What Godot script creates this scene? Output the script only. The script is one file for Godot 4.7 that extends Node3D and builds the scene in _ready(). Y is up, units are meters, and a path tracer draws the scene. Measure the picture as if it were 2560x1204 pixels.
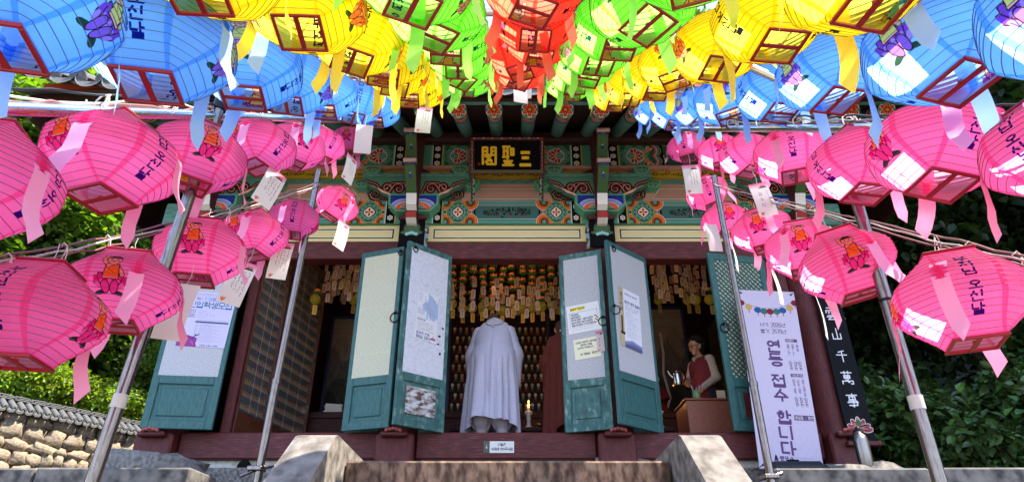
extends Node3D

# ---------- frame of reference: the eye stands on the path below the hall and looks up the stair ----------
const EYE := Vector3(0, 1.6, 0)
const PITCH := 28.3
const FOC := 1650.0
const FLOOR := 3.05      # floor of the hall
const TERR := 2.45       # terrace the hall stands on
const WZ := -7.0         # front plane of the hall
const COLS := [-3.6, -1.18, 1.06, 3.38]

var taken := {}
var rng := RandomNumberGenerator.new()
var M := {}
var cache := {}

func _ready():
	rng.seed = 11
	var cam := Camera3D.new()
	cam.name = "camera"
	cam.position = EYE
	cam.rotation_degrees = Vector3(PITCH, 0, 0)
	cam.fov = 40.1
	cam.near = 0.05
	cam.far = 400.0
	add_child(cam)
	var we := WorldEnvironment.new()
	we.name = "world"
	var env := Environment.new()
	var sm := ProceduralSkyMaterial.new()
	sm.sky_top_color = Color(0.58, 0.71, 0.93)
	sm.sky_horizon_color = Color(0.91, 0.94, 0.98)
	sm.sky_curve = 0.2
	sm.sky_energy_multiplier = 1.05
	sm.ground_bottom_color = Color(0.25, 0.25, 0.2)
	sm.ground_horizon_color = Color(0.5, 0.52, 0.46)
	sm.sun_angle_max = 4.0
	var sky := Sky.new()
	sky.sky_material = sm
	env.background_mode = Environment.BG_SKY
	env.sky = sky
	env.tonemap_mode = Environment.TONE_MAPPER_LINEAR
	env.tonemap_exposure = 2.85
	env.sdfgi_enabled = true
	env.ssao_enabled = true
	env.ssil_enabled = true
	we.environment = env
	add_child(we)
	var sun := DirectionalLight3D.new()
	sun.name = "sun"
	sun.light_energy = 1.6
	sun.light_color = Color(1.0, 0.96, 0.88)
	sun.light_angular_distance = 0.5
	sun.shadow_enabled = true
	add_child(sun)
	sun.look_at_from_position(Vector3(0.50, 0.85, 0.06) * 50.0, Vector3.ZERO, Vector3(0, 0, 1))
	make_materials()
	build_ground()
	build_hall()
	build_interior()
	build_trees()
	build_frame()
	build_lanterns()
	build_doorside()
	build_people()

# ---------- places ----------
func at(u: float, v: float, d: float) -> Vector3:      # the point d metres along the view axis that the photo shows at u, v
	var p := deg_to_rad(PITCH)
	var y := (602.0 - v) / FOC
	return EYE + Vector3((u - 1280.0) / FOC, sin(p) + y * cos(p), -(cos(p) - y * sin(p))) * d

func on(u: float, v: float, z: float) -> Vector3:      # the same on the upright plane z metres ahead
	var q := at(u, v, 1.0) - EYE
	return EYE + q * (z / -q.z)

# ---------- nodes ----------
func numbered(called: String) -> String:
	var n: int = taken.get(called, 0)
	taken[called] = n + 1
	return called if n == 0 else "%s_%03d" % [called, n]

func tag(o: Node3D, label: String, category: String, group := ""):
	o.set_meta("label", label)
	o.set_meta("category", category)
	if group:
		o.set_meta("group", group)
	return o

func thing(called: String, label: String, category: String, where := Vector3.ZERO, turn := 0.0, group := "") -> Node3D:
	var o := Node3D.new()
	o.name = numbered(called)
	add_child(o)
	o.position = where
	o.rotation.y = turn
	tag(o, label, category, group)
	return o

func obj(called: String, mesh: Mesh, m: Material, parent: Node = null, where := Vector3.ZERO) -> MeshInstance3D:
	var o := MeshInstance3D.new()
	o.mesh = mesh
	if m:
		o.material_override = m
	o.position = where
	if parent == null or parent == self:
		o.name = numbered(called)
		add_child(o)
	else:
		o.name = called
		parent.add_child(o, true)
	return o

func struct(called: String, mesh: Mesh, m: Material) -> MeshInstance3D:
	var o := obj(called, mesh, m)
	o.set_meta("kind", "structure")
	return o

# ---------- meshes ----------
func st() -> SurfaceTool:
	var s := SurfaceTool.new()
	s.begin(Mesh.PRIMITIVE_TRIANGLES)
	s.set_smooth_group(-1)
	return s

func done(s: SurfaceTool) -> ArrayMesh:
	s.generate_normals()
	return s.commit()

func tri(s: SurfaceTool, a: Vector3, b: Vector3, c: Vector3, out: Vector3, ua := Vector2.ZERO, ub := Vector2.ZERO, uc := Vector2.ZERO):
	if (a - c).cross(a - b).dot(out) < 0:
		var t := b; b = c; c = t
		var w := ub; ub = uc; uc = w
	s.set_uv(ua); s.add_vertex(a)
	s.set_uv(ub); s.add_vertex(b)
	s.set_uv(uc); s.add_vertex(c)

func quad(s: SurfaceTool, a: Vector3, b: Vector3, c: Vector3, d: Vector3, out: Vector3, r := Rect2(0, 0, 1, 1)):   # a b c d run round; a is the upper left of the print
	var u0 := r.position
	var u2 := r.end
	tri(s, a, b, c, out, u0, Vector2(u2.x, u0.y), u2)
	tri(s, a, c, d, out, u0, u2, Vector2(u0.x, u2.y))

func box(s: SurfaceTool, c: Vector3, size: Vector3, bev := 0.0, b := Basis.IDENTITY):
	var h := size / 2
	if bev <= 0.0:
		for ax in 3:
			for sg in [-1.0, 1.0]:
				var n := Vector3.ZERO; n[ax] = sg
				var u := Vector3.ZERO; u[(ax + 1) % 3] = 1.0
				var w := Vector3.ZERO; w[(ax + 2) % 3] = 1.0
				var o := n * h
				u *= h; w *= h
				quad(s, c + b * (o - u - w), c + b * (o + u - w), c + b * (o + u + w), c + b * (o - u + w), b * n)
		return
	bev = minf(bev, minf(h.x, minf(h.y, h.z)) * 0.9)
	var k := h - Vector3.ONE * bev
	for ax in 3:
		var i := (ax + 1) % 3
		var j := (ax + 2) % 3
		for sg in [-1.0, 1.0]:
			var q := []
			for e in [[-1, -1], [1, -1], [1, 1], [-1, 1]]:
				var p := Vector3.ZERO
				p[ax] = sg * h[ax]; p[i] = e[0] * k[i]; p[j] = e[1] * k[j]
				q.append(c + b * p)
			var n := Vector3.ZERO; n[ax] = sg
			quad(s, q[0], q[1], q[2], q[3], b * n)
		for e in [[-1, -1], [1, -1], [1, 1], [-1, 1]]:
			var a0 := Vector3.ZERO; var a1 := Vector3.ZERO
			a0[ax] = -k[ax]; a1[ax] = k[ax]
			var e0 := Vector3.ZERO; e0[i] = e[0] * h[i]; e0[j] = e[1] * k[j]
			var e1 := Vector3.ZERO; e1[i] = e[0] * k[i]; e1[j] = e[1] * h[j]
			var n := Vector3.ZERO; n[i] = e[0]; n[j] = e[1]
			quad(s, c + b * (a0 + e0), c + b * (a1 + e0), c + b * (a1 + e1), c + b * (a0 + e1), b * n)
	for x in [-1.0, 1.0]:
		for y in [-1.0, 1.0]:
			for z in [-1.0, 1.0]:
				var g := Vector3(x, y, z)
				tri(s, c + b * (g * Vector3(h.x, k.y, k.z)), c + b * (g * Vector3(k.x, h.y, k.z)), c + b * (g * Vector3(k.x, k.y, h.z)), b * g)

func box_mesh(size: Vector3, bev := 0.0) -> ArrayMesh:
	var s := st()
	box(s, Vector3.ZERO, size, bev)
	return done(s)

func beam(s: SurfaceTool, x0: float, x1: float, y0: float, y1: float, z0: float, z1: float, bev := 0.008):
	box(s, Vector3((x0 + x1) / 2, (y0 + y1) / 2, (z0 + z1) / 2), Vector3(absf(x1 - x0), absf(y1 - y0), absf(z1 - z0)), bev)

func tube(s: SurfaceTool, pts: Array, radii, seg := 8, caps := true):
	s.set_smooth_group(1)
	var rings := []
	var n := pts.size()
	var up := Vector3.UP
	var prev := Vector3.ZERO
	for i in n:
		var dir: Vector3 = (pts[mini(i + 1, n - 1)] - pts[maxi(i - 1, 0)]).normalized()
		if i == 0:
			up = Vector3.UP if absf(dir.y) < 0.9 else Vector3.RIGHT
		var side := dir.cross(up).normalized()
		up = side.cross(dir).normalized()
		var r: float = radii[i] if radii is Array else radii
		var ring := []
		for k in seg + 1:
			var a := TAU * k / seg
			ring.append(pts[i] + (side * cos(a) + up * sin(a)) * r)
		rings.append(ring)
	for i in n - 1:
		for k in seg:
			var o: Vector3 = rings[i][k] + rings[i][k + 1] - pts[i] * 2
			quad(s, rings[i][k], rings[i][k + 1], rings[i + 1][k + 1], rings[i + 1][k], o, Rect2(float(k) / seg, float(i) / (n - 1), 1.0 / seg, 1.0 / (n - 1)))
	s.set_smooth_group(-1)
	if caps:
		for e in [0, n - 1]:
			var o: Vector3 = pts[e] - pts[1 if e == 0 else n - 2]
			for k in seg:
				tri(s, pts[e], rings[e][k], rings[e][k + 1], o)

func lathe(s: SurfaceTool, prof: Array, seg := 16, xf := Transform3D.IDENTITY):   # prof: Vector2(radius, height) from the bottom up
	s.set_smooth_group(1)
	for i in prof.size() - 1:
		var p: Vector2 = prof[i]
		var q: Vector2 = prof[i + 1]
		if p.distance_to(q) < 1e-6:
			continue
		for k in seg:
			var a := TAU * k / seg
			var b := TAU * (k + 1) / seg
			var m := (a + b) / 2
			var nrm := Vector3(cos(m) * (q.y - p.y), -(q.x - p.x), sin(m) * (q.y - p.y))
			if nrm.length() < 1e-9:
				continue
			var P := [Vector3(cos(a) * p.x, p.y, sin(a) * p.x), Vector3(cos(b) * p.x, p.y, sin(b) * p.x), Vector3(cos(b) * q.x, q.y, sin(b) * q.x), Vector3(cos(a) * q.x, q.y, sin(a) * q.x)]
			var o := xf.basis * nrm
			var v0 := 1.0 - float(i) / (prof.size() - 1)
			var v1 := 1.0 - float(i + 1) / (prof.size() - 1)
			var ua := float(k) / seg
			var ub := float(k + 1) / seg
			if p.x > 1e-5:
				tri(s, xf * P[0], xf * P[1], xf * P[2], o, Vector2(ua, v0), Vector2(ub, v0), Vector2(ub, v1))
			if q.x > 1e-5:
				tri(s, xf * P[0], xf * P[2], xf * P[3], o, Vector2(ua, v0), Vector2(ub, v1), Vector2(ua, v1))
	s.set_smooth_group(-1)

func ball(s: SurfaceTool, c: Vector3, r: Vector3, seg := 10, rows := 6, b := Basis.IDENTITY):
	var prof := []
	for i in rows + 1:
		var a := PI * i / rows - PI / 2
		prof.append(Vector2(cos(a), sin(a)))
	lathe(s, prof, seg, Transform3D(b * Basis.from_scale(r), c))

func extrude(s: SurfaceTool, poly: PackedVector2Array, depth: float, xf: Transform3D, uvr := Rect2(0, 0, 1, 1)):   # poly in the x y plane, front at z = depth / 2; the print covers its bounds
	var bb := Rect2(poly[0], Vector2.ZERO)
	for p in poly:
		bb = bb.expand(p)
	var idx := Geometry2D.triangulate_polygon(poly)
	for f in [1.0, -1.0]:
		for i in range(0, idx.size(), 3):
			var v := []
			var w := []
			for k in 3:
				var p := poly[idx[i + k]]
				v.append(xf * Vector3(p.x, p.y, f * depth / 2))
				var q := (p - bb.position) / bb.size
				w.append(uvr.position + Vector2(q.x, 1.0 - q.y) * uvr.size)
			tri(s, v[0], v[1], v[2], xf.basis * Vector3(0, 0, f), w[0], w[1], w[2])
	var cw := Geometry2D.is_polygon_clockwise(poly)
	for i in poly.size():
		var p := poly[i]
		var q := poly[(i + 1) % poly.size()]
		var d := q - p
		var n := Vector3(d.y, -d.x, 0) * (-1.0 if cw else 1.0)
		quad(s, xf * Vector3(p.x, p.y, depth / 2), xf * Vector3(q.x, q.y, depth / 2), xf * Vector3(q.x, q.y, -depth / 2), xf * Vector3(p.x, p.y, -depth / 2), xf.basis * n, Rect2(uvr.position, Vector2.ZERO))

func sheet(w: float, h: float, thick := 0.002) -> ArrayMesh:    # a print or a paper: front faces z, origin at its centre
	var s := st()
	quad(s, Vector3(-w / 2, h / 2, thick), Vector3(w / 2, h / 2, thick), Vector3(w / 2, -h / 2, thick), Vector3(-w / 2, -h / 2, thick), Vector3.BACK)
	var e := thick
	quad(s, Vector3(-w / 2, h / 2, 0), Vector3(w / 2, h / 2, 0), Vector3(w / 2, -h / 2, 0), Vector3(-w / 2, -h / 2, 0), Vector3.FORWARD, Rect2(0.02, 0.02, 0.001, 0.001))
	for q in [[-1, -1, 1, -1], [1, -1, 1, 1], [1, 1, -1, 1], [-1, 1, -1, -1]]:
		var a := Vector3(q[0] * w / 2, q[1] * h / 2, 0)
		var b := Vector3(q[2] * w / 2, q[3] * h / 2, 0)
		quad(s, a, b, b + Vector3(0, 0, e), a + Vector3(0, 0, e), (a + b), Rect2(0.02, 0.02, 0.001, 0.001))
	return done(s)

# ---------- materials ----------
func mat(c: Color, rough := 0.8, metal := 0.0) -> StandardMaterial3D:
	var m := StandardMaterial3D.new()
	m.albedo_color = c
	m.roughness = rough
	m.metallic = metal
	return m

func noise_tex(sd: int, freq: float, cols: Array, offs: Array, kind := FastNoiseLite.TYPE_SIMPLEX_SMOOTH, oct := 5, size := 512) -> NoiseTexture2D:
	var n := FastNoiseLite.new()
	n.seed = sd
	n.frequency = freq
	n.noise_type = kind
	n.fractal_octaves = oct
	var t := NoiseTexture2D.new()
	t.width = size; t.height = size
	t.seamless = true
	t.noise = n
	var g := Gradient.new()
	g.colors = PackedColorArray(cols)
	g.offsets = PackedFloat32Array(offs)
	t.color_ramp = g
	return t

func tri_mat(t: Texture2D, scale: Vector3, rough := 0.8, bump := 0.0, world := true) -> StandardMaterial3D:
	var m := mat(Color.WHITE, rough)
	m.albedo_texture = t
	m.uv1_triplanar = true
	m.uv1_world_triplanar = world
	m.uv1_scale = scale
	if bump > 0.0:
		m.heightmap_enabled = true
		m.heightmap_texture = t
		m.heightmap_scale = bump
	return m

func grain(m: StandardMaterial3D, t: Texture2D, k: float):      # fine speckle over the broad stains
	m.detail_enabled = true
	m.detail_albedo = t
	m.detail_blend_mode = BaseMaterial3D.BLEND_MODE_MUL
	m.detail_uv_layer = BaseMaterial3D.DETAIL_UV_2
	m.uv2_triplanar = true
	m.uv2_world_triplanar = true
	m.uv2_scale = Vector3.ONE * k

func print_mat(c: Canvas, rough := 0.7) -> StandardMaterial3D:
	var m := mat(Color.WHITE, rough)
	m.albedo_texture = ImageTexture.create_from_image(c.im)
	m.texture_repeat = false
	m.metallic_specular = 0.22
	return m

func leaf_mat(back: Color) -> StandardMaterial3D:
	var m := mat(Color.WHITE, 0.45)
	m.vertex_color_use_as_albedo = true
	m.backlight_enabled = true
	m.backlight = back
	return m

func rgb(r: int, g: int, b: int) -> Color:
	return Color8(r, g, b)

func make_materials():
	var simplex := FastNoiseLite.TYPE_SIMPLEX_SMOOTH
	var wood_red := noise_tex(1, 0.02, [rgb(48, 14, 14), rgb(88, 26, 26), rgb(100, 34, 32), rgb(136, 84, 78)], [0.0, 0.45, 0.72, 1.0])
	M.red_x = tri_mat(wood_red, Vector3(0.5, 5, 5), 0.6, 0.12)
	M.red_y = tri_mat(wood_red, Vector3(5, 0.5, 5), 0.6, 0.12)
	var wood_dark := noise_tex(2, 0.02, [rgb(30, 14, 11), rgb(62, 28, 22), rgb(84, 42, 32)], [0.0, 0.5, 1.0])
	M.dark_x = tri_mat(wood_dark, Vector3(0.5, 5, 5), 0.75, 0.1)
	M.dark_z = tri_mat(wood_dark, Vector3(5, 5, 0.5), 0.75, 0.1)
	M.dark_y = tri_mat(wood_dark, Vector3(5, 0.5, 5), 0.75, 0.1)
	var teal := noise_tex(3, 0.025, [rgb(30, 66, 66), rgb(50, 100, 98), rgb(60, 110, 105), rgb(116, 148, 140)], [0.0, 0.4, 0.75, 1.0])
	M.teal_y = tri_mat(teal, Vector3(6, 0.6, 6), 0.55, 0.1)
	M.teal_x = tri_mat(teal, Vector3(0.6, 6, 6), 0.55, 0.1)
	var worn := noise_tex(4, 0.012, [rgb(60, 40, 36), rgb(56, 90, 86), rgb(52, 100, 96), rgb(64, 112, 106), rgb(110, 144, 138), rgb(160, 176, 170)], [0.0, 0.26, 0.34, 0.66, 0.76, 1.0], simplex, 6)
	M.worn_teal = tri_mat(worn, Vector3(2.2, 0.9, 2.0), 0.6, 0.1)
	var raft := noise_tex(5, 0.02, [rgb(56, 98, 88), rgb(98, 154, 140), rgb(110, 166, 150)], [0.0, 0.5, 1.0])
	M.rafter = tri_mat(raft, Vector3(6, 6, 0.8), 0.65, 0.1)
	M.beam_green = tri_mat(raft, Vector3(0.8, 5, 5), 0.65, 0.08)
	M.green_trim = mat(rgb(96, 168, 134), 0.6)
	M.orange_trim = mat(rgb(214, 84, 34), 0.6)
	M.pink_beam = tri_mat(noise_tex(6, 0.02, [rgb(176, 118, 104), rgb(204, 148, 132), rgb(212, 160, 146)], [0.0, 0.5, 1.0]), Vector3(0.6, 5, 5), 0.65, 0.05)
	M.cream = tri_mat(noise_tex(7, 0.015, [rgb(206, 184, 124), rgb(232, 214, 156), rgb(238, 222, 170)], [0.0, 0.4, 1.0]), Vector3(0.6, 2, 2), 0.7)
	M.black = mat(rgb(20, 18, 20), 0.8)
	M.black.metallic_specular = 0.2
	M.white_paint = mat(rgb(228, 226, 216), 0.6)
	M.maroon = mat(rgb(84, 28, 26), 0.6)
	M.plaster = tri_mat(noise_tex(8, 0.02, [rgb(150, 152, 142), rgb(206, 208, 198), rgb(222, 224, 216)], [0.0, 0.4, 1.0]), Vector3(1.2, 1.2, 1.2), 0.9)
	var granite := noise_tex(9, 0.008, [rgb(70, 64, 62), rgb(124, 118, 112), rgb(152, 146, 140), rgb(176, 171, 165)], [0.0, 0.36, 0.6, 1.0], simplex, 8, 1024)
	M.granite = tri_mat(granite, Vector3(0.9, 0.9, 0.9), 0.88, 0.3)
	var speck := noise_tex(11, 0.22, [rgb(84, 78, 74), rgb(196, 190, 184), rgb(255, 255, 255)], [0.0, 0.4, 0.62], simplex, 3)
	grain(M.granite, speck, 4.0)
	M.granite_grey = tri_mat(noise_tex(10, 0.008, [rgb(48, 46, 46), rgb(96, 94, 94), rgb(124, 121, 119), rgb(148, 146, 142)], [0.0, 0.36, 0.6, 1.0], simplex, 8, 1024), Vector3(0.8, 0.8, 0.8), 0.88, 0.3)
	grain(M.granite_grey, speck, 4.0)
	var brown := noise_tex(12, 0.02, [rgb(56, 38, 32), rgb(112, 88, 74), rgb(150, 124, 106), rgb(172, 148, 130)], [0.0, 0.38, 0.62, 1.0], simplex, 7)
	M.brown_stone = tri_mat(brown, Vector3(1.3, 0.55, 1.2), 0.9, 0.3)
	grain(M.brown_stone, speck, 5.0)
	var rock := noise_tex(13, 0.03, [rgb(96, 84, 72), rgb(164, 148, 128), rgb(194, 180, 160), rgb(220, 210, 196)], [0.0, 0.35, 0.65, 1.0], simplex, 7)
	M.rock = tri_mat(rock, Vector3(1.2, 1.2, 1.2), 0.95, 1.2)
	grain(M.rock, speck, 3.0)
	M.rock_grey = tri_mat(noise_tex(14, 0.03, [rgb(66, 62, 58), rgb(120, 114, 106), rgb(160, 154, 146)], [0.0, 0.5, 1.0], simplex, 6), Vector3(1.2, 1.2, 1.2), 0.95, 1.0)
	M.mortar = tri_mat(noise_tex(15, 0.04, [rgb(70, 56, 44), rgb(120, 100, 80)], [0.0, 1.0]), Vector3(2, 2, 2), 0.95, 0.4)
	M.tile = tri_mat(noise_tex(16, 0.05, [rgb(44, 44, 46), rgb(80, 80, 82), rgb(112, 112, 112), rgb(160, 158, 154)], [0.0, 0.4, 0.7, 1.0], simplex, 5), Vector3(3, 3, 3), 0.9, 0.15)
	M.soil = tri_mat(noise_tex(17, 0.03, [rgb(34, 30, 20), rgb(62, 56, 36), rgb(70, 78, 40)], [0.0, 0.5, 1.0]), Vector3(0.6, 0.6, 0.6), 0.95, 1.0)
	M.sand = tri_mat(noise_tex(18, 0.06, [rgb(120, 110, 96), rgb(168, 158, 140), rgb(190, 180, 164)], [0.0, 0.5, 1.0]), Vector3(0.8, 0.8, 0.8), 0.95, 0.3)
	M.steel = tri_mat(noise_tex(19, 0.03, [rgb(150, 150, 152), rgb(206, 206, 208), rgb(226, 226, 228)], [0.0, 0.35, 1.0]), Vector3(8, 0.8, 8), 0.22)
	M.steel.metallic = 1.0
	M.pole = tri_mat(noise_tex(24, 0.03, [rgb(78, 70, 66), rgb(128, 120, 116), rgb(150, 144, 140)], [0.0, 0.35, 1.0]), Vector3(8, 0.8, 8), 0.24)
	M.pole.metallic = 1.0
	M.cable = mat(rgb(190, 186, 184), 0.45)
	M.cable_brown = mat(rgb(120, 72, 72), 0.5)
	M.cable_black = mat(rgb(26, 24, 26), 0.5)
	M.iron = mat(rgb(28, 26, 28), 0.45, 0.6)
	var paper := noise_tex(20, 0.06, [rgb(140, 142, 146), rgb(180, 181, 186), rgb(204, 204, 206), rgb(222, 220, 216)], [0.0, 0.4, 0.6, 1.0], simplex, 4)
	M.hanji = tri_mat(paper, Vector3(3, 2.4, 3), 0.85, 0.05)
	M.hanji_warm = tri_mat(noise_tex(21, 0.05, [rgb(196, 196, 166), rgb(218, 216, 186), rgb(228, 228, 200)], [0.0, 0.5, 1.0]), Vector3(2, 2, 2), 0.85, 0.05)
	M.hanji_white = tri_mat(noise_tex(22, 0.02, [rgb(188, 190, 200), rgb(220, 221, 228), rgb(232, 232, 238)], [0.0, 0.4, 1.0]), Vector3(2, 2, 2), 0.8, 0.8)
	M.bark = tri_mat(noise_tex(23, 0.04, [rgb(34, 28, 24), rgb(74, 62, 52), rgb(110, 98, 86)], [0.0, 0.5, 1.0]), Vector3(4, 0.8, 4), 0.9, 1.0)
	M.leaf = leaf_mat(Color(1.0, 1.1, 0.42))
	M.glass = mat(Color(1, 1, 1, 0.08), 0.05)
	M.glass.transparency = BaseMaterial3D.TRANSPARENCY_ALPHA
	M.gold = mat(rgb(150, 112, 66), 0.3, 0.9)
	M.skin = mat(rgb(206, 150, 118), 0.55)
	M.skin.subsurf_scatter_enabled = true
	M.skin.subsurf_scatter_strength = 0.1
	M.paper = mat(rgb(236, 232, 226), 0.8)
	M.paper.backlight_enabled = true
	M.paper.backlight = Color(0.9, 0.88, 0.84)
	M.frame_red = mat(rgb(142, 6, 24), 0.4)
	M.seed = 1

# ---------- a canvas for prints and painted patterns ----------
class Canvas:
	var im: Image
	var w: int
	var h: int
	func _init(width: int, height: int, c: Color):
		w = width; h = height
		im = Image.create(w, h, false, Image.FORMAT_RGBA8)
		im.fill(c)
	func rect(x: float, y: float, rw: float, rh: float, c: Color):
		im.fill_rect(Rect2i(roundi(x), roundi(y), maxi(1, roundi(rw)), maxi(1, roundi(rh))), c)
	func poly(p: PackedVector2Array, c: Color):
		var y0 := INF
		var y1 := -INF
		for q in p:
			y0 = minf(y0, q.y); y1 = maxf(y1, q.y)
		for y in range(maxi(0, floori(y0)), mini(h, ceili(y1) + 1)):
			var fy := y + 0.5
			var xs := []
			for i in p.size():
				var a := p[i]
				var b := p[(i + 1) % p.size()]
				if (a.y <= fy) != (b.y <= fy):
					xs.append(a.x + (fy - a.y) / (b.y - a.y) * (b.x - a.x))
			xs.sort()
			for k in range(0, xs.size() - 1, 2):
				var x0 := roundi(xs[k])
				var n := roundi(xs[k + 1]) - x0
				if n > 0:
					im.fill_rect(Rect2i(x0, y, n, 1), c)
	func oval(cx: float, cy: float, rx: float, ry: float, c: Color, turn := 0.0, from := 0.0, to := TAU):
		var p := PackedVector2Array()
		var n := 18
		for i in n:
			var a := from + (to - from) * i / (n if to - from > 6.28 else n - 1)
			p.append(Vector2(cx, cy) + Vector2(cos(a) * rx, sin(a) * ry).rotated(turn))
		poly(p, c)
	func line(a: Vector2, b: Vector2, wd: float, c: Color):
		var d := (b - a).normalized()
		if d == Vector2.ZERO:
			d = Vector2.RIGHT
		var n := d.orthogonal() * wd / 2
		var e := d * wd * 0.35
		poly(PackedVector2Array([a + n - e * 0.6, a - e, a - n - e * 0.6, b - n + e * 0.6, b + e, b + n + e * 0.6]), c)
	func stroke(p: Array, wd: float, c: Color):
		for i in p.size() - 1:
			line(p[i], p[i + 1], wd, c)
	func ring(cx: float, cy: float, r: float, wd: float, c: Color, from := 0.0, to := TAU, ry := -1.0):
		var p := []
		var n := 14
		for i in n + 1:
			var a := from + (to - from) * i / n
			p.append(Vector2(cx + cos(a) * r, cy + sin(a) * (r if ry < 0 else ry)))
		stroke(p, wd, c)
	func curl(cx: float, cy: float, r: float, turn: float, dir: float, wd: float, c: Color, rounds := 1.6):
		var p := []
		for i in 20:
			var t := i / 19.0
			var a := turn + dir * t * TAU * rounds
			p.append(Vector2(cx, cy) + Vector2(cos(a), sin(a)) * r * (1.0 - t * 0.85))
		stroke(p, wd, c)

const LEAD := ["00 90 99", "00 90 99", "00 09 99", "90 00 09 99", "90 00 09 99", "00 90 95 05 09 99", "00 90 99 09 00", "00 09 99 90;05 95", "00 09 99 90;05 95", "50 43 09;44 99", "50 43 09;44 99", "@554", "00 90;50 44 09;45 99", "00 90;50 44 09;45 99", "30 70;02 92;52 46 09;46 99", "00 90 99;05 95", "90 00 09 99;05 95", "00 90;09 99;30 39;60 69", "30 70;03 93;@573"]
const TAIL := {1: 0, 2: 1, 4: 2, 7: 3, 8: 5, 16: 6, 17: 7, 19: 9, 20: 10, 21: 11, 22: 12, 23: 14, 24: 15, 25: 16, 26: 17, 27: 18}
const VERT := {0: "30 39;35 95", 1: "10 19;80 89;15 85", 2: "30 39;33 93;36 96", 3: "10 19;80 89;13 83;16 86", 4: "70 79;05 75", 5: "50 59;90 99;05 55", 6: "70 79;03 73;06 76", 7: "50 59;90 99;03 53;06 56", 20: "60 69"}
const HORZ := {8: "08 98;50 58", 12: "08 98;30 38;60 68", 13: "02 92;52 59", 17: "02 92;32 39;62 69", 18: "05 95"}
const BOTH := {9: [8, 0], 10: [8, 1], 11: [8, 20], 14: [13, 4], 15: [13, 5], 16: [13, 20], 19: [18, 20]}
const OTHER := {
	"0": "20 60 82 87 69 29 07 02 20", "1": "22 50 59", "2": "02 20 60 82 83 09 89", "3": "00 80 44 64 86 68 28 07", "4": "60 06 96;60 69", "5": "80 10 04 64 86 68 28 07", "6": "70 20 03 07 29 69 87 85 64 04", "7": "00 80 39", "8": "20 60 82 64 24 02 20;24 06 28 68 86 64", "9": "84 24 02 20 60 82 86 69 19", ":": "52 53;57 58", "(": "70 43 46 79", ")": "20 53 56 29", "-": "25 75", ".": "48 49", "~": "06 25 66 85",
	"三": "12 82;25 75;09 99", "山": "14 18 88;84 88;50 58", "千": "71 22;04 94;52 59", "事": "01 91;22 72 74 24 22;15 85 88;06 96;18 88;50 59 38", "萬": "01 91;30 32;60 62;23 73 75 25 23;24 74;53 58;09 07 97 99 79;36 68", "雲": "10 80;04 02 92 94;50 55;23 33;24 34;63 73;64 74;16 86;07 97;47 19 79;67 99",
	"聖": "00 60;10 14;40 46;12 42;05 55;71 91 94 74 71;17 87;28 78;09 99;57 59", "閣": "09 00 30 34 04;02 32;69 99 90 60 64 94;62 92;44 25;44 64 28;35 67;37 67 69 39 37", "雙": "10 05;11 51;13 53;15 55;30 35;60 55;61 91;63 93;65 95;80 85;17 77 29;27 99", "磎": "01 41;20 05;24 28 48 44 24;70 52;51 71 53 73;54 94;76 59;76 99", "寺": "13 83;50 55;05 95;07 97;67 69 49;27 38"}

func pen(c: Canvas, code: String, r: Rect2, wd: float, col: Color, xf := Transform2D.IDENTITY):
	for part in code.split(";"):
		if part.begins_with("@"):
			var q := r.position + Vector2(float(part[1]), float(part[2])) / 9.0 * r.size
			var rr := float(part[3]) / 9.0
			var p := []
			for i in 13:
				var a := TAU * i / 12
				p.append(xf * (q + Vector2(cos(a) * rr * r.size.x, sin(a) * rr * r.size.y)))
			c.stroke(p, wd, col)
		else:
			var p := []
			for w in part.split(" ", false):
				p.append(xf * (r.position + Vector2(float(w[0]), float(w[1])) / 9.0 * r.size))
			c.stroke(p, wd, col)

func glyph(c: Canvas, ch: String, r: Rect2, wd: float, col: Color, xf := Transform2D.IDENTITY):
	var u := ch.unicode_at(0) - 0xAC00
	if u < 0 or u > 11171:
		if OTHER.has(ch):
			pen(c, OTHER[ch], r, wd, col, xf)
		return
	var l := u / 588
	var v := (u % 588) / 28
	var t := u % 28
	var top := 1.0 if t == 0 else 0.58
	var sub := func(x0: float, y0: float, x1: float, y1: float) -> Rect2: return Rect2(r.position + Vector2(x0, y0) * r.size, Vector2(x1 - x0, y1 - y0) * r.size)
	if VERT.has(v):
		pen(c, LEAD[l], sub.call(0.02, 0.1 * top, 0.5, 0.86 * top), wd, col, xf)
		pen(c, VERT[v], sub.call(0.6, 0.0, 1.0, top), wd, col, xf)
	elif HORZ.has(v):
		pen(c, LEAD[l], sub.call(0.14, 0.0, 0.86, 0.52 * top), wd, col, xf)
		pen(c, HORZ[v], sub.call(0.0, 0.55 * top, 1.0, 0.97 * top), wd, col, xf)
	else:
		var b = BOTH[v]
		pen(c, LEAD[l], sub.call(0.03, 0.02, 0.52, 0.46 * top), wd, col, xf)
		pen(c, HORZ[b[0]], sub.call(0.0, 0.55 * top, 0.62, 0.92 * top), wd, col, xf)
		pen(c, VERT[b[1]], sub.call(0.66, 0.0, 1.0, top), wd, col, xf)
	if TAIL.has(t):
		pen(c, LEAD[TAIL[t]], sub.call(0.12, 0.68, 0.92, 1.0), wd, col, xf)

func write(c: Canvas, text: String, x: float, y: float, size: float, wd: float, col: Color, down := false, gap := 1.15, squeeze := 1.0):
	for i in text.length():
		var narrow := 0.55 if text.unicode_at(i) < 0x2000 else 1.0
		if text[i] != " ":
			glyph(c, text[i], Rect2(x, y, size * squeeze * narrow, size), wd, col)
		if down:
			y += size * gap * (0.5 if text[i] == " " else 1.0)
		else:
			x += size * squeeze * gap * (0.5 if text[i] == " " else narrow)

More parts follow.
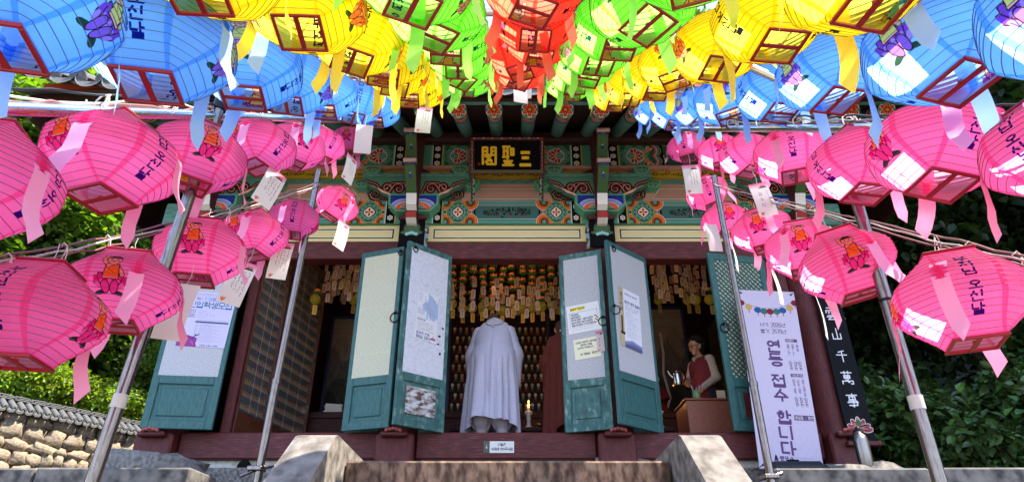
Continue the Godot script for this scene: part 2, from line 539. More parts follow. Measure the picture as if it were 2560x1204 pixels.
func scribble(c: Canvas, x: float, y: float, len: float, size: float, col: Color, down := false):   # a line of print or handwriting too small to read
	var r := RandomNumberGenerator.new()
	r.seed = int(x * 31 + y * 17 + len)
	var p := 0.0
	while p < len:
		var o := Vector2(x, y + p) if down else Vector2(x + p, y)
		for k in 3:
			var a := o + Vector2(r.randf(), r.randf()) * size * 0.8
			var b := a + (Vector2(size * 0.6, 0) if r.randf() < 0.5 else Vector2(0, size * 0.6)) + Vector2(r.randf() - 0.5, r.randf() - 0.5) * size * 0.3
			c.line(a, b, maxf(1.0, size * 0.13), col)
		p += size * (1.1 if r.randf() < 0.8 else 1.7)

# ---------- the paper lanterns ----------
const LD := 0.40     # width of a lantern
const NTH := ["nearest", "second", "third", "fourth", "fifth", "sixth", "seventh", "farthest"]

func child_print(c: Canvas, x: float, y: float, k: float, robe: Color, petal: Color):    # small child in a robe standing in a lotus, one hand raised
	var ink := rgb(60, 26, 30)
	var skin := rgb(250, 186, 140)
	var P := func(a: float, b: float) -> Vector2: return Vector2(x + a * k, y + b * k)
	for s in [-1, 1]:
		c.oval(x + s * 26 * k, y + 150 * k, 22 * k, 6 * k, rgb(40, 70, 50), s * 0.2)
	for q in [[-34, 122, -0.9], [34, 122, 0.9], [-22, 116, -0.5], [22, 116, 0.5], [0, 114, 0.0]]:
		c.oval(x + q[0] * k, y + q[1] * k, 13 * k, 30 * k, ink, q[2])
		c.oval(x + q[0] * k, y + q[1] * k, 10.5 * k, 27 * k, petal, q[2])
		c.oval(x + q[0] * k, y + (q[1] + 10) * k, 6 * k, 13 * k, petal.lightened(0.35), q[2])
	for q in [[-14, 134, -0.25], [14, 134, 0.25]]:
		c.oval(x + q[0] * k, y + q[1] * k, 14 * k, 20 * k, ink, q[2])
		c.oval(x + q[0] * k, y + q[1] * k, 11.5 * k, 17.5 * k, petal.lightened(0.15), q[2])
	c.stroke([P.call(-14, 62), P.call(-30, 40), P.call(-28, 8)], 15 * k, ink)
	c.stroke([P.call(-14, 62), P.call(-30, 40), P.call(-28, 8)], 11 * k, skin)
	c.stroke([P.call(14, 62), P.call(28, 82), P.call(34, 96)], 15 * k, ink)
	c.stroke([P.call(14, 62), P.call(28, 82), P.call(34, 96)], 11 * k, skin)
	c.poly(PackedVector2Array([P.call(-20, 52), P.call(20, 52), P.call(26, 112), P.call(-26, 112)]), ink)
	c.poly(PackedVector2Array([P.call(-17, 54), P.call(17, 54), P.call(23, 110), P.call(-23, 110)]), skin)
	c.poly(PackedVector2Array([P.call(-17, 70), P.call(17, 54), P.call(23, 104), P.call(-23, 104)]), robe)
	c.stroke([P.call(-17, 70), P.call(18, 54)], 2.5 * k, ink)
	c.stroke([P.call(-10, 76), P.call(12, 92)], 2 * k, robe.darkened(0.4))
	c.oval(x, y + 32 * k, 24 * k, 23 * k, ink)
	c.oval(x, y + 33 * k, 21.5 * k, 21 * k, skin)
	c.oval(x, y + 31 * k, 22 * k, 20 * k, ink, 0.0, PI * 1.04, PI * 1.96)
	c.oval(x, y + 11 * k, 8 * k, 7 * k, ink)
	for s in [-1, 1]:
		c.oval(x + s * 9 * k, y + 33 * k, 3 * k, 2.4 * k, ink)
		c.oval(x + s * 13 * k, y + 41 * k, 4 * k, 3 * k, rgb(240, 140, 120))
	c.oval(x, y + 22 * k, 2 * k, 2 * k, rgb(200, 40, 40))
	c.stroke([P.call(-5, 43), P.call(0, 46), P.call(5, 43)], 1.8 * k, ink)

func lantern_mat(base: Color, robe: Color, petal: Color, ink: Color) -> StandardMaterial3D:
	var c := Canvas.new(1024, 512, base)
	var r := RandomNumberGenerator.new()
	r.seed = int(base.r8 * 7 + base.b8)
	for i in 60:      # slight unevenness of the cloth
		var a := base.lerp(Color.WHITE if r.randf() < 0.5 else base.darkened(0.4), 0.06)
		c.rect(r.randf() * 1024, r.randf() * 512, 20 + r.randf() * 120, 10 + r.randf() * 20, a)
	var seam := Color(base.r * base.r, base.g * base.g, base.b * base.b).lerp(base, 0.25)
	for k in 9:       # overlaps of the cloth panels
		c.rect(k * 128 - 9, 0, 18, 512, seam)
	c.rect(0, 0, 1024, 10, seam)
	c.rect(0, 502, 1024, 10, seam)
	for k in [1, 5]:
		var tx := Canvas.new(80, 520, Color(ink.r, ink.g, ink.b, 0.0))     # drawn upright, then fitted to the width of a panel
		write(tx, "부처님 오신날", 10, 8, 60, 10.5, ink, true, 1.2)
		tx.im.resize(38, 380, Image.INTERPOLATE_BILINEAR)
		c.im.blend_rect(tx.im, Rect2i(0, 0, 38, 380), Vector2i(64 + k * 128 - 19, 84))
		var fc := Canvas.new(200, 380, Color(0.3, 0.1, 0.1, 0.0))
		child_print(fc, 100, 20, 2.0, robe, petal)
		fc.im.resize(86, 340, Image.INTERPOLATE_BILINEAR)
		c.im.blend_rect(fc.im, Rect2i(0, 0, 86, 340), Vector2i(64 + (k + 2) % 8 * 128 - 43, 104))
	var m := print_mat(c, 0.38)
	m.texture_repeat = true
	m.backlight_enabled = true
	m.backlight = Color(1.6, 1.6, 1.6)
	return m

func lantern_point(k: int, f: float, t: float) -> Vector3:     # facet k, 0..1 across it, -1 bottom .. 1 top
	var a0 := deg_to_rad(45.0 * k - 22.5)
	var a := a0 + deg_to_rad(45.0) * f
	var c0 := Vector2(cos(a0), sin(a0))
	var c1 := Vector2(cos(a0 + PI / 4), sin(a0 + PI / 4))
	var o := c0.lerp(c1, f).lerp(Vector2(cos(a), sin(a)), 0.45) * 0.5 * LD * sqrt(1.0 - 0.55 * t * t)
	var q := deg_to_rad(45.0 * k)
	var sq := Vector2(cos(q), sin(q)) * sqrt(2.0)
	if k % 2 == 0:
		sq = (Vector2(cos(q - PI / 4), sin(q - PI / 4)).lerp(Vector2(cos(q + PI / 4), sin(q + PI / 4)), f)) * sqrt(2.0)
	sq *= 0.175 * LD
	var w := pow(clampf((absf(t) - 0.22) / 0.78, 0.0, 1.0), 1.5)
	var p := o.lerp(sq, w)
	return Vector3(p.x, 0.35 * LD * t, p.y)

func lantern_shape() -> Array:
	var s := st()
	s.set_smooth_group(1)
	var wires := st()
	var rows := 36
	for i in rows:
		var t0 := -1.0 + 2.0 * i / rows
		var t1 := -1.0 + 2.0 * (i + 1) / rows
		var in0 := 1.0 - 0.012 * (i % 2)          # the cloth sags a little between its wires
		var in1 := 1.0 - 0.012 * ((i + 1) % 2)
		for k in 8:
			for j in 4:
				var P := [lantern_point(k, j / 4.0, t0), lantern_point(k, (j + 1) / 4.0, t0), lantern_point(k, (j + 1) / 4.0, t1), lantern_point(k, j / 4.0, t1)]
				for n in 4:
					var g := in0 if n < 2 else in1
					P[n] = Vector3(P[n].x * g, P[n].y, P[n].z * g)
				var ua := 1.0 - (k + j / 4.0) / 8.0
				var ub := 1.0 - (k + (j + 1) / 4.0) / 8.0
				var va := (1.0 - t0) / 2
				var vb := (1.0 - t1) / 2
				var o: Vector3 = P[0] + P[2]
				tri(s, P[0], P[1], P[2], o, Vector2(ua, va), Vector2(ub, va), Vector2(ub, vb))
				tri(s, P[0], P[2], P[3], o, Vector2(ua, va), Vector2(ub, vb), Vector2(ua, vb))
		if i % 2 == 0:
			var pts := []
			for k in 8:
				for j in 4:
					pts.append(lantern_point(k, j / 4.0, t0) * Vector3(1.004, 1, 1.004))
			pts.append(pts[0])
			tube(wires, pts, 0.0011, 4, false)
	return [done(s), done(wires)]

func lantern_frame(bar: bool) -> ArrayMesh:
	var s := st()
	var r := 0.175 * LD
	var w := 0.01
	for q in [[0, -r, 2 * r + w, w], [0, r, 2 * r + w, w], [-r, 0, w, 2 * r - w], [r, 0, w, 2 * r - w]]:
		box(s, Vector3(q[0], 0, q[1]), Vector3(q[2], w, q[3]), 0.002)
	if bar:
		box(s, Vector3(0, 0, 0), Vector3(0.016, w * 0.7, 2 * r - w), 0.002)
		lathe(s, [Vector2(0.009, -0.001), Vector2(0.009, 0.009), Vector2(0.006, 0.01)], 10)
	return done(s)

func ribbon_mesh(v: int) -> ArrayMesh:
	var s := st()
	s.set_smooth_group(1)
	var r := RandomNumberGenerator.new()
	r.seed = 40 + v
	var hw := 0.024
	var path := [Vector2(0.156, 0.078), Vector2(0.188, 0.036), Vector2(0.2025, 0.0), Vector2(0.204, -0.045), Vector2(0.206, -0.08), Vector2(0.206 + r.randf() * 0.012, -0.115), Vector2(0.206 + r.randf() * 0.03, -0.15)]
	var twist := (r.randf() - 0.5) * 0.9
	var L := []
	for i in path.size():
		var p: Vector2 = path[i]
		var t: float = maxf(0, (i - 3) / 3.0)
		var a: float = twist * t
		var off := 0.012 * t * t * (1 if v % 2 else -1)
		L.append([Vector3(p.x - sin(a) * hw, p.y, off - cos(a) * hw), Vector3(p.x + sin(a) * hw, p.y, off + cos(a) * hw)])
	for i in path.size() - 1:
		quad(s, L[i][0], L[i][1], L[i + 1][1], L[i + 1][0], Vector3.RIGHT)
	var e = L[-1]
	tri(s, e[0], e[1], (e[0] + e[1]) / 2 + Vector3(0.004, -0.042, 0.006 if v % 2 == 0 else -0.02), Vector3.RIGHT)
	return done(s)

func make_lantern(kind: Dictionary, label: String, group: String, where: Vector3, yaw: float, lean: Vector2, n: int):
	var o := thing("paper_lantern", label, "lantern", where, 0.0, group)
	o.rotation = Vector3(lean.x, yaw, lean.y)
	o.scale = Vector3(rng.randf_range(0.97, 1.03), rng.randf_range(0.93, 1.05), rng.randf_range(0.97, 1.03))
	obj("shade", cache.lantern[0], kind.cloth, o)
	obj("wire_rings", cache.lantern[1], kind.wire, o)
	obj("bottom_frame", cache.frame_bar, M.frame_red, o, Vector3(0, -0.35 * LD - 0.003, 0))
	obj("top_frame", cache.frame_top, M.frame_red, o, Vector3(0, 0.35 * LD + 0.003, 0))
	for k in ([0, 1, 2] if n % 3 else [0, 2, 3]):
		var b := obj("ribbon", cache.ribbon[(n * 3 + k * 2) % 5], kind.ribbon, o)
		b.rotation.y = deg_to_rad(22.5 + 90 * k + (45 if n % 2 else 0))
		b.position.y = -0.01 * ((n + k) % 3)
	var s: ArrayMesh = cache.hanger
	obj("hanger", s, M.cable, o)
	return o

func build_lanterns():
	cache.lantern = lantern_shape()
	cache.frame_bar = lantern_frame(true)
	cache.frame_top = lantern_frame(false)
	cache.ribbon = []
	for v in 5:
		cache.ribbon.append(ribbon_mesh(v))
	var hs := st()
	tube(hs, [Vector3(-0.07, 0.143, 0), Vector3(-0.04, 0.17, 0), Vector3(0, 0.18, 0), Vector3(0.04, 0.17, 0), Vector3(0.07, 0.143, 0)], 0.0014, 5)
	tube(hs, [Vector3(0, 0.18, 0), Vector3(0.004, 0.2, 0.003), Vector3(0, 0.23, 0)], 0.0014, 5)
	cache.hanger = done(hs)
	var spec := {
		"pink": [rgb(255, 158, 204), rgb(250, 130, 30), rgb(225, 30, 130), rgb(50, 16, 110)],
		"blue": [rgb(152, 202, 255), rgb(240, 220, 110), rgb(140, 70, 190), rgb(16, 30, 120)],
		"yellow": [rgb(255, 232, 70), rgb(230, 120, 30), rgb(220, 90, 60), rgb(20, 18, 30)],
		"green": [rgb(172, 244, 110), rgb(240, 190, 60), rgb(200, 70, 120), rgb(16, 60, 70)],
		"red": [rgb(255, 118, 92), rgb(240, 170, 40), rgb(190, 30, 120), rgb(40, 10, 60)]}
	var K := {}
	for n in spec:
		var q = spec[n]
		var rb := mat(Color(q[0]).lerp(Color.WHITE, 0.12), 0.5)
		rb.backlight_enabled = true
		rb.backlight = Color(q[0]) * 0.9
		K[n] = {"cloth": lantern_mat(q[0], q[1], q[2], q[3]), "wire": mat(Color(q[0]).darkened(0.5), 0.5), "ribbon": rb}
	# hanging rows: where the bottom frame shows, apparent width, turn
	var rows := [
		["red", "middle overhead row", [[1335, 26, 262, 112], [1338, 100, 205, 4], [1350, 142, 178, 100], [1302, 182, 158, 70], [1300, 208, 144, 20]]],
		["green", "row left of the red lanterns", [[1030, 12, 322, 28], [1084, 92, 262, 122], [1116, 138, 212, 94], [1144, 174, 176, 4], [1156, 204, 154, 35], [1164, 226, 138, 8]]],
		["green", "row right of the red lanterns", [[1738, -38, 350, 70], [1618, 68, 282, 36], [1545, 120, 225, 96], [1495, 166, 188, 10], [1468, 196, 164, 102], [1440, 216, 146, 4], [1428, 236, 128, 90]]],
		["yellow", "overhead row on the left", [[492, -22, 420, 2], [748, 90, 318, 3], [880, 156, 252, 26], [957, 188, 210, 104], [984, 218, 176, 18], [1021, 248, 146, 95], [1048, 257, 126, 12]]],
		["yellow", "overhead row on the right", [[2190, 14, 430, 12], [1945, 115, 300, 98], [1803, 178, 225, 8], [1690, 205, 180, 60], [1640, 230, 156, 96], [1577, 250, 132, 5], [1537, 263, 114, 95]]],
		["blue", "overhead row on the left", [[-30, 112, 520, 14], [362, 208, 382, 12], [603, 240, 278, 100], [716, 260, 215, 10], [806, 280, 170, 96], [882, 294, 140, 24], [938, 305, 118, 92]]],
		["blue", "overhead row on the right", [[2830, 130, 560, 10], [2400, 212, 392, 18], [2098, 253, 275, 12], [1955, 283, 205, 98], [1825, 293, 162, 60], [1758, 306, 135, 20], [1690, 311, 118, 94], [1640, 305, 104, 10]]]]
	var n := 0
	for row in rows:
		for i in row[2].size():
			var q = row[2][i]
			var d: float = 1650.0 * LD / q[2]
			var lab := "%s paper lantern, %s from the viewer in the %s" % [row[0], NTH[7 if i == row[2].size() - 1 else i], row[1]]
			make_lantern(K[row[0]], lab, "paper lanterns strung over the stair", at(q[0], q[1], d) + Vector3(0, 0.35 * LD, 0), deg_to_rad(q[3]), Vector2(rng.randf_range(-0.05, 0.05), rng.randf_range(-0.05, 0.05)), n)
			n += 1
	# pink rows: centre, apparent width, where a print shows across the face (text t, child f), lean
	var pink := [
		["upper row on the left pipe", [[-65, 445, 390, "t", 0.85, 0.0], [280, 402, 318, "t", 0.6, 0.02], [495, 392, 232, "f", 0.15, -0.03], [650, 368, 180, "t", 0.62, 0.0], [737, 366, 150, "f", 0.3, 0.0], [803, 364, 118, "t", 0.5, 0.03], [872, 355, 96, "f", -0.2, 0.0]]],
		["upper row on the right pipe", [[2672, 360, 390, "t", -0.5, 0.0], [2345, 373, 325, "f", -0.75, -0.2], [2152, 412, 250, "t", -0.78, -0.05], [1978, 386, 184, "t", 0.1, 0.02], [1868, 388, 140, "t", -0.7, 0.05], [1803, 382, 116, "f", 0.05, -0.04], [1718, 368, 100, "t", -0.2, 0.0]]],
		["lower row on the left wire", [[80, 785, 345, "t", -0.5, 0.0], [308, 727, 275, "f", -0.28, 0.0], [502, 630, 222, "f", -0.25, 0.0], [636, 588, 168, "t", 0.75, 0.0], [735, 548, 126, "t", -0.1, -0.05], [842, 510, 112, "f", 0.35, -0.38]]],
		["lower row on the right wire", [[2402, 750, 318, "t", 0.25, 0.02], [2116, 662, 236, "f", 0.18, 0.2], [2008, 624, 186, "f", 0.02, -0.08], [1905, 576, 152, "f", -0.1, 0.1], [1810, 550, 114, "f", 0.3, 0.05], [1768, 482, 108, "t", 0.0, 0.3]]]]
	for row in pink:
		for i in row[1].size():
			var q = row[1][i]
			var d: float = 1650.0 * LD / q[2]
			var p := at(q[0], q[1], d)
			var to := EYE - p
			var yaw := atan2(to.x, to.z) + asin(q[4]) - (PI / 2 if q[3] == "f" else 0.0)
			var lab := "pink paper lantern, %s from the viewer in the %s" % [NTH[7 if i == row[1].size() - 1 else i], row[0]]
			var o = make_lantern(K.pink, lab, "paper lanterns strung over the stair", p, 0.0, Vector2.ZERO, n)
			o.basis = Basis(Vector3.BACK, q[5] + rng.randf_range(-0.03, 0.03)) * Basis(Vector3.UP, yaw) * Basis.from_scale(Vector3(1.0, rng.randf_range(0.93, 1.04), 1.0))
			n += 1
	build_tags()

func tag_print(kind: int) -> Material:
	var base := rgb(244, 238, 230) if kind < 3 else rgb(240, 222, 216)
	var c := Canvas.new(160, 350, base)
	if kind < 3:
		for i in 12:
			c.rect(0, i * 5, 160, 5, rgb(236, 120, 160).lerp(base, i / 12.0))
		c.poly(PackedVector2Array([Vector2(70, 62), Vector2(150, 62), Vector2(128, 46), Vector2(100, 40)]), rgb(50, 70, 50))
		for i in 5:
			c.oval(96 + i * 9, 42 - (i % 2) * 8, 8, 7, rgb(226, 110, 130))
		for i in 4:
			c.oval(26 + i * 6, 325 - (i % 2) * 6, 5, 14, rgb(232, 130, 90), -0.4 + i * 0.3)
		if kind == 0:
			for i in 3:
				scribble(c, 116 - i * 26, 84, 150 + 20 * (i % 2), 12, rgb(40, 36, 40), true)
		elif kind == 1:
			write(c, "김소진", 52, 110, 30, 3, rgb(60, 56, 60), true, 1.9)
			scribble(c, 126, 80, 200, 8, rgb(40, 36, 40), true)
		else:
			for i in 4:
				scribble(c, 124 - i * 26, 80, 190 - 16 * i, 13, rgb(34, 30, 36), true)
	elif kind == 3:
		c.rect(6, 6, 148, 1, rgb(220, 196, 190))
	var m := print_mat(c, 0.8)
	m.backlight_enabled = true
	m.backlight = Color(0.9, 0.88, 0.86)
	return m

func build_tags():
	var mats := []
	for k in 4:
		mats.append(tag_print(k))
	var s := st()           # a slip of paper, curled a little, hung from its upper edge
	s.set_smooth_group(1)
	var w := 0.115
	var h := 0.25
	for i in 6:
		var t0 := i / 6.0
		var t1 := (i + 1) / 6.0
		var z0 := 0.018 * sin(t0 * 2.4)
		var z1 := 0.018 * sin(t1 * 2.4)
		quad(s, Vector3(-w / 2, -h * t0, z0), Vector3(w / 2, -h * t0, z0), Vector3(w / 2, -h * t1, z1), Vector3(-w / 2, -h * t1, z1), Vector3.BACK, Rect2(0, t0, 1, 1 / 6.0))
	var slip := done(s)
	var cs := st()
	tube(cs, [Vector3(0, 0, 0), Vector3(0.006, 0.04, 0), Vector3(0, 0.09, 0)], 0.0012, 4)
	var cord := done(cs)
	# u, v of the upper edge, distance, lean, turn, print, how it looks and where
	var list := [
		[912, 312, 4.6, 0.02, 10, 3, "blank white paper slip below the farthest pink lanterns of the left pipe"],
		[1063, 268, 5.0, -0.03, 5, 0, "printed white paper slip hanging in front of the rafters left of the name board"],
		[1296, 196, 5.2, 0.06, 20, 3, "long blank cream paper slip below the red lanterns, the front one of two"],
		[1314, 188, 5.3, -0.05, -8, 3, "blank white paper slip behind a cream one below the red lanterns"],
		[1725, 412, 4.7, 0.0, -5, 0, "printed slip with a pink header below the farthest pink lantern of the right pipe"],
		[1893, 458, 4.2, 0.12, -8, 1, "printed name slip below the pink lanterns in the middle of the right pipe"],
		[880, 392, 5.0, -0.16, 62, 0, "narrow turned paper slip above the pale tilted pink lantern"],
		[695, 430, 3.6, -0.28, 48, 2, "slanting handwritten slip between the two pink rows on the left"],
		[860, 556, 5.2, -0.16, 55, 0, "white slip hanging below the pale tilted pink lantern"],
		[712, 606, 4.0, -0.06, 10, 2, "handwritten white slip with a pink header above the shelf of small statues"],
		[618, 655, 3.4, -0.2, 20, 2, "sunlit slanting handwritten slip covering the frame of the left door leaf"],
		[466, 710, 2.75, -0.1, 6, 3, "large blank pale pink slip in front of the recruitment poster"],
		[1826, 600, 5.0, 0.08, 62, 0, "narrow turned slip at the top of the thin right pole"],
		[1928, 668, 4.3, 0.2, 55, 0, "narrow slip hanging over the top of the lilac banner"],
		[2030, 716, 3.1, 0.12, 60, 0, "narrow curled slip hanging in front of the black plaque"],
		[1775, 560, 5.3, 0.05, 12, 3, "blank pale slip below the small pink lanterns of the lower right wire"]]
	for q in list:
		var o := thing("paper_slip", q[6], "paper slip", at(q[0], q[1], q[2]), 0.0, "name slips hanging from the lanterns")
		o.rotation = Vector3(0, deg_to_rad(q[4]), q[3])
		obj("slip", slip, mats[q[5]], o)
		obj("cord", cord, M.paper, o)

# ---------- the pipes, poles and wires the lanterns hang from ----------
func wavy(a: Vector3, b: Vector3, n: int, amp: float, sd: int, sag := 0.0) -> Array:
	var r := RandomNumberGenerator.new()
	r.seed = sd
	var p := []
	for i in n + 1:
		var t := float(i) / n
		p.append(a.lerp(b, t) + Vector3(0, (r.randf() - 0.5) * amp - sag * 4 * t * (1 - t), (r.randf() - 0.5) * amp))
	return p

func build_frame():
	for side in [-1, 1]:
		var word := "left" if side < 0 else "right"
		var a := at(0, 270, 1.76) if side < 0 else at(2560, 318, 1.79)
		var b := at(858, 300, 5.2) if side < 0 else at(1692, 322, 5.4)
		a += (a - b) * 0.35
		var s := st()
		tube(s, [a, b], 0.021, 14)
		var o := thing("rail_pipe", "long steel pipe carrying the upper pink lanterns on the %s" % word, "pipe", a, 0.0, "steel lantern frame")
		var pm := obj("pipe", done(s), M.steel, o, -a)
		for k in 3:
			var cs := st()
			var off := Vector3(0, 0.034 + 0.012 * k, 0.012 * (k - 1))
			tube(cs, wavy(a + off, b + off, 44, 0.022, 7 * k + side), 0.0045 if k else 0.0065, 6)
			obj("cable", done(cs), [M.cable_brown, M.cable, M.cable_black][k], o, -a)
		for k in 9:      # ties wound round pipe and cables
			var p := a.lerp(b, 0.16 + 0.095 * k)
			var ts := st()
			var ring := []
			for j in 11:
				var ang := TAU * j / 10
				ring.append(p + Vector3(side * cos(ang) * 0.03, 0.016 + sin(ang) * 0.046, 0.004 * j))
			tube(ts, ring, 0.003, 5)
			for j in 2:
				tube(ts, [p + Vector3(0, 0.05, 0), p + Vector3(0.012 + 0.01 * j, 0.062, 0.012), p + Vector3(0.022, 0.056 - 0.02 * j, 0.02), p + Vector3(0.026, 0.03, 0.026), p + Vector3(0.018 + 0.01 * j, 0.0, 0.03)], 0.0018, 5)
			obj("tie", done(ts), M.paper, o, -a)
		# lower wires
		var W := [at(0, 655, 1.85), at(430, 570, 2.95), at(800, 462, 5.3)] if side < 0 else [at(2560, 650, 1.95), at(2180, 565, 2.95), at(1786, 462, 5.3)]
		W[0] += (W[0] - W[1]) * 0.5
		var lo := thing("lantern_wire", "bundle of wires carrying the lower pink lanterns on the %s" % word, "wire", W[0], 0.0, "lower lantern wires")
		for k in 3:
			var ws := st()
			var off := Vector3(0, 0.012 * (k - 1), 0.01 * k)
			var p := wavy(W[0] + off, W[1] + off, 16, 0.012, 20 + k + side, 0.01)
			p.append_array(wavy(W[1] + off, W[2] + off, 22, 0.012, 30 + k + side, 0.012).slice(1))
			tube(ws, p, 0.0038, 6)
			obj("wire", done(ws), [M.cable_brown, M.cable, M.cable_brown][k], lo, -W[0])
		for k in 5:
			var p: Vector3 = W[0].lerp(W[1], 0.35 + 0.16 * k) if k < 3 else W[1].lerp(W[2], 0.25 * (k - 2))
			var ts := st()
			for j in 2:
				tube(ts, [p + Vector3(-0.012, 0.012, 0), p + Vector3(0, 0.022, 0.008), p + Vector3(0.012, 0.01, 0.004), p + Vector3(0.008 + 0.008 * j, -0.015, 0), p + Vector3(0.002 + 0.014 * j, -0.04, 0), p + Vector3(0.004 + 0.02 * j, -0.06, 0)], 0.0018, 5)
			obj("tie", done(ts), M.paper, lo, -W[0])
		# poles
		var f := at(226, 1210, 2.28) if side < 0 else at(2353, 1210, 2.28)
		var g := at(550, 262, 3.02) if side < 0 else at(2078, 280, 3.02)
		f += (f - g) * 0.45
		var po := thing("thick_pole", "thick leaning steel pole of the lantern frame on the %s" % word, "pole", f, 0.0, "poles of the lantern frame")
		var ps := st()
		tube(ps, [f, g], 0.0245, 16)
		obj("pipe", done(ps), M.pole, po, -f)
		for k in 3:      # bands of tape and wire wound round the pole
			var bs := st()
			var p := f.lerp(g, [0.42, 0.6, 0.83][k])
			tube(bs, [p, p + (g - f).normalized() * [0.05, 0.012, 0.03][k]], 0.0262, 14)
			obj("tape_band", done(bs), [M.cable, M.iron, M.cable_brown][k], po, -f)
		var js := st()
		var dir := (g - f).normalized()
		tube(js, [g - dir * 0.03, g + dir * 0.03], 0.031, 14)
		obj("clamp", done(js), M.iron, po, -f)
		var f2 := on(640, 1200, 4.6) if side < 0 else on(1930, 1200, 4.6)
		var g2 := on(797, 425, 4.6) if side < 0 else on(1786, 440, 4.6)
		var m2 := f2.lerp(g2, 0.27)
		f2.y = 1.9
		var to := thing("thin_pole", "thin jointed steel pole standing beside the %s stair cheek" % word, "pole", f2, 0.0, "poles of the lantern frame")
		var t1 := st()
		tube(t1, [f2, m2], 0.028, 14)
		obj("lower_pipe", done(t1), M.pole, to, -f2)
		var t2 := st()
		tube(t2, [m2, g2], 0.0235, 14)
		obj("upper_pipe", done(t2), M.pole, to, -f2)
		var t3 := st()
		tube(t3, [m2 + Vector3(0, -0.02, 0), m2 + Vector3(0, 0.012, 0)], 0.031, 14)
		var cl := on(640, 1172, 4.6) if side < 0 else on(1926, 1192, 4.6)
		box(t3, cl, Vector3(0.1, 0.03, 0.1), 0.006)
		tube(t3, [cl + Vector3(-0.09, -0.05, 0.03), cl, cl + Vector3(0.1, 0.03, -0.04)], 0.012, 8)
		obj("clamp", done(t3), M.pole, to, -f2)
	# hoops over the stair
	var L := at(550, 262, 3.02)
	var R := at(2078, 280, 3.02)
	var hoops := [[L, R, 0.62]]
	for i in 1:
		var p := []
		for k in 15:
			var t := k / 14.0
			p.append(hoops[i][0].lerp(hoops[i][1], t) + Vector3(0, hoops[i][2] * pow(sin(PI * t), 0.8), 0))
		var hs := st()
		tube(hs, p, 0.019, 10)
		tag(obj("roof_hoop", done(hs), M.steel), "bent steel hoop arching over the hanging lanterns", "hoop")
	# long wires over each hanging row
	var lines := [["red", 1290, 560, -26], ["left green", 1000, 420, -10], ["right green", 1590, 420, -10], ["left yellow", 700, 330, 0], ["right yellow", 1900, 330, 0], ["left blue", 380, 392, 0], ["right blue", 2400, 392, 0]]
	var ends := [[1335, 26, 250, 1300, 208, 122], [1030, 12, 282, 1164, 226, 116], [1738, -38, 350, 1428, 236, 108], [492, -22, 420, 1048, 257, 116], [2190, 14, 430, 1537, 263, 102], [-30, 112, 520, 938, 305, 118], [2830, 130, 560, 1640, 305, 104]]
	for i in 7:
		var e = ends[i]
		var p := at(e[0], e[1], 660.0 / e[2]) + Vector3(0, 0.55, 0)
		var q := at(e[3], e[4], 660.0 / e[5]) + Vector3(0, 0.55, 0)
		var ls := st()
		tube(ls, wavy(p + (p - q) * 0.3, q, 12, 0.01, i), 0.004, 6)
		tag(obj("row_wire", done(ls), M.cable), "wire carrying the %s row of lanterns" % lines[i][0], "wire", "wires over the lantern rows")

const WALL_A := Vector2(-10.35, -8.73)

# ---------- ground, terrace, stair ----------
func gy(x: float, z: float) -> float:      # height of the natural ground
	var y := 0.0
	if z < -1.2:
		y = clampf((-z - 1.2) / 3.6, 0, 1) * 1.3
	if z < -5.0 and z > -11.2 and absf(x) < 9.5:
		y = 2.0
	var back := maxf(0.0, -z - 11.2) * 0.55
	var side := maxf(0.0, absf(x) - 6.2)
	if z < -4.6:
		var k := clampf((-z - 4.6) / 2.0, 0, 1)
		if x < -5.5:      # the bank behind the field stone wall
			var s := (Vector2(x, z) - WALL_A).dot(Vector2(-0.838, -0.546))
			y = maxf(y, 2.3 * k + clampf(s + 1.6, 0, 1.6) * 0.62 * k + clampf(s, 0, 0.6) * 0.6 + clampf(s, 0, 60) * 0.5)
		else:
			y = maxf(y, 2.25 * k + k * minf(side * 0.5, 30.0) * clampf(side, 0, 1) + back * 0.9)
	y = minf(y, 34.0)
	return y

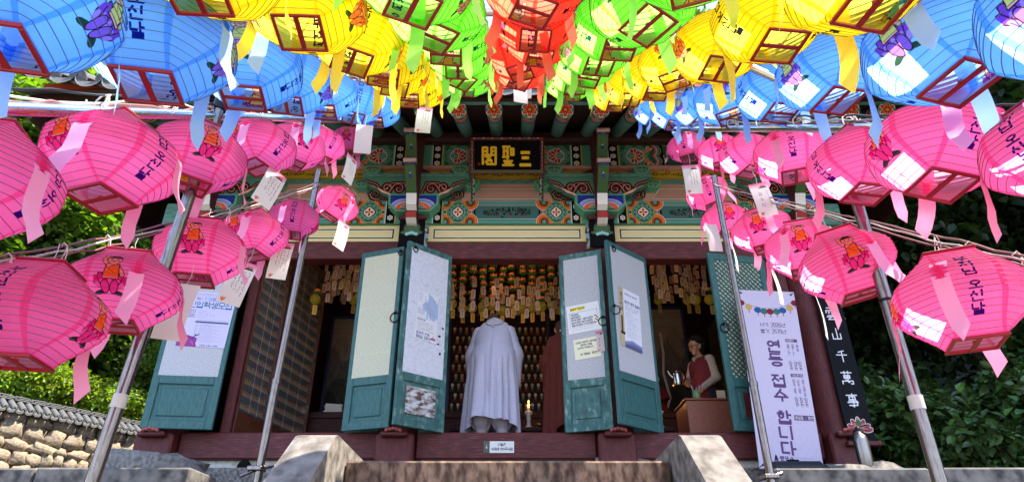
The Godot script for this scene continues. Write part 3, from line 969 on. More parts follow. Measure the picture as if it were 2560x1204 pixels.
func build_ground():
	var n := FastNoiseLite.new()
	n.seed = 4
	n.frequency = 0.12
	var s := st()
	s.set_smooth_group(1)
	var xs := []
	var zs := []
	for i in 71:
		var t := (i - 35) / 35.0
		xs.append(signf(t) * (absf(t) * 12.0 + pow(absf(t), 4.0) * 188.0))
		zs.append(-6.0 + signf(t) * (absf(t) * 12.0 + pow(absf(t), 4.0) * 188.0))
	for i in 70:
		for j in 70:
			var P := []
			for e in [[0, 0], [1, 0], [1, 1], [0, 1]]:
				var x: float = xs[i + e[0]]
				var z: float = zs[j + e[1]]
				var y := gy(x, z)
				if y > 2.3:
					y += n.get_noise_2d(x * 3, z * 3) * 0.4
				P.append(Vector3(x, y, z))
			quad(s, P[0], P[1], P[2], P[3], Vector3.UP)
	struct("ground", done(s), M.soil)
	var ps := st()
	box(ps, Vector3(0, -0.04, 6), Vector3(9, 0.1, 16.5), 0.01)
	struct("path", done(ps), M.sand)
	# terrace
	var ts := st()
	box(ts, Vector3(0, 1.2, -8.2), Vector3(15.6, 2.24, 5.96))
	var terr := struct("terrace", done(ts), M.granite_grey)
	var x := -7.9
	var k := 0
	while x < 7.8:
		var w := 0.9 + 0.35 * rng.randf()
		if not (x + w > -1.45 and x < 1.4):
			var c := obj("coping_stone", box_mesh(Vector3(w - 0.012, 0.24, 0.5), 0.014), M.granite_grey, terr, Vector3(x + w / 2, 2.33 + 0.004 * (k % 3), -5.42))
			c.rotation.y = rng.randf_range(-0.006, 0.006)
		x += w
		k += 1
	# stair between two sloping cheeks
	var ss := st()
	for i in 11:
		var top := 2.45 - 0.222 * i
		box(ss, Vector3(-0.03, top - 0.5 - 0.12, -5.4 + 0.14 + 0.288 * i + 0.02), Vector3(2.34, 1.0, 0.5))
	var stair := struct("stair", done(ss), M.granite)
	for i in 11:
		var top := 2.45 - 0.222 * i
		obj("step", box_mesh(Vector3(2.3, 0.218, 0.36), 0.016), M.brown_stone if i < 2 else M.granite, stair, Vector3(-0.03, top - 0.109, -4.87 - 0.18 + 0.288 * i))
	for side in [-1, 1]:
		var P := PackedVector2Array([Vector2(5.46, 1.6), Vector2(5.46, 2.555), Vector2(4.6, 2.57), Vector2(4.54, 2.55), Vector2(1.3, 0.05), Vector2(1.3, -0.1), Vector2(4.6, -0.1)])
		var cs := st()
		extrude(cs, P, 0.272, Transform3D(Basis(Vector3(0, 0, -1), Vector3(0, 1, 0), Vector3(1, 0, 0)), Vector3(-1.325 if side < 0 else 1.275, 0, 0)))
		tag(obj("stair_cheek", done(cs), M.granite), "sloping granite stair cheek on the %s of the steps" % ["left", "", "right"][side + 1], "stair cheek", "stair cheeks")
	build_wall()

func stone_mesh(sd: int) -> ArrayMesh:
	var r := RandomNumberGenerator.new()
	r.seed = sd
	var n := FastNoiseLite.new()
	n.seed = sd
	n.frequency = 0.9
	var rows := 6
	var seg := 9
	var P := []
	for i in rows + 1:
		var ring := []
		for k in seg + 1:
			var a := TAU * (k % seg) / seg
			var b := PI * i / rows - PI / 2
			var v := Vector3(cos(a) * cos(b), sin(b), sin(a) * cos(b))
			var q := Vector3(signf(v.x) * pow(absf(v.x), 0.6), signf(v.y) * pow(absf(v.y), 0.6), signf(v.z) * pow(absf(v.z), 0.7))
			ring.append(q * 0.5 * (1.0 + 0.55 * n.get_noise_3dv(v) + 0.2 * n.get_noise_3dv(v * 3.0)))
		P.append(ring)
	var s := st()
	s.set_smooth_group(1)
	for i in rows:
		for k in seg:
			quad(s, P[i][k], P[i][k + 1], P[i + 1][k + 1], P[i + 1][k], P[i][k] + P[i + 1][k + 1])
	return done(s)

func build_wall():
	# a field stone wall under a row of tiles, left of the hall
	var A := Vector3(WALL_A.x, 3.42, WALL_A.y)
	var B := Vector3(-7.275, 3.42, -13.455)
	var dir := (B - A).normalized()
	var L := A.distance_to(B)
	var turn := atan2(-dir.z, dir.x)
	var o := thing("stone_wall", "field stone wall capped with grey roof tiles left of the hall", "wall", A, turn)
	var s := st()
	box(s, Vector3(L / 2, 0.1, 0), Vector3(L, 1.67, 0.34))
	obj("core", done(s), M.mortar, o)
	var shapes := []
	for i in 6:
		shapes.append(stone_mesh(60 + i))
	var rr := RandomNumberGenerator.new()
	rr.seed = 5
	var y := -0.1
	while y < 0.84:
		var hgt := rr.randf_range(0.17, 0.27)
		var x := -0.05
		while x < L - 0.02:
			var w := rr.randf_range(0.18, 0.44)
			var b := obj("stone", shapes[rr.randi() % 6], M.rock, o, Vector3(x + w / 2, y + hgt / 2 + rr.randf_range(-0.02, 0.02), 0.15))
			b.basis = Basis(Vector3.BACK, rr.randf_range(-0.25, 0.25)) * Basis.from_scale(Vector3(w * 1.08, hgt * 1.1, 0.24))
			x += w
		y += hgt * 0.97
	var cap := st()
	box(cap, Vector3(L / 2, 0.96, 0), Vector3(L, 0.06, 0.5))
	obj("cap_bed", done(cap), M.mortar, o)
	var tile := st()      # one curved cover tile running down the slope
	var segs := 6
	tile.set_smooth_group(1)
	for side in [0, 1]:
		for k in segs:
			var a := PI * k / segs
			var b := PI * (k + 1) / segs
			var q := []
			for e in [[a, 0.0], [b, 0.0], [b, 1.0], [a, 1.0]]:
				var rad := 0.05 if side == 0 else 0.038
				q.append(Vector3(cos(e[0]) * rad, sin(e[0]) * rad - 0.17 * e[1], 0.03 + 0.3 * e[1]))
			quad(tile, q[0], q[1], q[2], q[3], Vector3(cos((a + b) / 2), sin((a + b) / 2), 0.3) * (1 if side == 0 else -1))
	tile.set_smooth_group(-1)
	for k in segs:
		var a := PI * k / segs
		var b := PI * (k + 1) / segs
		var z := Vector3(0, -0.17, 0.33)
		quad(tile, z + Vector3(cos(a), sin(a), 0) * 0.05, z + Vector3(cos(b), sin(b), 0) * 0.05, z + Vector3(cos(b), sin(b), 0) * 0.038, z + Vector3(cos(a), sin(a), 0) * 0.038, Vector3.BACK)
	var tm := done(tile)
	var pan := st()       # the hollow tile between, its lip curving down
	pan.set_smooth_group(1)
	for k in segs:
		var a := PI + PI * k / segs
		var b := PI + PI * (k + 1) / segs
		for lay in [0.0, 0.014]:
			var q := []
			for e in [[a, 0.0], [b, 0.0], [b, 1.0], [a, 1.0]]:
				q.append(Vector3(cos(e[0]) * 0.062, sin(e[0]) * 0.034 - 0.18 * e[1] + 0.03 - lay, 0.02 + 0.33 * e[1]))
			quad(pan, q[0], q[1], q[2], q[3], Vector3(0, 1 if lay == 0.0 else -1, 0))
		var q2 := []
		for e in [[a, 0.0], [b, 0.0], [b, 0.035], [a, 0.035]]:
			q2.append(Vector3(cos(e[0]) * 0.062, sin(e[0]) * 0.034 - 0.15 - e[1], 0.352))
		quad(pan, q2[0], q2[1], q2[2], q2[3], Vector3.BACK)
	var pm := done(pan)
	var n := int(L / 0.135)
	for i in n:
		var px := (i + 0.5) * L / n
		var a := obj("cover_tile", tm, M.tile, o, Vector3(px, 1.13, 0))
		a.rotation.z = rr.randf_range(-0.03, 0.03)
		var p := obj("pan_tile", pm, M.tile, o, Vector3(px + L / n / 2, 1.11, 0))
		p.rotation.z = rr.randf_range(-0.03, 0.03)
		var bk := obj("cover_tile", tm, M.tile, o, Vector3(px, 1.13, 0))
		bk.rotation.y = PI
		var bp := obj("pan_tile", pm, M.tile, o, Vector3(px + L / n / 2, 1.11, 0))
		bp.rotation.y = PI
	for lay in 3:
		for i in int(L / 0.26):
			var r := obj("ridge_tile", box_mesh(Vector3(0.25, 0.026, 0.15 - 0.02 * lay), 0.01) if not cache.has("ridge%d" % lay) else cache["ridge%d" % lay], M.tile, o, Vector3(0.13 + i * 0.26 + 0.06 * (lay % 2), 1.165 + lay * 0.029, 0))
			cache["ridge%d" % lay] = r.mesh
			r.rotation.z = rr.randf_range(-0.04, 0.04)
			r.rotation.y = rr.randf_range(-0.06, 0.06)

# ---------- painted woodwork ----------
const TEAL := Color(0.35, 0.6, 0.53)
const DGREEN := Color(0.19, 0.4, 0.26)
const ORANGE := Color(0.92, 0.38, 0.18)
const BLUE := Color(0.16, 0.22, 0.56)
const LILAC := Color(0.54, 0.6, 0.85)
const YEL := Color(0.82, 0.66, 0.2)
const INK := Color(0.06, 0.055, 0.065)
const WHT := Color(0.93, 0.92, 0.88)
const MAR := Color(0.33, 0.09, 0.09)
const PNK := Color(0.94, 0.72, 0.63)

func dot_flower(c: Canvas, x: float, y: float, r: float):
	for i in 6:
		c.oval(x + cos(i * TAU / 6 + 0.5) * r * 0.62, y + sin(i * TAU / 6 + 0.5) * r * 0.62, r * 0.3, r * 0.3, WHT)
	c.oval(x, y, r * 0.24, r * 0.24, WHT)

func dot_band(c: Canvas, x: float, w: float, h: float, n: int, flip: bool):   # black band with white flowers between thin lines
	c.rect(x, 0, w, h, INK)
	c.rect(x, 0, w * 0.1, h, TEAL.lightened(0.2))
	c.rect(x + w * 0.1, 0, w * 0.05, h, WHT)
	c.rect(x + w * 0.8, 0, w * 0.1, h, YEL)
	c.rect(x + w * 0.88, 0, w * 0.12, h, TEAL)
	for i in n:
		dot_flower(c, x + w * 0.47, h * (i + 0.5) / n, w * 0.24)

func waves(c: Canvas, x: float, h: float, s: float, k: float):    # pointed waves that end a painted block, s the side they point to
	for q in [[0.0, ORANGE], [0.34, ORANGE.darkened(0.4)], [0.42, WHT], [0.5, LILAC], [0.72, BLUE], [0.86, WHT], [0.92, DGREEN], [1.35, YEL], [1.5, INK]]:
		var p := PackedVector2Array()
		var x0: float = x + s * q[0] * k
		p.append(Vector2(x0 - s * 6, 0))
		for i in 25:
			var t := i / 24.0
			p.append(Vector2(x0 + s * k * 0.75 * absf(sin(t * TAU)), h * t))
		p.append(Vector2(x0 - s * 6, h))
		p.append(Vector2(x + s * 2.6 * k, h))
		p.append(Vector2(x + s * 2.6 * k, 0))
		c.poly(p, q[1])

func upper_panel() -> Canvas:
	var W := 1100
	var H := 168
	var c := Canvas.new(W, H, TEAL)
	for s in [0, 1]:
		var X := func(x: float) -> float: return x if s == 0 else W - x
		var sg := 1.0 if s == 0 else -1.0
		# middle field, then the end block over it
		if s == 0:
			c.rect(330, 14, W - 660, H - 28, Color(0.2, 0.36, 0.3))
			c.rect(330, 10, W - 660, 4, INK); c.rect(330, H - 14, W - 660, 4, INK)
			for i in 26:
				var fx := 400 + i * 12.0
				dot_flower(c, fx, 50 + 60 * absf(sin(i * 0.7)), 9)
		c.rect(minf(X.call(150), X.call(345)), 0, 195, H, DGREEN)
		waves(c, X.call(345), H, sg, 26)
		for q in [[238, 84, 70], [205, 30, 26], [270, 30, 26], [205, 138, 26], [270, 138, 26], [300, 62, 24], [300, 108, 24], [180, 60, 24], [180, 108, 24]]:
			c.oval(X.call(q[0]), q[1], q[2], q[2], DGREEN.lightened(0.12))
			c.ring(X.call(q[0]), q[1], q[2], 3, TEAL.lightened(0.25))
			c.curl(X.call(q[0]), q[1], q[2] * 0.75, q[0], sg, 3, TEAL.lightened(0.3))
		for q in [[325, 22], [325, 146]]:
			c.curl(X.call(q[0]), q[1], 22, 0, sg, 9, PNK, 1.0)
			c.oval(X.call(q[0]), q[1], 6, 6, ORANGE)
		for q in [[312, 44, -0.5], [312, 124, 0.5]]:
			c.oval(X.call(q[0]), q[1], 34, 10, WHT, q[2] * sg)
			c.oval(X.call(q[0]), q[1], 32, 8, ORANGE, q[2] * sg)
		c.oval(X.call(240), 84, 56, 56, WHT)
		c.oval(X.call(240), 84, 53, 53, LILAC)
		c.oval(X.call(246), 84, 42, 42, BLUE)
		for q in [[0, 1.0], [0.55, 0.95], [-0.55, 0.95], [1.1, 0.85], [-1.1, 0.85], [1.6, 0.7], [-1.6, 0.7]]:
			var a: float = q[0]
			var cx: float = X.call(222 + 38 * cos(a) * q[1])
			var cy: float = 84 + 46 * sin(a) * q[1]
			var tu: float = a if s == 0 else PI - a
			c.oval(cx, cy, 28, 13, WHT, tu)
			c.oval(cx, cy, 25, 10.5, ORANGE, tu)
			c.oval(cx + 5 * cos(tu), cy + 5 * sin(tu), 13, 6, MAR.lightened(0.15), tu)
		c.oval(X.call(288), 84, 16, 14, YEL)
		c.oval(X.call(212), 84, 26, 28, WHT)
		c.oval(X.call(212), 84, 24, 26, DGREEN.lightened(0.15))
		for q in [[206, 72], [206, 96], [222, 84]]:
			c.curl(X.call(q[0]), q[1], 12, 0, 1, 2.5, TEAL.lightened(0.35))
		dot_band(c, minf(X.call(62), X.call(150)), 88, H, 3, s == 1)
	return c

func lower_panel() -> Canvas:
	var W := 1100
	var H := 154
	var c := Canvas.new(W, H, TEAL)
	c.rect(290, 24, W - 580, 4, INK); c.rect(290, 28, W - 580, 3, WHT)
	c.rect(290, H - 28, W - 580, 4, INK); c.rect(290, H - 31, W - 580, 3, WHT)
	c.rect(290, 31, W - 580, H - 62, Color(0.26, 0.42, 0.4))
	var r := RandomNumberGenerator.new()
	r.seed = 9
	for i in 90:      # brush painted peony branch
		var t := r.randf()
		var x := 390 + t * 320
		var y := 77 + (r.randf() - 0.5) * 74 * (1.0 - absf(t - 0.5) * 1.2)
		c.oval(x, y, 4 + r.randf() * 8, 3 + r.randf() * 5, [Color(0.1, 0.16, 0.13), Color(0.17, 0.26, 0.18), Color(0.12, 0.2, 0.15)][i % 3], r.randf() * 3)
	for i in 9:
		var x := 420 + i * 32.0
		c.oval(x, 70 + (i % 3) * 12, 9, 8, Color(0.36, 0.1, 0.12))
		c.oval(x + 2, 70 + (i % 3) * 12, 4, 4, Color(0.62, 0.3, 0.3))
	for s in [0, 1]:
		var X := func(x: float) -> float: return x if s == 0 else W - x
		var sg := 1.0 if s == 0 else -1.0
		c.rect(minf(X.call(120), X.call(300)), 0, 180, H, DGREEN)
		waves(c, X.call(296), H, sg, 15)
		for q in [[130, 10], [130, 144], [298, 10], [298, 144]]:
			for e in [[56, WHT], [53, ORANGE], [40, YEL], [36, ORANGE.darkened(0.25)], [22, MAR], [14, TEAL]]:
				c.oval(X.call(q[0]), q[1], e[0], e[0], e[1])
		for e in [[78, YEL], [74, DGREEN], [69, TEAL.lightened(0.3)], [65, DGREEN.darkened(0.2)], [48, TEAL.lightened(0.25)], [45, DGREEN]]:
			for a in 4:
				c.oval(X.call(214) + cos(a * PI / 2) * e[0] * 0.3, 77 + sin(a * PI / 2) * e[0] * 0.3, e[0] * 0.72, e[0] * 0.72, e[1])
		for a in 12:
			c.curl(X.call(214) + cos(a * TAU / 12) * 52, 77 + sin(a * TAU / 12) * 48, 11, a, 1, 2.5, TEAL.lightened(0.35))
		for e in [[34, WHT], [31, PNK.lightened(0.3)]]:
			for a in 4:
				c.oval(X.call(214) + cos(a * PI / 2) * 13, 77 + sin(a * PI / 2) * 13, e[0] * 0.62, e[0] * 0.62, e[1])
		for a in 4:
			c.oval(X.call(214) + cos(a * PI / 2) * 17, 77 + sin(a * PI / 2) * 17, 10, 6, Color(0.62, 0.1, 0.1), a * PI / 2)
		c.oval(X.call(214), 77, 8, 8, YEL)
		dot_band(c, minf(X.call(36), X.call(120)), 84, H, 2, s == 1)
	return c

func pink_panel() -> Canvas:
	var W := 1100
	var H := 148
	var c := Canvas.new(W, H, PNK.darkened(0.14))
	for q in [[6, 0.0, INK], [10, 0.02, WHT], [16, 0.0, PNK.darkened(0.2)]]:
		var o: float = q[0]
		c.poly(PackedVector2Array([Vector2(285 + o, H - 26 - o * 0.6), Vector2(350 + o * 0.5, 26 + o * 0.8), Vector2(W - 350 - o * 0.5, 26 + o * 0.8), Vector2(W - 285 - o, H - 26 - o * 0.6)]), q[2])
	for s in [0, 1]:
		var X := func(x: float) -> float: return x if s == 0 else W - x
		var sg := 1.0 if s == 0 else -1.0
		c.poly(PackedVector2Array([Vector2(X.call(0), 0), Vector2(X.call(300), 0), Vector2(X.call(285), 30), Vector2(X.call(240), H - 20), Vector2(X.call(0), H - 20)]), Color(0.32, 0.53, 0.46))
		for e in [[22, INK], [16, MAR], [3, PNK]]:
			c.curl(X.call(210), 78, 42, 0.4, -sg, e[0], e[1], 1.3)
			c.curl(X.call(140), 74, 42, 2.4, sg, e[0], e[1], 1.3)
			c.stroke([Vector2(X.call(250), 70), Vector2(X.call(232), 98), Vector2(X.call(180), 122)], e[0] * 0.8, e[1])
			c.stroke([Vector2(X.call(180), 40), Vector2(X.call(150), 30), Vector2(X.call(120), 60), Vector2(X.call(70), 110)], e[0] * 0.8, e[1])
	return c

func scribble_band() -> Canvas:
	var c := Canvas.new(1100, 60, YEL.darkened(0.06))
	for i in 14:
		var x := 60 + i * 74.0
		c.ring(x, 30 - (i % 3) * 8, 12, 5, INK)
		for j in 3:
			c.ring(x + 30 + j * 13, 34, 9, 4, INK, PI, TAU)
	return c

func scroll_board() -> Canvas:     # carved wing of a bracket: maroon scrolls outlined in pink on green
	var c := Canvas.new(440, 260, Color(0.33, 0.54, 0.46))
	for e in [[44, MAR.darkened(0.4)], [36, MAR], [5, PNK]]:
		c.curl(110, 120, 62, 0.0, -1, e[0], e[1], 1.2)
		c.curl(225, 110, 52, 2.0, 1, e[0], e[1], 1.2)
		c.stroke([Vector2(20, 170), Vector2(60, 60), Vector2(170, 60), Vector2(260, 150), Vector2(330, 70), Vector2(430, 40)], e[0] * 0.8, e[1])
	c.poly(PackedVector2Array([Vector2(0, 260), Vector2(0, 215), Vector2(60, 205), Vector2(120, 190), Vector2(200, 160), Vector2(280, 120), Vector2(360, 90), Vector2(440, 70), Vector2(440, 260)]), PNK)
	c.stroke([Vector2(0, 215), Vector2(60, 205), Vector2(120, 190), Vector2(200, 160), Vector2(280, 120), Vector2(360, 90), Vector2(440, 70)], 6, MAR.darkened(0.3))
	return c

func capital_print() -> Canvas:
	var c := Canvas.new(512, 256, DGREEN)
	c.rect(0, 0, 512, 70, MAR.darkened(0.25))
	for i in 8:
		var x := 32 + i * 64.0
		for e in [[44, YEL], [40, DGREEN], [34, TEAL.lightened(0.3)], [30, DGREEN.lightened(0.1)]]:
			c.oval(x, 92, e[0], e[0], e[1])
		c.curl(x - 12, 84, 16, 0, 1, 4, TEAL.lightened(0.4))
		c.curl(x + 12, 84, 16, PI, -1, 4, TEAL.lightened(0.4))
	c.rect(0, 102, 512, 8, TEAL.lightened(0.35))
	c.rect(0, 110, 512, 34, INK)
	for i in 10:
		dot_flower(c, 26 + i * 51, 127, 13)
	c.rect(0, 144, 512, 6, LILAC)
	for i in 5:
		var x := 51 + i * 102.0
		for e in [[52, WHT], [47, LILAC], [36, WHT], [32, TEAL.lightened(0.1)], [22, DGREEN], [14, ORANGE]]:
			c.oval(x, 196, e[0], e[0] * 0.9, e[1])
		c.curl(x + 50, 184, 24, 0, 1, 5, TEAL.lightened(0.4))
		c.curl(x + 50, 226, 20, 2, -1, 5, YEL)
	c.rect(0, 244, 512, 5, YEL)
	c.rect(0, 249, 512, 7, DGREEN.darkened(0.3))
	return c

func flower_print() -> Canvas:
	var c := Canvas.new(256, 256, Color(0.28, 0.5, 0.42))
	for a in 6:
		var q := Vector2(128, 128) + Vector2(cos(a * TAU / 6 + 0.52), sin(a * TAU / 6 + 0.52)) * 92
		c.oval(q.x, q.y, 30, 30, WHT)
		c.oval(q.x, q.y, 20, 20, TEAL.lightened(0.3))
	for e in [[52, 34, WHT], [47, 29, Color(0.72, 0.16, 0.12)], [30, 13, ORANGE]]:
		for a in 6:
			var g := a * TAU / 6 - PI / 2
			var q := Vector2(128, 128) + Vector2(cos(g), sin(g)) * 66
			c.oval(q.x, q.y, e[0], e[1], e[2], g)
	c.oval(128, 128, 26, 26, MAR)
	c.oval(128, 128, 22, 22, YEL)
	return c

func rafter_print() -> Canvas:
	var c := Canvas.new(256, 160, Color(0.27, 0.45, 0.39))
	for i in 5:
		var x := 26 + i * 51.0
		for e in [[30, 26, ORANGE], [26, 22, Color(0.2, 0.42, 0.3)], [16, 14, YEL]]:
			c.oval(x, 44, e[0], e[1], e[2])
		c.oval(x + 25, 22, 18, 12, MAR.lightened(0.2))
	var y := 74
	for e in [[6, WHT], [14, ORANGE], [6, INK], [12, LILAC], [4, WHT], [10, Color(0.6, 0.2, 0.16)], [5, YEL], [8, INK]]:
		c.rect(0, y, 256, e[0], e[1])
		y += e[0]
	return c

var HB := Vector3(-0.1, 2.45, -8.8)
var hall: Node3D

func part(called: String, mesh: Mesh, m: Material) -> MeshInstance3D:
	return obj(called, mesh, m, hall, -HB)

func face(x0: float, x1: float, y0: float, y1: float, z: float, m: Material, called: String, t := 0.02):   # painted board with its print on the front
	var s := st()
	quad(s, Vector3(x0, y1, z), Vector3(x1, y1, z), Vector3(x1, y0, z), Vector3(x0, y0, z), Vector3.BACK)
	for q in [[x0, y0, x1, y0, Vector3.DOWN], [x0, y1, x1, y1, Vector3.UP], [x0, y0, x0, y1, Vector3.LEFT], [x1, y0, x1, y1, Vector3.RIGHT]]:
		quad(s, Vector3(q[0], q[1], z), Vector3(q[2], q[3], z), Vector3(q[2], q[3], z - t), Vector3(q[0], q[1], z - t), q[4], Rect2(0.02, 0.02, 0.01, 0.01))
	return part(called, done(s), m)

func bar_part(called: String, x0: float, x1: float, y0: float, y1: float, z0: float, z1: float, m: Material, bev := 0.008):
	var s := st()
	beam(s, x0, x1, y0, y1, z0, z1, bev)
	return part(called, done(s), m)

func build_hall():
	hall = thing("temple_hall", "painted timber temple hall with three bays of opened doors and wide eaves", "temple", HB)
	var X0: float = COLS[0]
	var X3: float = COLS[3]
	var cap_m := print_mat(capital_print(), 0.6)
	cap_m.texture_repeat = true
	var shapes := [stone_mesh(91), stone_mesh(92)]
	for i in 4:
		var x: float = COLS[i]
		var s := st()
		lathe(s, [Vector2(0.2, 2.84), Vector2(0.2, 3.1), Vector2(0.19, 3.4), Vector2(0.185, 5.24), Vector2(0.18, 6.3)], 22, Transform3D(Basis.IDENTITY, Vector3(x, 0, WZ)))
		var col := part("column", done(s), M.red_y)
		var cs := st()
		lathe(cs, [Vector2(0.188, 5.2), Vector2(0.187, 5.72)], 26, Transform3D(Basis(Vector3.UP, PI / 2), Vector3(x, 0, WZ)))
		obj("capital", done(cs), cap_m, col)
		var f := obj("foundation_stone", shapes[i % 2], M.rock_grey, hall, Vector3(x, 2.58, WZ) - HB)
		f.scale = Vector3(0.62, 0.5, 0.55)
		var ps := st()
		box(ps, Vector3(x, 2.76, WZ + 0.06), Vector3(0.38, 0.58, 0.36), 0.02)
		part("sill_post", done(ps), M.red_y)
		var hs := st()
		box(hs, Vector3(x, 3.025, WZ + 0.28), Vector3(0.27, 0.05, 0.1), 0.015)
		var hb := part("hinge_block", done(hs), M.red_x)
		var ls := st()
		for k in 5:
			ball(ls, Vector3(x + (k - 2) * 0.034, 3.055 + 0.008 * (2 - absi(k - 2)), WZ + 0.34), Vector3(0.024, 0.018, 0.03), 8, 5, Basis(Vector3.BACK, (2 - k) * 0.4))
		obj("carved_petals", done(ls), mat(rgb(176, 90, 84), 0.6), hb)
	# sills, plaster, lintels and the painted beams of each bay
	var up_m := print_mat(upper_panel(), 0.6)
	var lo_m := print_mat(lower_panel(), 0.6)
	var pk_m := print_mat(pink_panel(), 0.65)
	var sc_m := print_mat(scribble_band(), 0.65)
	var cc := Canvas.new(1024, 112, rgb(232, 214, 156))
	cc.rect(36, 26, 952, 64, INK); cc.rect(44, 33, 936, 50, WHT); cc.rect(49, 38, 926, 40, rgb(232, 214, 156))
	for i in 40:
		cc.rect(rng.randf() * 1024, rng.randf() * 112, 30 + rng.randf() * 80, 1, rgb(216, 196, 140))
	var cr_m := print_mat(cc, 0.7)
	for b in 3:
		var x0: float = COLS[b]
		var x1: float = COLS[b + 1]
		bar_part("sill", x0 + 0.2, x1 - 0.2, 2.82, 3.085, WZ - 0.12, WZ + 0.1, M.red_x, 0.012)
		bar_part("plaster_panel", x0 + 0.23, x1 - 0.23, 2.45, 2.82, WZ - 0.06, WZ + 0.02, M.plaster, 0.004)
		bar_part("plinth_stone", x0 + 0.25, x1 - 0.25, 2.45, 2.72, WZ + 0.03, WZ + 0.22, M.rock_grey, 0.02)
		bar_part("lintel", x0 + 0.17, x1 - 0.17, 5.09, 5.325, WZ - 0.1, WZ + 0.08, M.red_x, 0.01)
		face(x0 + 0.17, x1 - 0.17, 5.328, 5.548, WZ + 0.06, cr_m, "cream_panel", 0.1)
		face(x0 + 0.14, x1 - 0.14, 5.551, 5.865, WZ + 0.11, lo_m, "painted_beam", 0.2)
		face(x0 + 0.1, x1 - 0.1, 5.868, 6.16, WZ + 0.04, pk_m, "pink_panel", 0.1)
		bar_part("green_rail", x0, x1, 6.163, 6.225, WZ - 0.05, WZ + 0.05, M.beam_green, 0.005)
		face(x0, x1, 6.228, 6.335, WZ + 0.07, sc_m, "yellow_rail", 0.12)
		bar_part("pink_rail", x0, x1, 6.338, 6.385, WZ - 0.05, WZ + 0.13, M.pink_beam, 0.006)
		face(x0 + 0.02, x1 - 0.02, 6.388, 6.722, WZ + 0.09, up_m, "painted_purlin_board", 0.16)
		for s in [-1, 1]:      # little bearing blocks on the rail
			for lv in [[0.68, 6.03], [0.54, 6.165]]:
				var xx: float = (x0 + lv[0]) if s < 0 else (x1 - lv[0])
				var bs := st()
				extrude(bs, PackedVector2Array([Vector2(-0.06, 0), Vector2(0.06, 0), Vector2(0.1, 0.06), Vector2(0.1, 0.11), Vector2(-0.1, 0.11), Vector2(-0.06 - 0.04, 0.06)]), 0.14, Transform3D(Basis.IDENTITY, Vector3(xx, lv[1], WZ + (0.1 if lv[0] > 0.6 else 0.2))))
				part("bearing_block", done(bs), fan_print())
	bar_part("purlin", -5.0, 4.9, 6.725, 6.87, WZ - 0.06, WZ + 0.2, M.dark_x, 0.03)
	# the outer returns of the painted beams past the corner columns
	for s in [-1, 1]:
		var xa := X0 - 0.9 if s < 0 else X3 + 0.19
		bar_part("beam_end", xa, xa + 0.71, 6.4, 6.7, WZ - 0.1, WZ + 0.08, M.beam_green, 0.02)
		bar_part("beam_end", xa + (0.25 if s < 0 else 0.0), xa + (0.71 if s < 0 else 0.45), 5.56, 5.86, WZ - 0.1, WZ + 0.08, M.beam_green, 0.02)
	build_brackets()
	# walls, floor and ceiling close the hall
	bar_part("floor", X0 - 0.05, X3 + 0.05, 2.86, FLOOR, -11.0, WZ - 0.125, M.dark_x, 0.0)
	bar_part("back_wall", X0 - 0.1, X3 + 0.1, FLOOR, 6.4, -11.12, -11.0, M.dark_x, 0.0)
	bar_part("side_wall", X0 - 0.1, X0 + 0.02, FLOOR, 6.4, -11.0, WZ - 0.19, M.dark_z, 0.0)
	bar_part("side_wall", X3 - 0.02, X3 + 0.1, FLOOR, 6.4, -11.0, WZ - 0.19, M.dark_z, 0.0)
	bar_part("side_panel", X3 - 0.06, X3 - 0.022, 3.4, 5.6, -10.6, -7.5, tri_mat(noise_tex(31, 0.02, [rgb(120, 100, 50), rgb(160, 138, 74)], [0, 1]), Vector3(1, 1, 1)), 0.01)
	bar_part("ceiling", X0 - 0.1, X3 + 0.1, 6.2, 6.3, -11.1, WZ - 0.12, M.dark_x, 0.0)
	bar_part("underfloor", X0, X3, 2.452, 2.86, -11.0, WZ - 0.1, M.rock_grey, 0.0)
	# door jambs
	for x in [-2.98, 2.98, 3.14]:
		bar_part("jamb", x - 0.05, x + 0.05, 3.088, 5.088, WZ - 0.04, WZ + 0.05, M.red_y, 0.008)
	var vs := st()
	lathe(vs, [Vector2(0.0, 0.0), Vector2(0.06, 0.0), Vector2(0.07, -0.012), Vector2(0.07, -0.02)], 16, Transform3D(Basis(Vector3.RIGHT, PI / 2), on(607, 1166, 6.9)))
	part("vent_hole", done(vs), M.black)
	build_roof()
	build_doors()

func fan_print() -> Material:
	if not cache.has("fan"):
		var c := Canvas.new(200, 110, rgb(104, 176, 140))
		c.poly(PackedVector2Array([Vector2(16, 14), Vector2(184, 14), Vector2(168, 66), Vector2(120, 98), Vector2(80, 98), Vector2(32, 66)]), DGREEN)
		for q in [[60, 50, 24], [140, 50, 24], [100, 74, 20], [100, 40, 16]]:
			c.curl(q[0], q[1], q[2], 0, 1, 4, TEAL.lightened(0.45))
		c.oval(34, 24, 14, 8, ORANGE)
		c.oval(166, 24, 14, 8, ORANGE)
		cache.fan = print_mat(c, 0.6)
	return cache.fan

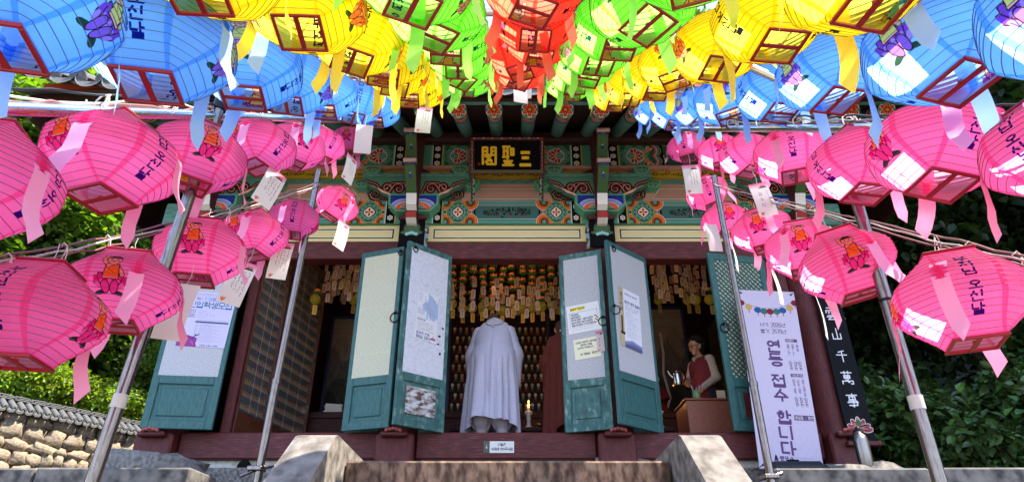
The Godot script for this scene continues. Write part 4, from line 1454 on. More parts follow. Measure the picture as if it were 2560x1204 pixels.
func build_brackets():
	var sb_m := print_mat(scroll_board(), 0.6)
	var prof := PackedVector2Array([Vector2(0, 5.44), Vector2(0.12, 5.45), Vector2(0.2, 5.49), Vector2(0.23, 5.55), Vector2(0.19, 5.59), Vector2(0.25, 5.63), Vector2(0.27, 5.7), Vector2(0.3, 5.76), Vector2(0.42, 5.86), Vector2(0.54, 5.99), Vector2(0.6, 6.03), Vector2(0.5, 6.06), Vector2(0.38, 6.03), Vector2(0.41, 6.1), Vector2(0.53, 6.2), Vector2(0.66, 6.33), Vector2(0.72, 6.37), Vector2(0.62, 6.4), Vector2(0.42, 6.38), Vector2(0.34, 6.6), Vector2(0, 6.72)])
	for i in 4:
		var x: float = COLS[i]
		var s := st()
		extrude(s, prof, 0.13, Transform3D(Basis(Vector3(0, 0, 1), Vector3(0, 1, 0), Vector3(-1, 0, 0)), Vector3(x, 0, WZ + 0.16)))
		var b := part("beak_bracket", done(s), M.maroon)
		for q in [[0, 2, mat(WHT, 0.6)], [2, 3, mat(rgb(170, 40, 40), 0.6)], [4, 7, mat(WHT, 0.6)], [7, 10, mat(rgb(60, 100, 50), 0.6)], [12, 16, mat(rgb(60, 100, 50), 0.6)]]:
			var us := st()
			for k in range(q[0], q[1]):
				var p := prof[k]
				var r := prof[k + 1]
				var n := Vector2(r.y - p.y, -(r.x - p.x)).normalized() * 0.004
				p += n; r += n
				var hw := 0.06
				quad(us, Vector3(x - hw, p.y, WZ + 0.16 + p.x), Vector3(x + hw, p.y, WZ + 0.16 + p.x), Vector3(x + hw, r.y, WZ + 0.16 + r.x), Vector3(x - hw, r.y, WZ + 0.16 + r.x), Vector3(0, n.y, n.x))
			obj("painted_underside", done(us), q[2], b)
		var ds := st()
		var wsx := st()
		for q in [[8, 0.3], [9, 0.4], [14, 0.2], [15, 0.4]]:
			var p := prof[q[0]].lerp(prof[q[0] + 1], q[1])
			for sx in ([0.0] if q[0] % 2 == 0 else [-0.036, 0.036]):
				ball(ds, Vector3(x + sx, p.y - 0.006, WZ + 0.165 + p.x), Vector3(0.022, 0.03, 0.012), 8, 5)
				ball(wsx, Vector3(x + sx, p.y + 0.02, WZ + 0.19 + p.x), Vector3(0.009, 0.009, 0.009), 6, 4)
		obj("blue_dots", done(ds), mat(BLUE, 0.5), b)
		obj("white_dots", done(wsx), M.white_paint, b)
		var es := st()
		for q in [[9, 0.09], [15, 0.09]]:
			var p := prof[q[0] + 1]
			tube(es, [Vector3(x - 0.075, p.y, WZ + 0.14 + p.x), Vector3(x + 0.075, p.y, WZ + 0.14 + p.x)], 0.028, 8)
		obj("curled_tip", done(es), mat(rgb(196, 160, 150), 0.6), b)
		# bracket block over the column
		var bs := st()
		extrude(bs, PackedVector2Array([Vector2(-0.2, 5.62), Vector2(0.2, 5.62), Vector2(0.3, 5.72), Vector2(0.3, 5.86), Vector2(-0.3, 5.86), Vector2(-0.3, 5.72)]), 0.44, Transform3D(Basis.IDENTITY, Vector3(x, 0, WZ + 0.06)))
		var blk := part("bracket_block", done(bs), M.green_trim)
		for sx in [-1, 1]:
			var ws := st()
			for q in [[0.0, 0.0, BLUE], [0.0, 0.0, LILAC]]:
				pass
			extrude(ws, PackedVector2Array([Vector2(0.07, 5.64), Vector2(0.19, 5.64), Vector2(0.275, 5.73), Vector2(0.275, 5.835), Vector2(0.07, 5.835)]), 0.01, Transform3D(Basis.from_scale(Vector3(sx, 1, 1)), Vector3(x, 0, WZ + 0.287)))
			obj("swirl_panel", done(ws), cache_swirl(), blk)
		# carved wings either side
		for sx in [-1, 1]:
			var wp := PackedVector2Array([Vector2(0.06, 5.86), Vector2(0.14, 5.84), Vector2(0.2, 5.88), Vector2(0.28, 5.9), Vector2(0.32, 5.95), Vector2(0.4, 5.98), Vector2(0.46, 6.04), Vector2(0.56, 6.08), Vector2(0.6, 6.14), Vector2(0.62, 6.2), Vector2(0.06, 6.2)])
			var ws := st()
			extrude(ws, wp, 0.09, Transform3D(Basis.from_scale(Vector3(sx, 1, 1)), Vector3(x, -0.075, WZ + 0.2)))
			part("scroll_wing", done(ws), sb_m)
		bar_part("bracket_arm", x - 0.66, x + 0.66, 6.13, 6.18, WZ + 0.14, WZ + 0.26, M.beam_green, 0.006)
		# hanging board on the column under the bracket
		var hs := st()
		box(hs, Vector3(x, 5.36, WZ + 0.21), Vector3(0.3, 0.36, 0.03), 0.004)
		var hb := part("hanging_board", done(hs), M.black)
		var ts := st()
		box(ts, Vector3(x, 5.56, WZ + 0.22), Vector3(0.33, 0.05, 0.06), 0.008)
		obj("board_cap", done(ts), M.maroon, hb)
		var ms := st()
		ball(ms, Vector3(x, 5.42, WZ + 0.226), Vector3(0.1, 0.1, 0.012), 12, 8)
		ball(ms, Vector3(x, 5.36, WZ + 0.228), Vector3(0.135, 0.035, 0.012), 12, 8)
		obj("painted_mount", done(ms), mat(rgb(66, 96, 60), 0.7), hb)
		var gs := st()
		for k in 5:
			ball(gs, Vector3(x + (k - 2) * 0.028, 5.335 + 0.01 * (2 - absi(k - 2)), WZ + 0.234), Vector3(0.022, 0.022, 0.012), 8, 5)
		obj("painted_waves", done(gs), mat(rgb(150, 206, 206), 0.7), hb)

func cache_swirl() -> Material:
	if not cache.has("swirl"):
		var c := Canvas.new(160, 160, BLUE)
		c.oval(30, 150, 130, 110, WHT); c.oval(30, 150, 125, 105, LILAC)
		c.oval(10, 170, 110, 95, WHT); c.oval(10, 170, 105, 90, ORANGE)
		c.oval(0, 190, 70, 70, DGREEN)
		c.curl(26, 120, 34, 0, 1, 7, TEAL.lightened(0.3))
		cache.swirl = print_mat(c, 0.6)
	return cache.swirl

func build_roof():
	var rs := func(z: float) -> float: return EYE.y + 4.62 + 0.53 * (z - 5.6)      # height of a rafter's axis z metres ahead
	var fl := print_mat(flower_print(), 0.55)
	var rp := print_mat(rafter_print(), 0.6)
	rp.texture_repeat = true
	var r := 0.082
	var slope := Vector3(0, 0.53, -1).normalized()
	var s := st()
	tube(s, [Vector3.ZERO, slope * 1.0, slope * 2.1], r, 14)
	var rm := done(s)
	var bs := st()
	for k in 18:
		var a := TAU * k / 18
		var b := TAU * (k + 1) / 18
		var side := Vector3.RIGHT
		var up := side.cross(slope)
		var pa := (side * cos(a) + up * sin(a)) * (r + 0.0015)
		var pb := (side * cos(b) + up * sin(b)) * (r + 0.0015)
		quad(bs, pa + slope * 0.004, pb + slope * 0.004, pb + slope * 0.36, pa + slope * 0.36, pa + pb, Rect2(k / 18.0, 0, 1 / 18.0, 1))
	var bm := done(bs)
	var fs := st()
	for k in 24:
		var a := TAU * k / 24
		var b := TAU * (k + 1) / 24
		var fu := Vector3(0, 0.94, 0.34)
		var pa := (Vector3.RIGHT * cos(a) + fu * sin(a)) * 0.094
		var pb := (Vector3.RIGHT * cos(b) + fu * sin(b)) * 0.094
		var o := Vector3(0, -0.34, 0.94)
		var off := o * 0.006
		tri(fs, off, off + pa, off + pb, o, Vector2(0.5, 0.5), Vector2(0.5 + cos(a) * 0.49, 0.5 - sin(a) * 0.49), Vector2(0.5 + cos(b) * 0.49, 0.5 - sin(b) * 0.49))
		quad(fs, off + pa, off + pb, pb - o * 0.006, pa - o * 0.006, pa + pb, Rect2(0.5, 0.03, 0.01, 0.01))
	var fm := done(fs)
	for i in 26:
		var x := -0.195 + (i - 12) * 0.386
		var p := Vector3(x, rs.call(5.6), -5.6)
		var o := obj("rafter", rm, M.rafter, hall, p - HB)
		o.rotation.z = 0
		obj("painted_band", bm, rp, o)
		var f := obj("flower_end", fm, fl, o, Vector3(0, 0, 0.004))
		f.rotation.z = rng.randf_range(-0.1, 0.1)
	# roof boards, eave strips
	var q := func(x: float, z: float, up: float) -> Vector3: return Vector3(x, rs.call(z) + up, -z)
	var bo := st()
	for e in [[5.42, 9.3]]:
		var xs := [-5.1, 5.0]
		quad(bo, q.call(xs[0], e[0], 0.1), q.call(xs[1], e[0], 0.1), q.call(xs[1], e[1], 0.1), q.call(xs[0], e[1], 0.1), Vector3.DOWN)
		quad(bo, q.call(xs[0], e[0], 0.15), q.call(xs[1], e[0], 0.15), q.call(xs[1], e[1], 0.15), q.call(xs[0], e[1], 0.15), Vector3.UP)
		quad(bo, q.call(xs[0], e[0], 0.1), q.call(xs[1], e[0], 0.1), q.call(xs[1], e[0], 0.15), q.call(xs[0], e[0], 0.15), Vector3.BACK)
	part("roof_boards", done(bo), M.dark_x)
	bar_part("green_fascia", -5.05, 4.95, EYE.y + 4.70, EYE.y + 4.785, -5.62, -5.54, M.beam_green, 0.006)
	bar_part("orange_fascia", -5.05, 4.95, EYE.y + 4.80, EYE.y + 4.87, -5.56, -5.46, M.orange_trim, 0.006)
	var ridge := 9.3
	var roof := st()
	var up := 0.17
	quad(roof, q.call(-5.2, 5.3, up), q.call(5.1, 5.3, up), q.call(5.1, ridge, up), q.call(-5.2, ridge, up), Vector3.UP)
	var yr: float = rs.call(ridge) + up
	quad(roof, Vector3(-5.2, yr, -ridge), Vector3(5.1, yr, -ridge), Vector3(5.1, yr - 2.1, -ridge - 4.0), Vector3(-5.2, yr - 2.1, -ridge - 4.0), Vector3(0, 1, -1))
	var rf := part("roof", done(roof), M.tile)
	# rows of tiles: half round covers and the hollow ones between
	var cov := st()
	var seg := 8
	var len := 4.3
	cov.set_smooth_group(1)
	for piece in 12:
		var t0 := piece / 12.0 * len
		var t1 := (piece + 1.03) / 12.0 * len
		for k in seg:
			var a := PI * k / seg
			var b := PI * (k + 1) / seg
			var P := []
			for e in [[a, t0, 0.088], [b, t0, 0.088], [b, t1, 0.078], [a, t1, 0.078]]:
				P.append(Vector3(cos(e[0]) * e[2], sin(e[0]) * e[2], 0) + slope * e[1])
			quad(cov, P[0], P[1], P[2], P[3], Vector3(cos((a + b) / 2), sin((a + b) / 2), 0))
	cov.set_smooth_group(-1)
	lathe(cov, [Vector2(0, 0.02), Vector2(0.04, 0.022), Vector2(0.05, 0.012), Vector2(0.07, 0.012), Vector2(0.078, 0.024), Vector2(0.092, 0.024), Vector2(0.094, 0.0), Vector2(0.09, -0.02)], 16, Transform3D(Basis(Vector3.RIGHT, PI / 2 + 0.2), Vector3(0, 0.0, 0)))
	var cm := done(cov)
	var pan := st()
	pan.set_smooth_group(1)
	for k in seg:
		var a := PI + PI * k / seg
		var b := PI + PI * (k + 1) / seg
		var P := []
		for e in [[a, 0.0], [b, 0.0], [b, len], [a, len]]:
			P.append(Vector3(cos(e[0]) * 0.15, sin(e[0]) * 0.06, 0) + slope * e[1])
		quad(pan, P[0], P[1], P[2], P[3], Vector3(0, 1, 0))
		var Q := []
		for e in [[a, 0.0], [b, 0.0], [b, 1.0], [a, 1.0]]:
			Q.append(Vector3(cos(e[0]) * 0.15, sin(e[0]) * 0.06 - e[1] * 0.085 * absf(sin(e[0])) - e[1] * 0.012, 0.01 + 0.03 * e[1]))
		quad(pan, Q[0], Q[1], Q[2], Q[3], Vector3.BACK)
	var pm := done(pan)
	var i := 0
	var x := -5.15
	while x < 5.15:
		var lift := 0.22 * pow(absf(x) / 5.1, 6.0)
		obj("cover_tile_row", cm, M.tile, rf, Vector3(x, rs.call(5.3) + up + 0.07 + lift, -5.3))
		if x < 5.0:
			obj("pan_tile_row", pm, M.tile, rf, Vector3(x + 0.145, rs.call(5.3) + up + 0.06 + lift, -5.3))
		x += 0.29
		i += 1
	# ridge
	for k in 4:
		var ks := st()
		beam(ks, -5.25, 5.15, yr + 0.05 + k * 0.07, yr + 0.11 + k * 0.07, -ridge - 0.2 + 0.02 * k, -ridge + 0.2 - 0.02 * k, 0.02)
		obj("ridge_course", done(ks), M.tile, rf, -Vector3.ZERO)
	# plank gables that hang down at both ends
	for sx in [-5.08, 4.98]:
		var n := 17
		for k in n:
			var z0 := 5.5 + k * (2 * (ridge - 5.5)) / n
			var z1 := 5.5 + (k + 1) * (2 * (ridge - 5.5)) / n - 0.012
			var top := func(z: float) -> float: return rs.call(z if z < ridge else 2 * ridge - z) + 0.09
			var lowy := EYE.y + 4.42
			var gs := st()
			extrude(gs, PackedVector2Array([Vector2(z0, lowy), Vector2(z1, lowy), Vector2(z1, top.call(z1)), Vector2(z0, top.call(z0))]), 0.035, Transform3D(Basis(Vector3(0, 0, -1), Vector3(0, 1, 0), Vector3(1, 0, 0)), Vector3(sx, 0, 0)))
			part("gable_plank", done(gs), M.dark_y)
		var ps := st()
		for zz in [7.0, 8.2, 9.3, 10.4]:
			tube(ps, [Vector3(sx, rs.call(zz if zz < ridge else 2 * ridge - zz) - 0.2, -zz), Vector3(-3.6 if sx < 0 else 3.38, rs.call(zz if zz < ridge else 2 * ridge - zz) - 0.2, -zz)], 0.11, 12)
		part("purlin_ends", done(ps), M.rafter)

# ---------- doors ----------
var DOOR := {}
const DH := 2.03

func door_basis(a: Vector2, b: Vector2) -> Transform3D:    # a, b: left and right edge as x and distance ahead
	var d := b - a
	var xx := Vector3(d.x, 0, -d.y).normalized()
	return Transform3D(Basis(xx, Vector3.UP, xx.cross(Vector3.UP)), Vector3(a.x, 3.075, -a.y))

func make_door(key: String, a: Vector2, b: Vector2, paper: Material, wood: Material, label := "", lattice := false):
	var T := door_basis(a, b)
	var w := a.distance_to(b)
	DOOR[key] = [T, w]
	var s := st()
	var t := 0.042
	for q in [[0, 0.075, 0, DH], [w - 0.075, w, 0, DH], [0.075, w - 0.075, 0, 0.085], [0.075, w - 0.075, 0.455, 0.555], [0.075, w - 0.075, DH - 0.085, DH]]:
		beam(s, q[0], q[1], q[2], q[3], 0, t, 0.005)
	var o := obj("door_leaf", done(s), wood, hall)
	o.transform = Transform3D(T.basis, T.origin - HB)
	if label:
		o.set_meta("label", label)
	var ps := st()
	beam(ps, 0.072, w - 0.072, 0.08, 0.46, 0.008, 0.022, 0.0)
	beam(ps, 0.115, w - 0.115, 0.125, 0.415, 0.0, 0.033, 0.008)
	obj("lower_panel", done(ps), wood, o)
	var hs := st()
	beam(hs, 0.05, w - 0.05, 0.54, DH - 0.07, 0.018, 0.044 if not lattice else 0.02, 0.002)
	obj("paper", done(hs), paper, o)
	if lattice:
		var x0 := 0.075
		var x1 := w - 0.075
		var y0 := 0.555
		var y1 := DH - 0.085
		for dr in [-1, 1]:
			var k := -30
			while k < 40:
				var c: float = k * 0.062
				var p: Array = []
				for e in [[x0, 0], [x1, 0], [y0, 1], [y1, 1]]:
					var q := Vector2(e[0], c + dr * e[0] + 0.6) if e[1] == 0 else Vector2((e[0] - 0.6 - c) * dr, e[0])
					if q.x >= x0 - 0.001 and q.x <= x1 + 0.001 and q.y >= y0 - 0.001 and q.y <= y1 + 0.001:
						p.append(q)
				if p.size() >= 2 and p[0].distance_to(p[1]) > 0.03:
					var ls := st()
					var m: Vector2 = (p[0] + p[1]) / 2
					box(ls, Vector3(m.x, m.y, 0.034 if dr > 0 else 0.028), Vector3(p[0].distance_to(p[1]), 0.013, 0.012), 0.0, Basis(Vector3.BACK, (p[1] - p[0]).angle()))
					obj("lattice_slat", done(ls), wood, o)
				k += 1
	return o

func add_ring(o: Node3D, x: float, y: float, r: float, called: String, z := 0.055, ang := 0.0):
	var s := st()
	var p := []
	for i in 15:
		var a := TAU * i / 14
		p.append(Vector3(cos(a) * r * cos(ang), sin(a) * r - r, cos(a) * r * sin(ang)))
	tube(s, p, 0.006, 6)
	lathe(s, [Vector2(0.018, 0), Vector2(0.016, 0.012), Vector2(0, 0.016)], 10, Transform3D(Basis(Vector3.RIGHT, PI / 2), Vector3(0, 0, -0.012)))
	obj(called, done(s), M.iron, o, Vector3(x, y, z))

func poster(key: String, cx: float, cy: float, w: float, h: float, m: Material, label: String, cat := "poster", lean := 0.0, z := 0.0485):
	var T: Transform3D = DOOR[key][0]
	var o := obj("poster" if cat == "poster" else "notice", sheet(w, h, 0.0015), m)
	o.transform = Transform3D(T.basis * Basis(Vector3.BACK, lean), T * Vector3(cx, cy, z))
	return tag(o, label, cat)

func build_doors():
	var a = make_door("F", Vector2(-3.72, 6.70), Vector2(-3.03, 6.78), M.hanji, M.teal_y)
	var dm := Canvas.new(512, 512, rgb(214, 212, 182))
	for k in range(-8, 17):
		for e in [[15, rgb(176, 174, 140)], [8, rgb(232, 230, 208)]]:
			dm.line(Vector2(k * 64, 0), Vector2(k * 64 + 512, 512), e[0], e[1])
			dm.line(Vector2(k * 64 + 512, 0), Vector2(k * 64, 512), e[0], e[1])
	var diamond := mat(Color.WHITE, 0.85)
	diamond.albedo_texture = ImageTexture.create_from_image(dm.im)
	diamond.uv1_triplanar = true
	diamond.uv1_scale = Vector3(1.9, 1.9, 1.9)
	diamond.heightmap_enabled = true
	diamond.heightmap_texture = diamond.albedo_texture
	diamond.heightmap_scale = 0.6
	a = make_door("A", Vector2(-1.725, 6.85), Vector2(-1.215, 6.67), diamond, M.teal_y)
	add_ring(a, DOOR.A[1] - 0.03, DH - 0.06, 0.026, "hook_ring")
	add_ring(a, DOOR.A[1] - 0.03, 1.22, 0.055, "ring_handle")
	a = make_door("B", Vector2(-1.18, 6.52), Vector2(-0.727, 6.92), M.hanji_white, M.worn_teal, "weathered teal leaf with peeling lower panel")
	add_ring(a, 0.09, DH - 0.06, 0.03, "hook_ring")
	var rr := RandomNumberGenerator.new()
	rr.seed = 8
	for i in 9:      # torn spots in the paper
		var ts := st()
		var c := Vector3(0.46 + rr.randf() * 0.1, 0.75 + i * 0.05 + rr.randf() * 0.02, 0.0465)
		var p := []
		for k in 7:
			var g := TAU * k / 7
			p.append(c + Vector3(cos(g), sin(g), 0) * (0.006 + rr.randf() * 0.02))
		for k in 7:
			tri(ts, c, p[k], p[(k + 1) % 7], Vector3.BACK)
		obj("torn_paper", done(ts), M.black if i % 2 else M.hanji_white, a)
	var ws := st()
	beam(ws, 0.12, 0.48, 0.13, 0.41, 0.0345, 0.0365, 0.0)
	obj("peeled_paint", done(ws), tri_mat(noise_tex(41, 0.014, [rgb(70, 40, 40), rgb(120, 84, 78), rgb(206, 212, 210), rgb(214, 218, 216)], [0.0, 0.42, 0.52, 1.0], FastNoiseLite.TYPE_SIMPLEX_SMOOTH, 6), Vector3(1.6, 2.6, 1.6), 0.7), a)
	a = make_door("C", Vector2(0.563, 6.92), Vector2(1.034, 6.74), M.hanji, M.worn_teal, "faded teal leaf with worn lower panel")
	add_ring(a, DOOR.C[1] - 0.03, 1.2, 0.05, "ring_handle")
	a = make_door("D", Vector2(1.027, 6.50), Vector2(1.548, 6.97), M.hanji, M.teal_y)
	add_ring(a, 0.1, DH - 0.06, 0.03, "hook_ring")
	add_ring(a, 0.035, 1.24, 0.05, "ring_handle", 0.06, 0.7)
	a = make_door("E", Vector2(2.25, 6.82), Vector2(2.95, 6.97), M.hanji_warm, M.teal_y, "leaf with an open diagonal lattice and a carved scroll", true)
	add_ring(a, 0.06, 1.15, 0.05, "ring_handle")
	var es := st()
	beam(es, 0.16, 0.54, 0.14, 0.4, 0.0335, 0.036, 0.0)
	obj("scroll_field", done(es), M.maroon, a)
	var cs := st()
	for k in [[0.3, 0.27, 0.07, 0.0, 1.0], [0.41, 0.25, 0.06, 2.0, -1.0]]:
		var p := []
		for i in 16:
			var t := i / 15.0
			var g: float = k[3] + k[4] * t * 8.0
			p.append(Vector3(k[0] + cos(g) * k[2] * (1 - t * 0.8), k[1] + sin(g) * k[2] * (1 - t * 0.8), 0.04))
		tube(cs, p, 0.012, 6)
	obj("carved_scroll", done(cs), mat(rgb(150, 190, 180), 0.6), a)
	# the leaves that stay shut behind the opened ones
	for q in [["G", -1.74, -1.38], ["H", -0.98, -0.71], ["I", 0.55, 0.86], ["J", 1.26, 1.57]]:
		make_door(q[0], Vector2(q[1], 6.99), Vector2(q[2], 6.99), M.hanji, M.teal_y)

# ---------- inside the hall ----------
func build_interior():
	build_racks()
	build_lamps()
	build_altar()

func build_racks():
	var e := Vector3(0.191, 0, -0.98)
	var nrm := Vector3(0.98, 0, 0.191)
	var b := Basis(e, Vector3.UP, nrm)
	var fig := st()
	lathe(fig, [Vector2(0.013, 0), Vector2(0.015, 0.006), Vector2(0.011, 0.012), Vector2(0.014, 0.02), Vector2(0.01, 0.036), Vector2(0.004, 0.042), Vector2(0.008, 0.05), Vector2(0.007, 0.058), Vector2(0, 0.064)], 7)
	var fm := done(fig)
	var wood := tri_mat(noise_tex(51, 0.02, [rgb(52, 26, 16), rgb(96, 54, 34), rgb(120, 72, 48)], [0.0, 0.5, 1.0]), Vector3(4, 1, 4), 0.5)
	var shelf_m := mat(rgb(40, 26, 24), 0.4)
	var edge_m := mat(rgb(84, 74, 92), 0.4)
	var edge := {}
	var specs := [[7.06, 0.54, "rack of small gilt statues nearest the left door leaf"], [7.68, 0.86, "rack of small gilt statues deeper in the hall, behind the first rack"]]
	for q in specs:
		var o := thing("statue_rack", q[2], "rack", Vector3(-2.93 + 0.195 * (q[0] - 7.0), FLOOR, -q[0]), 0.0, "racks of small gilt statues")
		o.basis = b
		var w: float = q[1]
		var s := st()
		beam(s, -0.035, 0.0, 0, 2.6, -0.16, 0.0, 0.004)
		beam(s, w, w + 0.035, 0, 2.6, -0.16, 0.0, 0.004)
		beam(s, 0, w, 0, 0.3, -0.15, -0.01, 0.004)
		beam(s, 0, w, 2.5, 2.6, -0.15, -0.01, 0.004)
		obj("case", done(s), wood, o)
		var bk := st()
		beam(bk, 0, w, 0.3, 2.5, -0.155, -0.145, 0.0)
		obj("back_board", done(bk), M.dark_y, o)
		var shelf := box_mesh(Vector3(w, 0.02, 0.12), 0.003)
		var mm := MultiMesh.new()
		mm.transform_format = MultiMesh.TRANSFORM_3D
		mm.mesh = fm
		var n := int(w / 0.04)
		mm.instance_count = 16 * n
		for i in 16:
			obj("shelf", shelf, shelf_m, o, Vector3(w / 2, 0.33 + i * 0.136, -0.075))
			obj("shelf_edge", box_mesh(Vector3(w, 0.012, 0.004), 0.001), edge_m, o, Vector3(w / 2, 0.33 + i * 0.136, -0.012))
			for k in n:
				mm.set_instance_transform(i * n + k, Transform3D(Basis(Vector3.UP, rng.randf()).scaled(Vector3.ONE * rng.randf_range(0.95, 1.1)), Vector3((k + 0.5) * w / n, 0.341 + i * 0.136, -0.04)))
		var mi := MultiMeshInstance3D.new()
		mi.name = "small_statues"
		mi.multimesh = mm
		mi.material_override = M.gold
		mi.set_meta("kind", "stuff")
		o.add_child(mi)
		for k in 2:
			var gs := st()
			tube(gs, [Vector3(w * (0.35 + 0.3 * k), 0.3, -0.006), Vector3(w * (0.35 + 0.3 * k), 2.5, -0.006)], 0.002, 5)
			obj("cord", done(gs), M.cable, o)
		var g := st()
		quad(g, Vector3(0, 2.5, -0.003), Vector3(w, 2.5, -0.003), Vector3(w, 0.3, -0.003), Vector3(0, 0.3, -0.003), Vector3.BACK)
		obj("glass_pane", done(g), M.glass, o)

func petal(s: SurfaceTool, base: Vector3, out: Vector3, up: Vector3, l: float, w: float):
	var side := out.cross(up).normalized()
	var mid := base + (out * 0.7 + up * 0.35) * l * 0.6
	var tip := base + (out * 0.75 + up * 0.7) * l
	var n := out - up * 0.5
	tri(s, base, mid + side * w, mid - side * w, n)
	tri(s, mid + side * w, tip, mid - side * w, n)

func build_lamps():
	var emit := func(c: Color, e: float) -> StandardMaterial3D:
		var m := mat(c, 0.5)
		m.emission_enabled = true
		m.emission = c
		m.emission_energy_multiplier = e
		m.backlight_enabled = true
		m.backlight = c
		return m
	var orange: Material = emit.call(rgb(206, 112, 50), 0.05)
	var green: Material = emit.call(rgb(50, 100, 36), 0.02)
	var bulb: Material = emit.call(rgb(255, 180, 80), 0.35)
	var gold: Material = emit.call(rgb(150, 130, 36), 0.05)
	var ps := st()
	var gs := st()
	for k in 7:
		var a := TAU * k / 7
		var d := Vector3(cos(a), 0, sin(a))
		petal(ps, Vector3(0, 0, 0), d, Vector3.UP, 0.062, 0.019)
		var a2 := a + 0.45
		petal(gs, Vector3(0, -0.008, 0), Vector3(cos(a2), -0.2, sin(a2)), Vector3.UP * 0.5, 0.078, 0.024)
	var pm := done(ps)
	var gm := done(gs)
	var us := st()
	ball(us, Vector3(0, 0.024, 0), Vector3(0.017, 0.02, 0.017), 8, 5)
	var um := done(us)
	var ls := st()      # lattice globe
	for k in 8:
		var a := TAU * k / 8
		for sg in [-1, 1]:
			var p := []
			for i in 9:
				var t := i / 8.0 * PI
				p.append(Vector3(cos(a + sg * t * 0.8) * sin(t) * 0.062, cos(t) * 0.066, sin(a + sg * t * 0.8) * sin(t) * 0.062))
			tube(ls, p, 0.004, 4, false)
	ball(ls, Vector3.ZERO, Vector3(0.045, 0.05, 0.045), 8, 5)
	var lm := done(ls)
	var cards := []
	for k in 3:
		var c := Canvas.new(96, 224, [rgb(196, 160, 138), rgb(190, 158, 112), rgb(206, 168, 146)][k])
		c.rect(0, 0, 96, 26, rgb(176, 110, 108))
		c.oval(48, 14, 22, 9, rgb(224, 190, 180))
		write(c, ["김민서", "이정우", "박하윤"][k], 30, 48, 36, 5, rgb(70, 40, 38), true, 1.35)
		c.im.fill_rect(Rect2i(0, 216, 96, 8), rgb(176, 120, 112))
		cards.append(print_mat(c, 0.8))
	var ycard := Canvas.new(96, 224, rgb(214, 176, 92))
	write(ycard, "김소원", 30, 30, 40, 6, rgb(60, 40, 20), true, 1.4)
	var ym := print_mat(ycard, 0.8)
	var cm := sheet(0.055, 0.13, 0.002)
	var r := RandomNumberGenerator.new()
	r.seed = 21
	var cord := func(len: float) -> ArrayMesh:
		var s := st()
		tube(s, [Vector3.ZERO, Vector3(0, -len, 0)], 0.002, 4)
		return done(s)
	var add_lotus := func(x: float, z: float, y: float, n: int, group: String, label: String):
		var o := thing("lotus_lamp_string", label, "lamp", Vector3(x, 6.2, z), r.randf(), group)
		obj("cord", cord.call(6.2 - y + 0.12), M.cable_black, o)
		for i in n:
			var yy := y - 6.2 + 0.105 * (i + 1) + r.randf_range(-0.02, 0.02)
			var f := obj("lotus_petals", pm, orange, o, Vector3(r.randf_range(-0.015, 0.015), yy, r.randf_range(-0.015, 0.015)))
			f.scale = Vector3.ONE * r.randf_range(0.95, 1.35)
			f.rotation.y = r.randf() * TAU
			obj("lotus_leaves", gm, green, f)
			obj("bulb", um, bulb, f)
		obj("globe", lm, gold, o, Vector3(0, y - 6.2, 0))
		var t := obj("name_card", cm, ym, o, Vector3(0.0, y - 6.2 - 0.15, 0.02))
		t.rotation.y = -o.rotation.y + r.randf_range(-0.4, 0.4)
	var add_cards := func(x: float, z: float, y: float, n: int, group: String, label: String):
		var o := thing("card_string", label, "paper card", Vector3(x, 6.2, z), r.randf_range(-0.4, 0.4), group)
		obj("cord", cord.call(6.2 - y), M.cable_black, o)
		for i in n:
			var k := obj("name_card", cm, cards[r.randi() % 3], o, Vector3(r.randf_range(-0.025, 0.025), y - 6.2 + i * 0.155, 0.012 + r.randf() * 0.02))
			k.rotation.y = r.randf_range(-0.5, 0.5)
			k.rotation.z = r.randf_range(-0.06, 0.06)
	for i in 12:
		var x := -0.82 + i * 0.137
		add_lotus.call(x, -8.35 - 0.1 * (i % 2), 5.12 - 0.03 * (i % 3), 7, "lotus lamps in the middle bay", "hanging string of lit orange lotus lamps with green leaves in the middle bay")
		add_cards.call(x + 0.068, -7.62 - 0.12 * (i % 2), 4.78 - 0.05 * (i % 2), 3, "name cards in the middle bay", "hanging string of pinkish name cards in the middle bay")
		add_cards.call(x + 0.02, -7.9 - 0.2 * r.randf(), 4.86 + 0.2 * r.randf(), 2,  "name cards in the middle bay", "hanging string of pinkish name cards in the middle bay")
		if i % 2 == 0:
			add_cards.call(x + 0.1, -8.9, 5.24, 4, "name cards in the middle bay", "hanging string of pinkish name cards in the middle bay")
	for side in [-1, 1]:
		var w := "left" if side < 0 else "right"
		for i in 54:
			var x := (-2.55 + r.randf() * 1.15) if side < 0 else (1.45 + r.randf() * 1.3)
			var z := -7.5 - r.randf() * 1.6
			if i % 7 == 5:
				add_lotus.call(x, z - 0.3, 4.95 + (-z - 7.5) * 0.42, 1 + i % 2, "lotus lamps in the %s bay" % w, "short hanging lotus lamp among the name cards of the %s bay" % w)
			else:
				add_cards.call(x, z, 4.8 + (-z - 7.5) * 0.42 + r.randf() * 0.25, 3, "name cards in the %s bay" % w, "hanging string of pinkish name cards in the %s bay" % w)
	for q in [[-0.1, 5.55, -7.8, 0.09], [-1.75, 5.6, -7.7, 0.025], [2.0, 5.6, -7.7, 0.02]]:
		var l := OmniLight3D.new()
		l.name = numbered("lotus_lamp_light")
		l.position = Vector3(q[0], q[1], q[2])
		l.light_color = Color(1.0, 0.84, 0.62)
		l.light_energy = q[3]
		l.light_size = 0.15
		l.omni_range = 12.0
		l.omni_attenuation = 2.0
		l.shadow_enabled = true
		add_child(l)

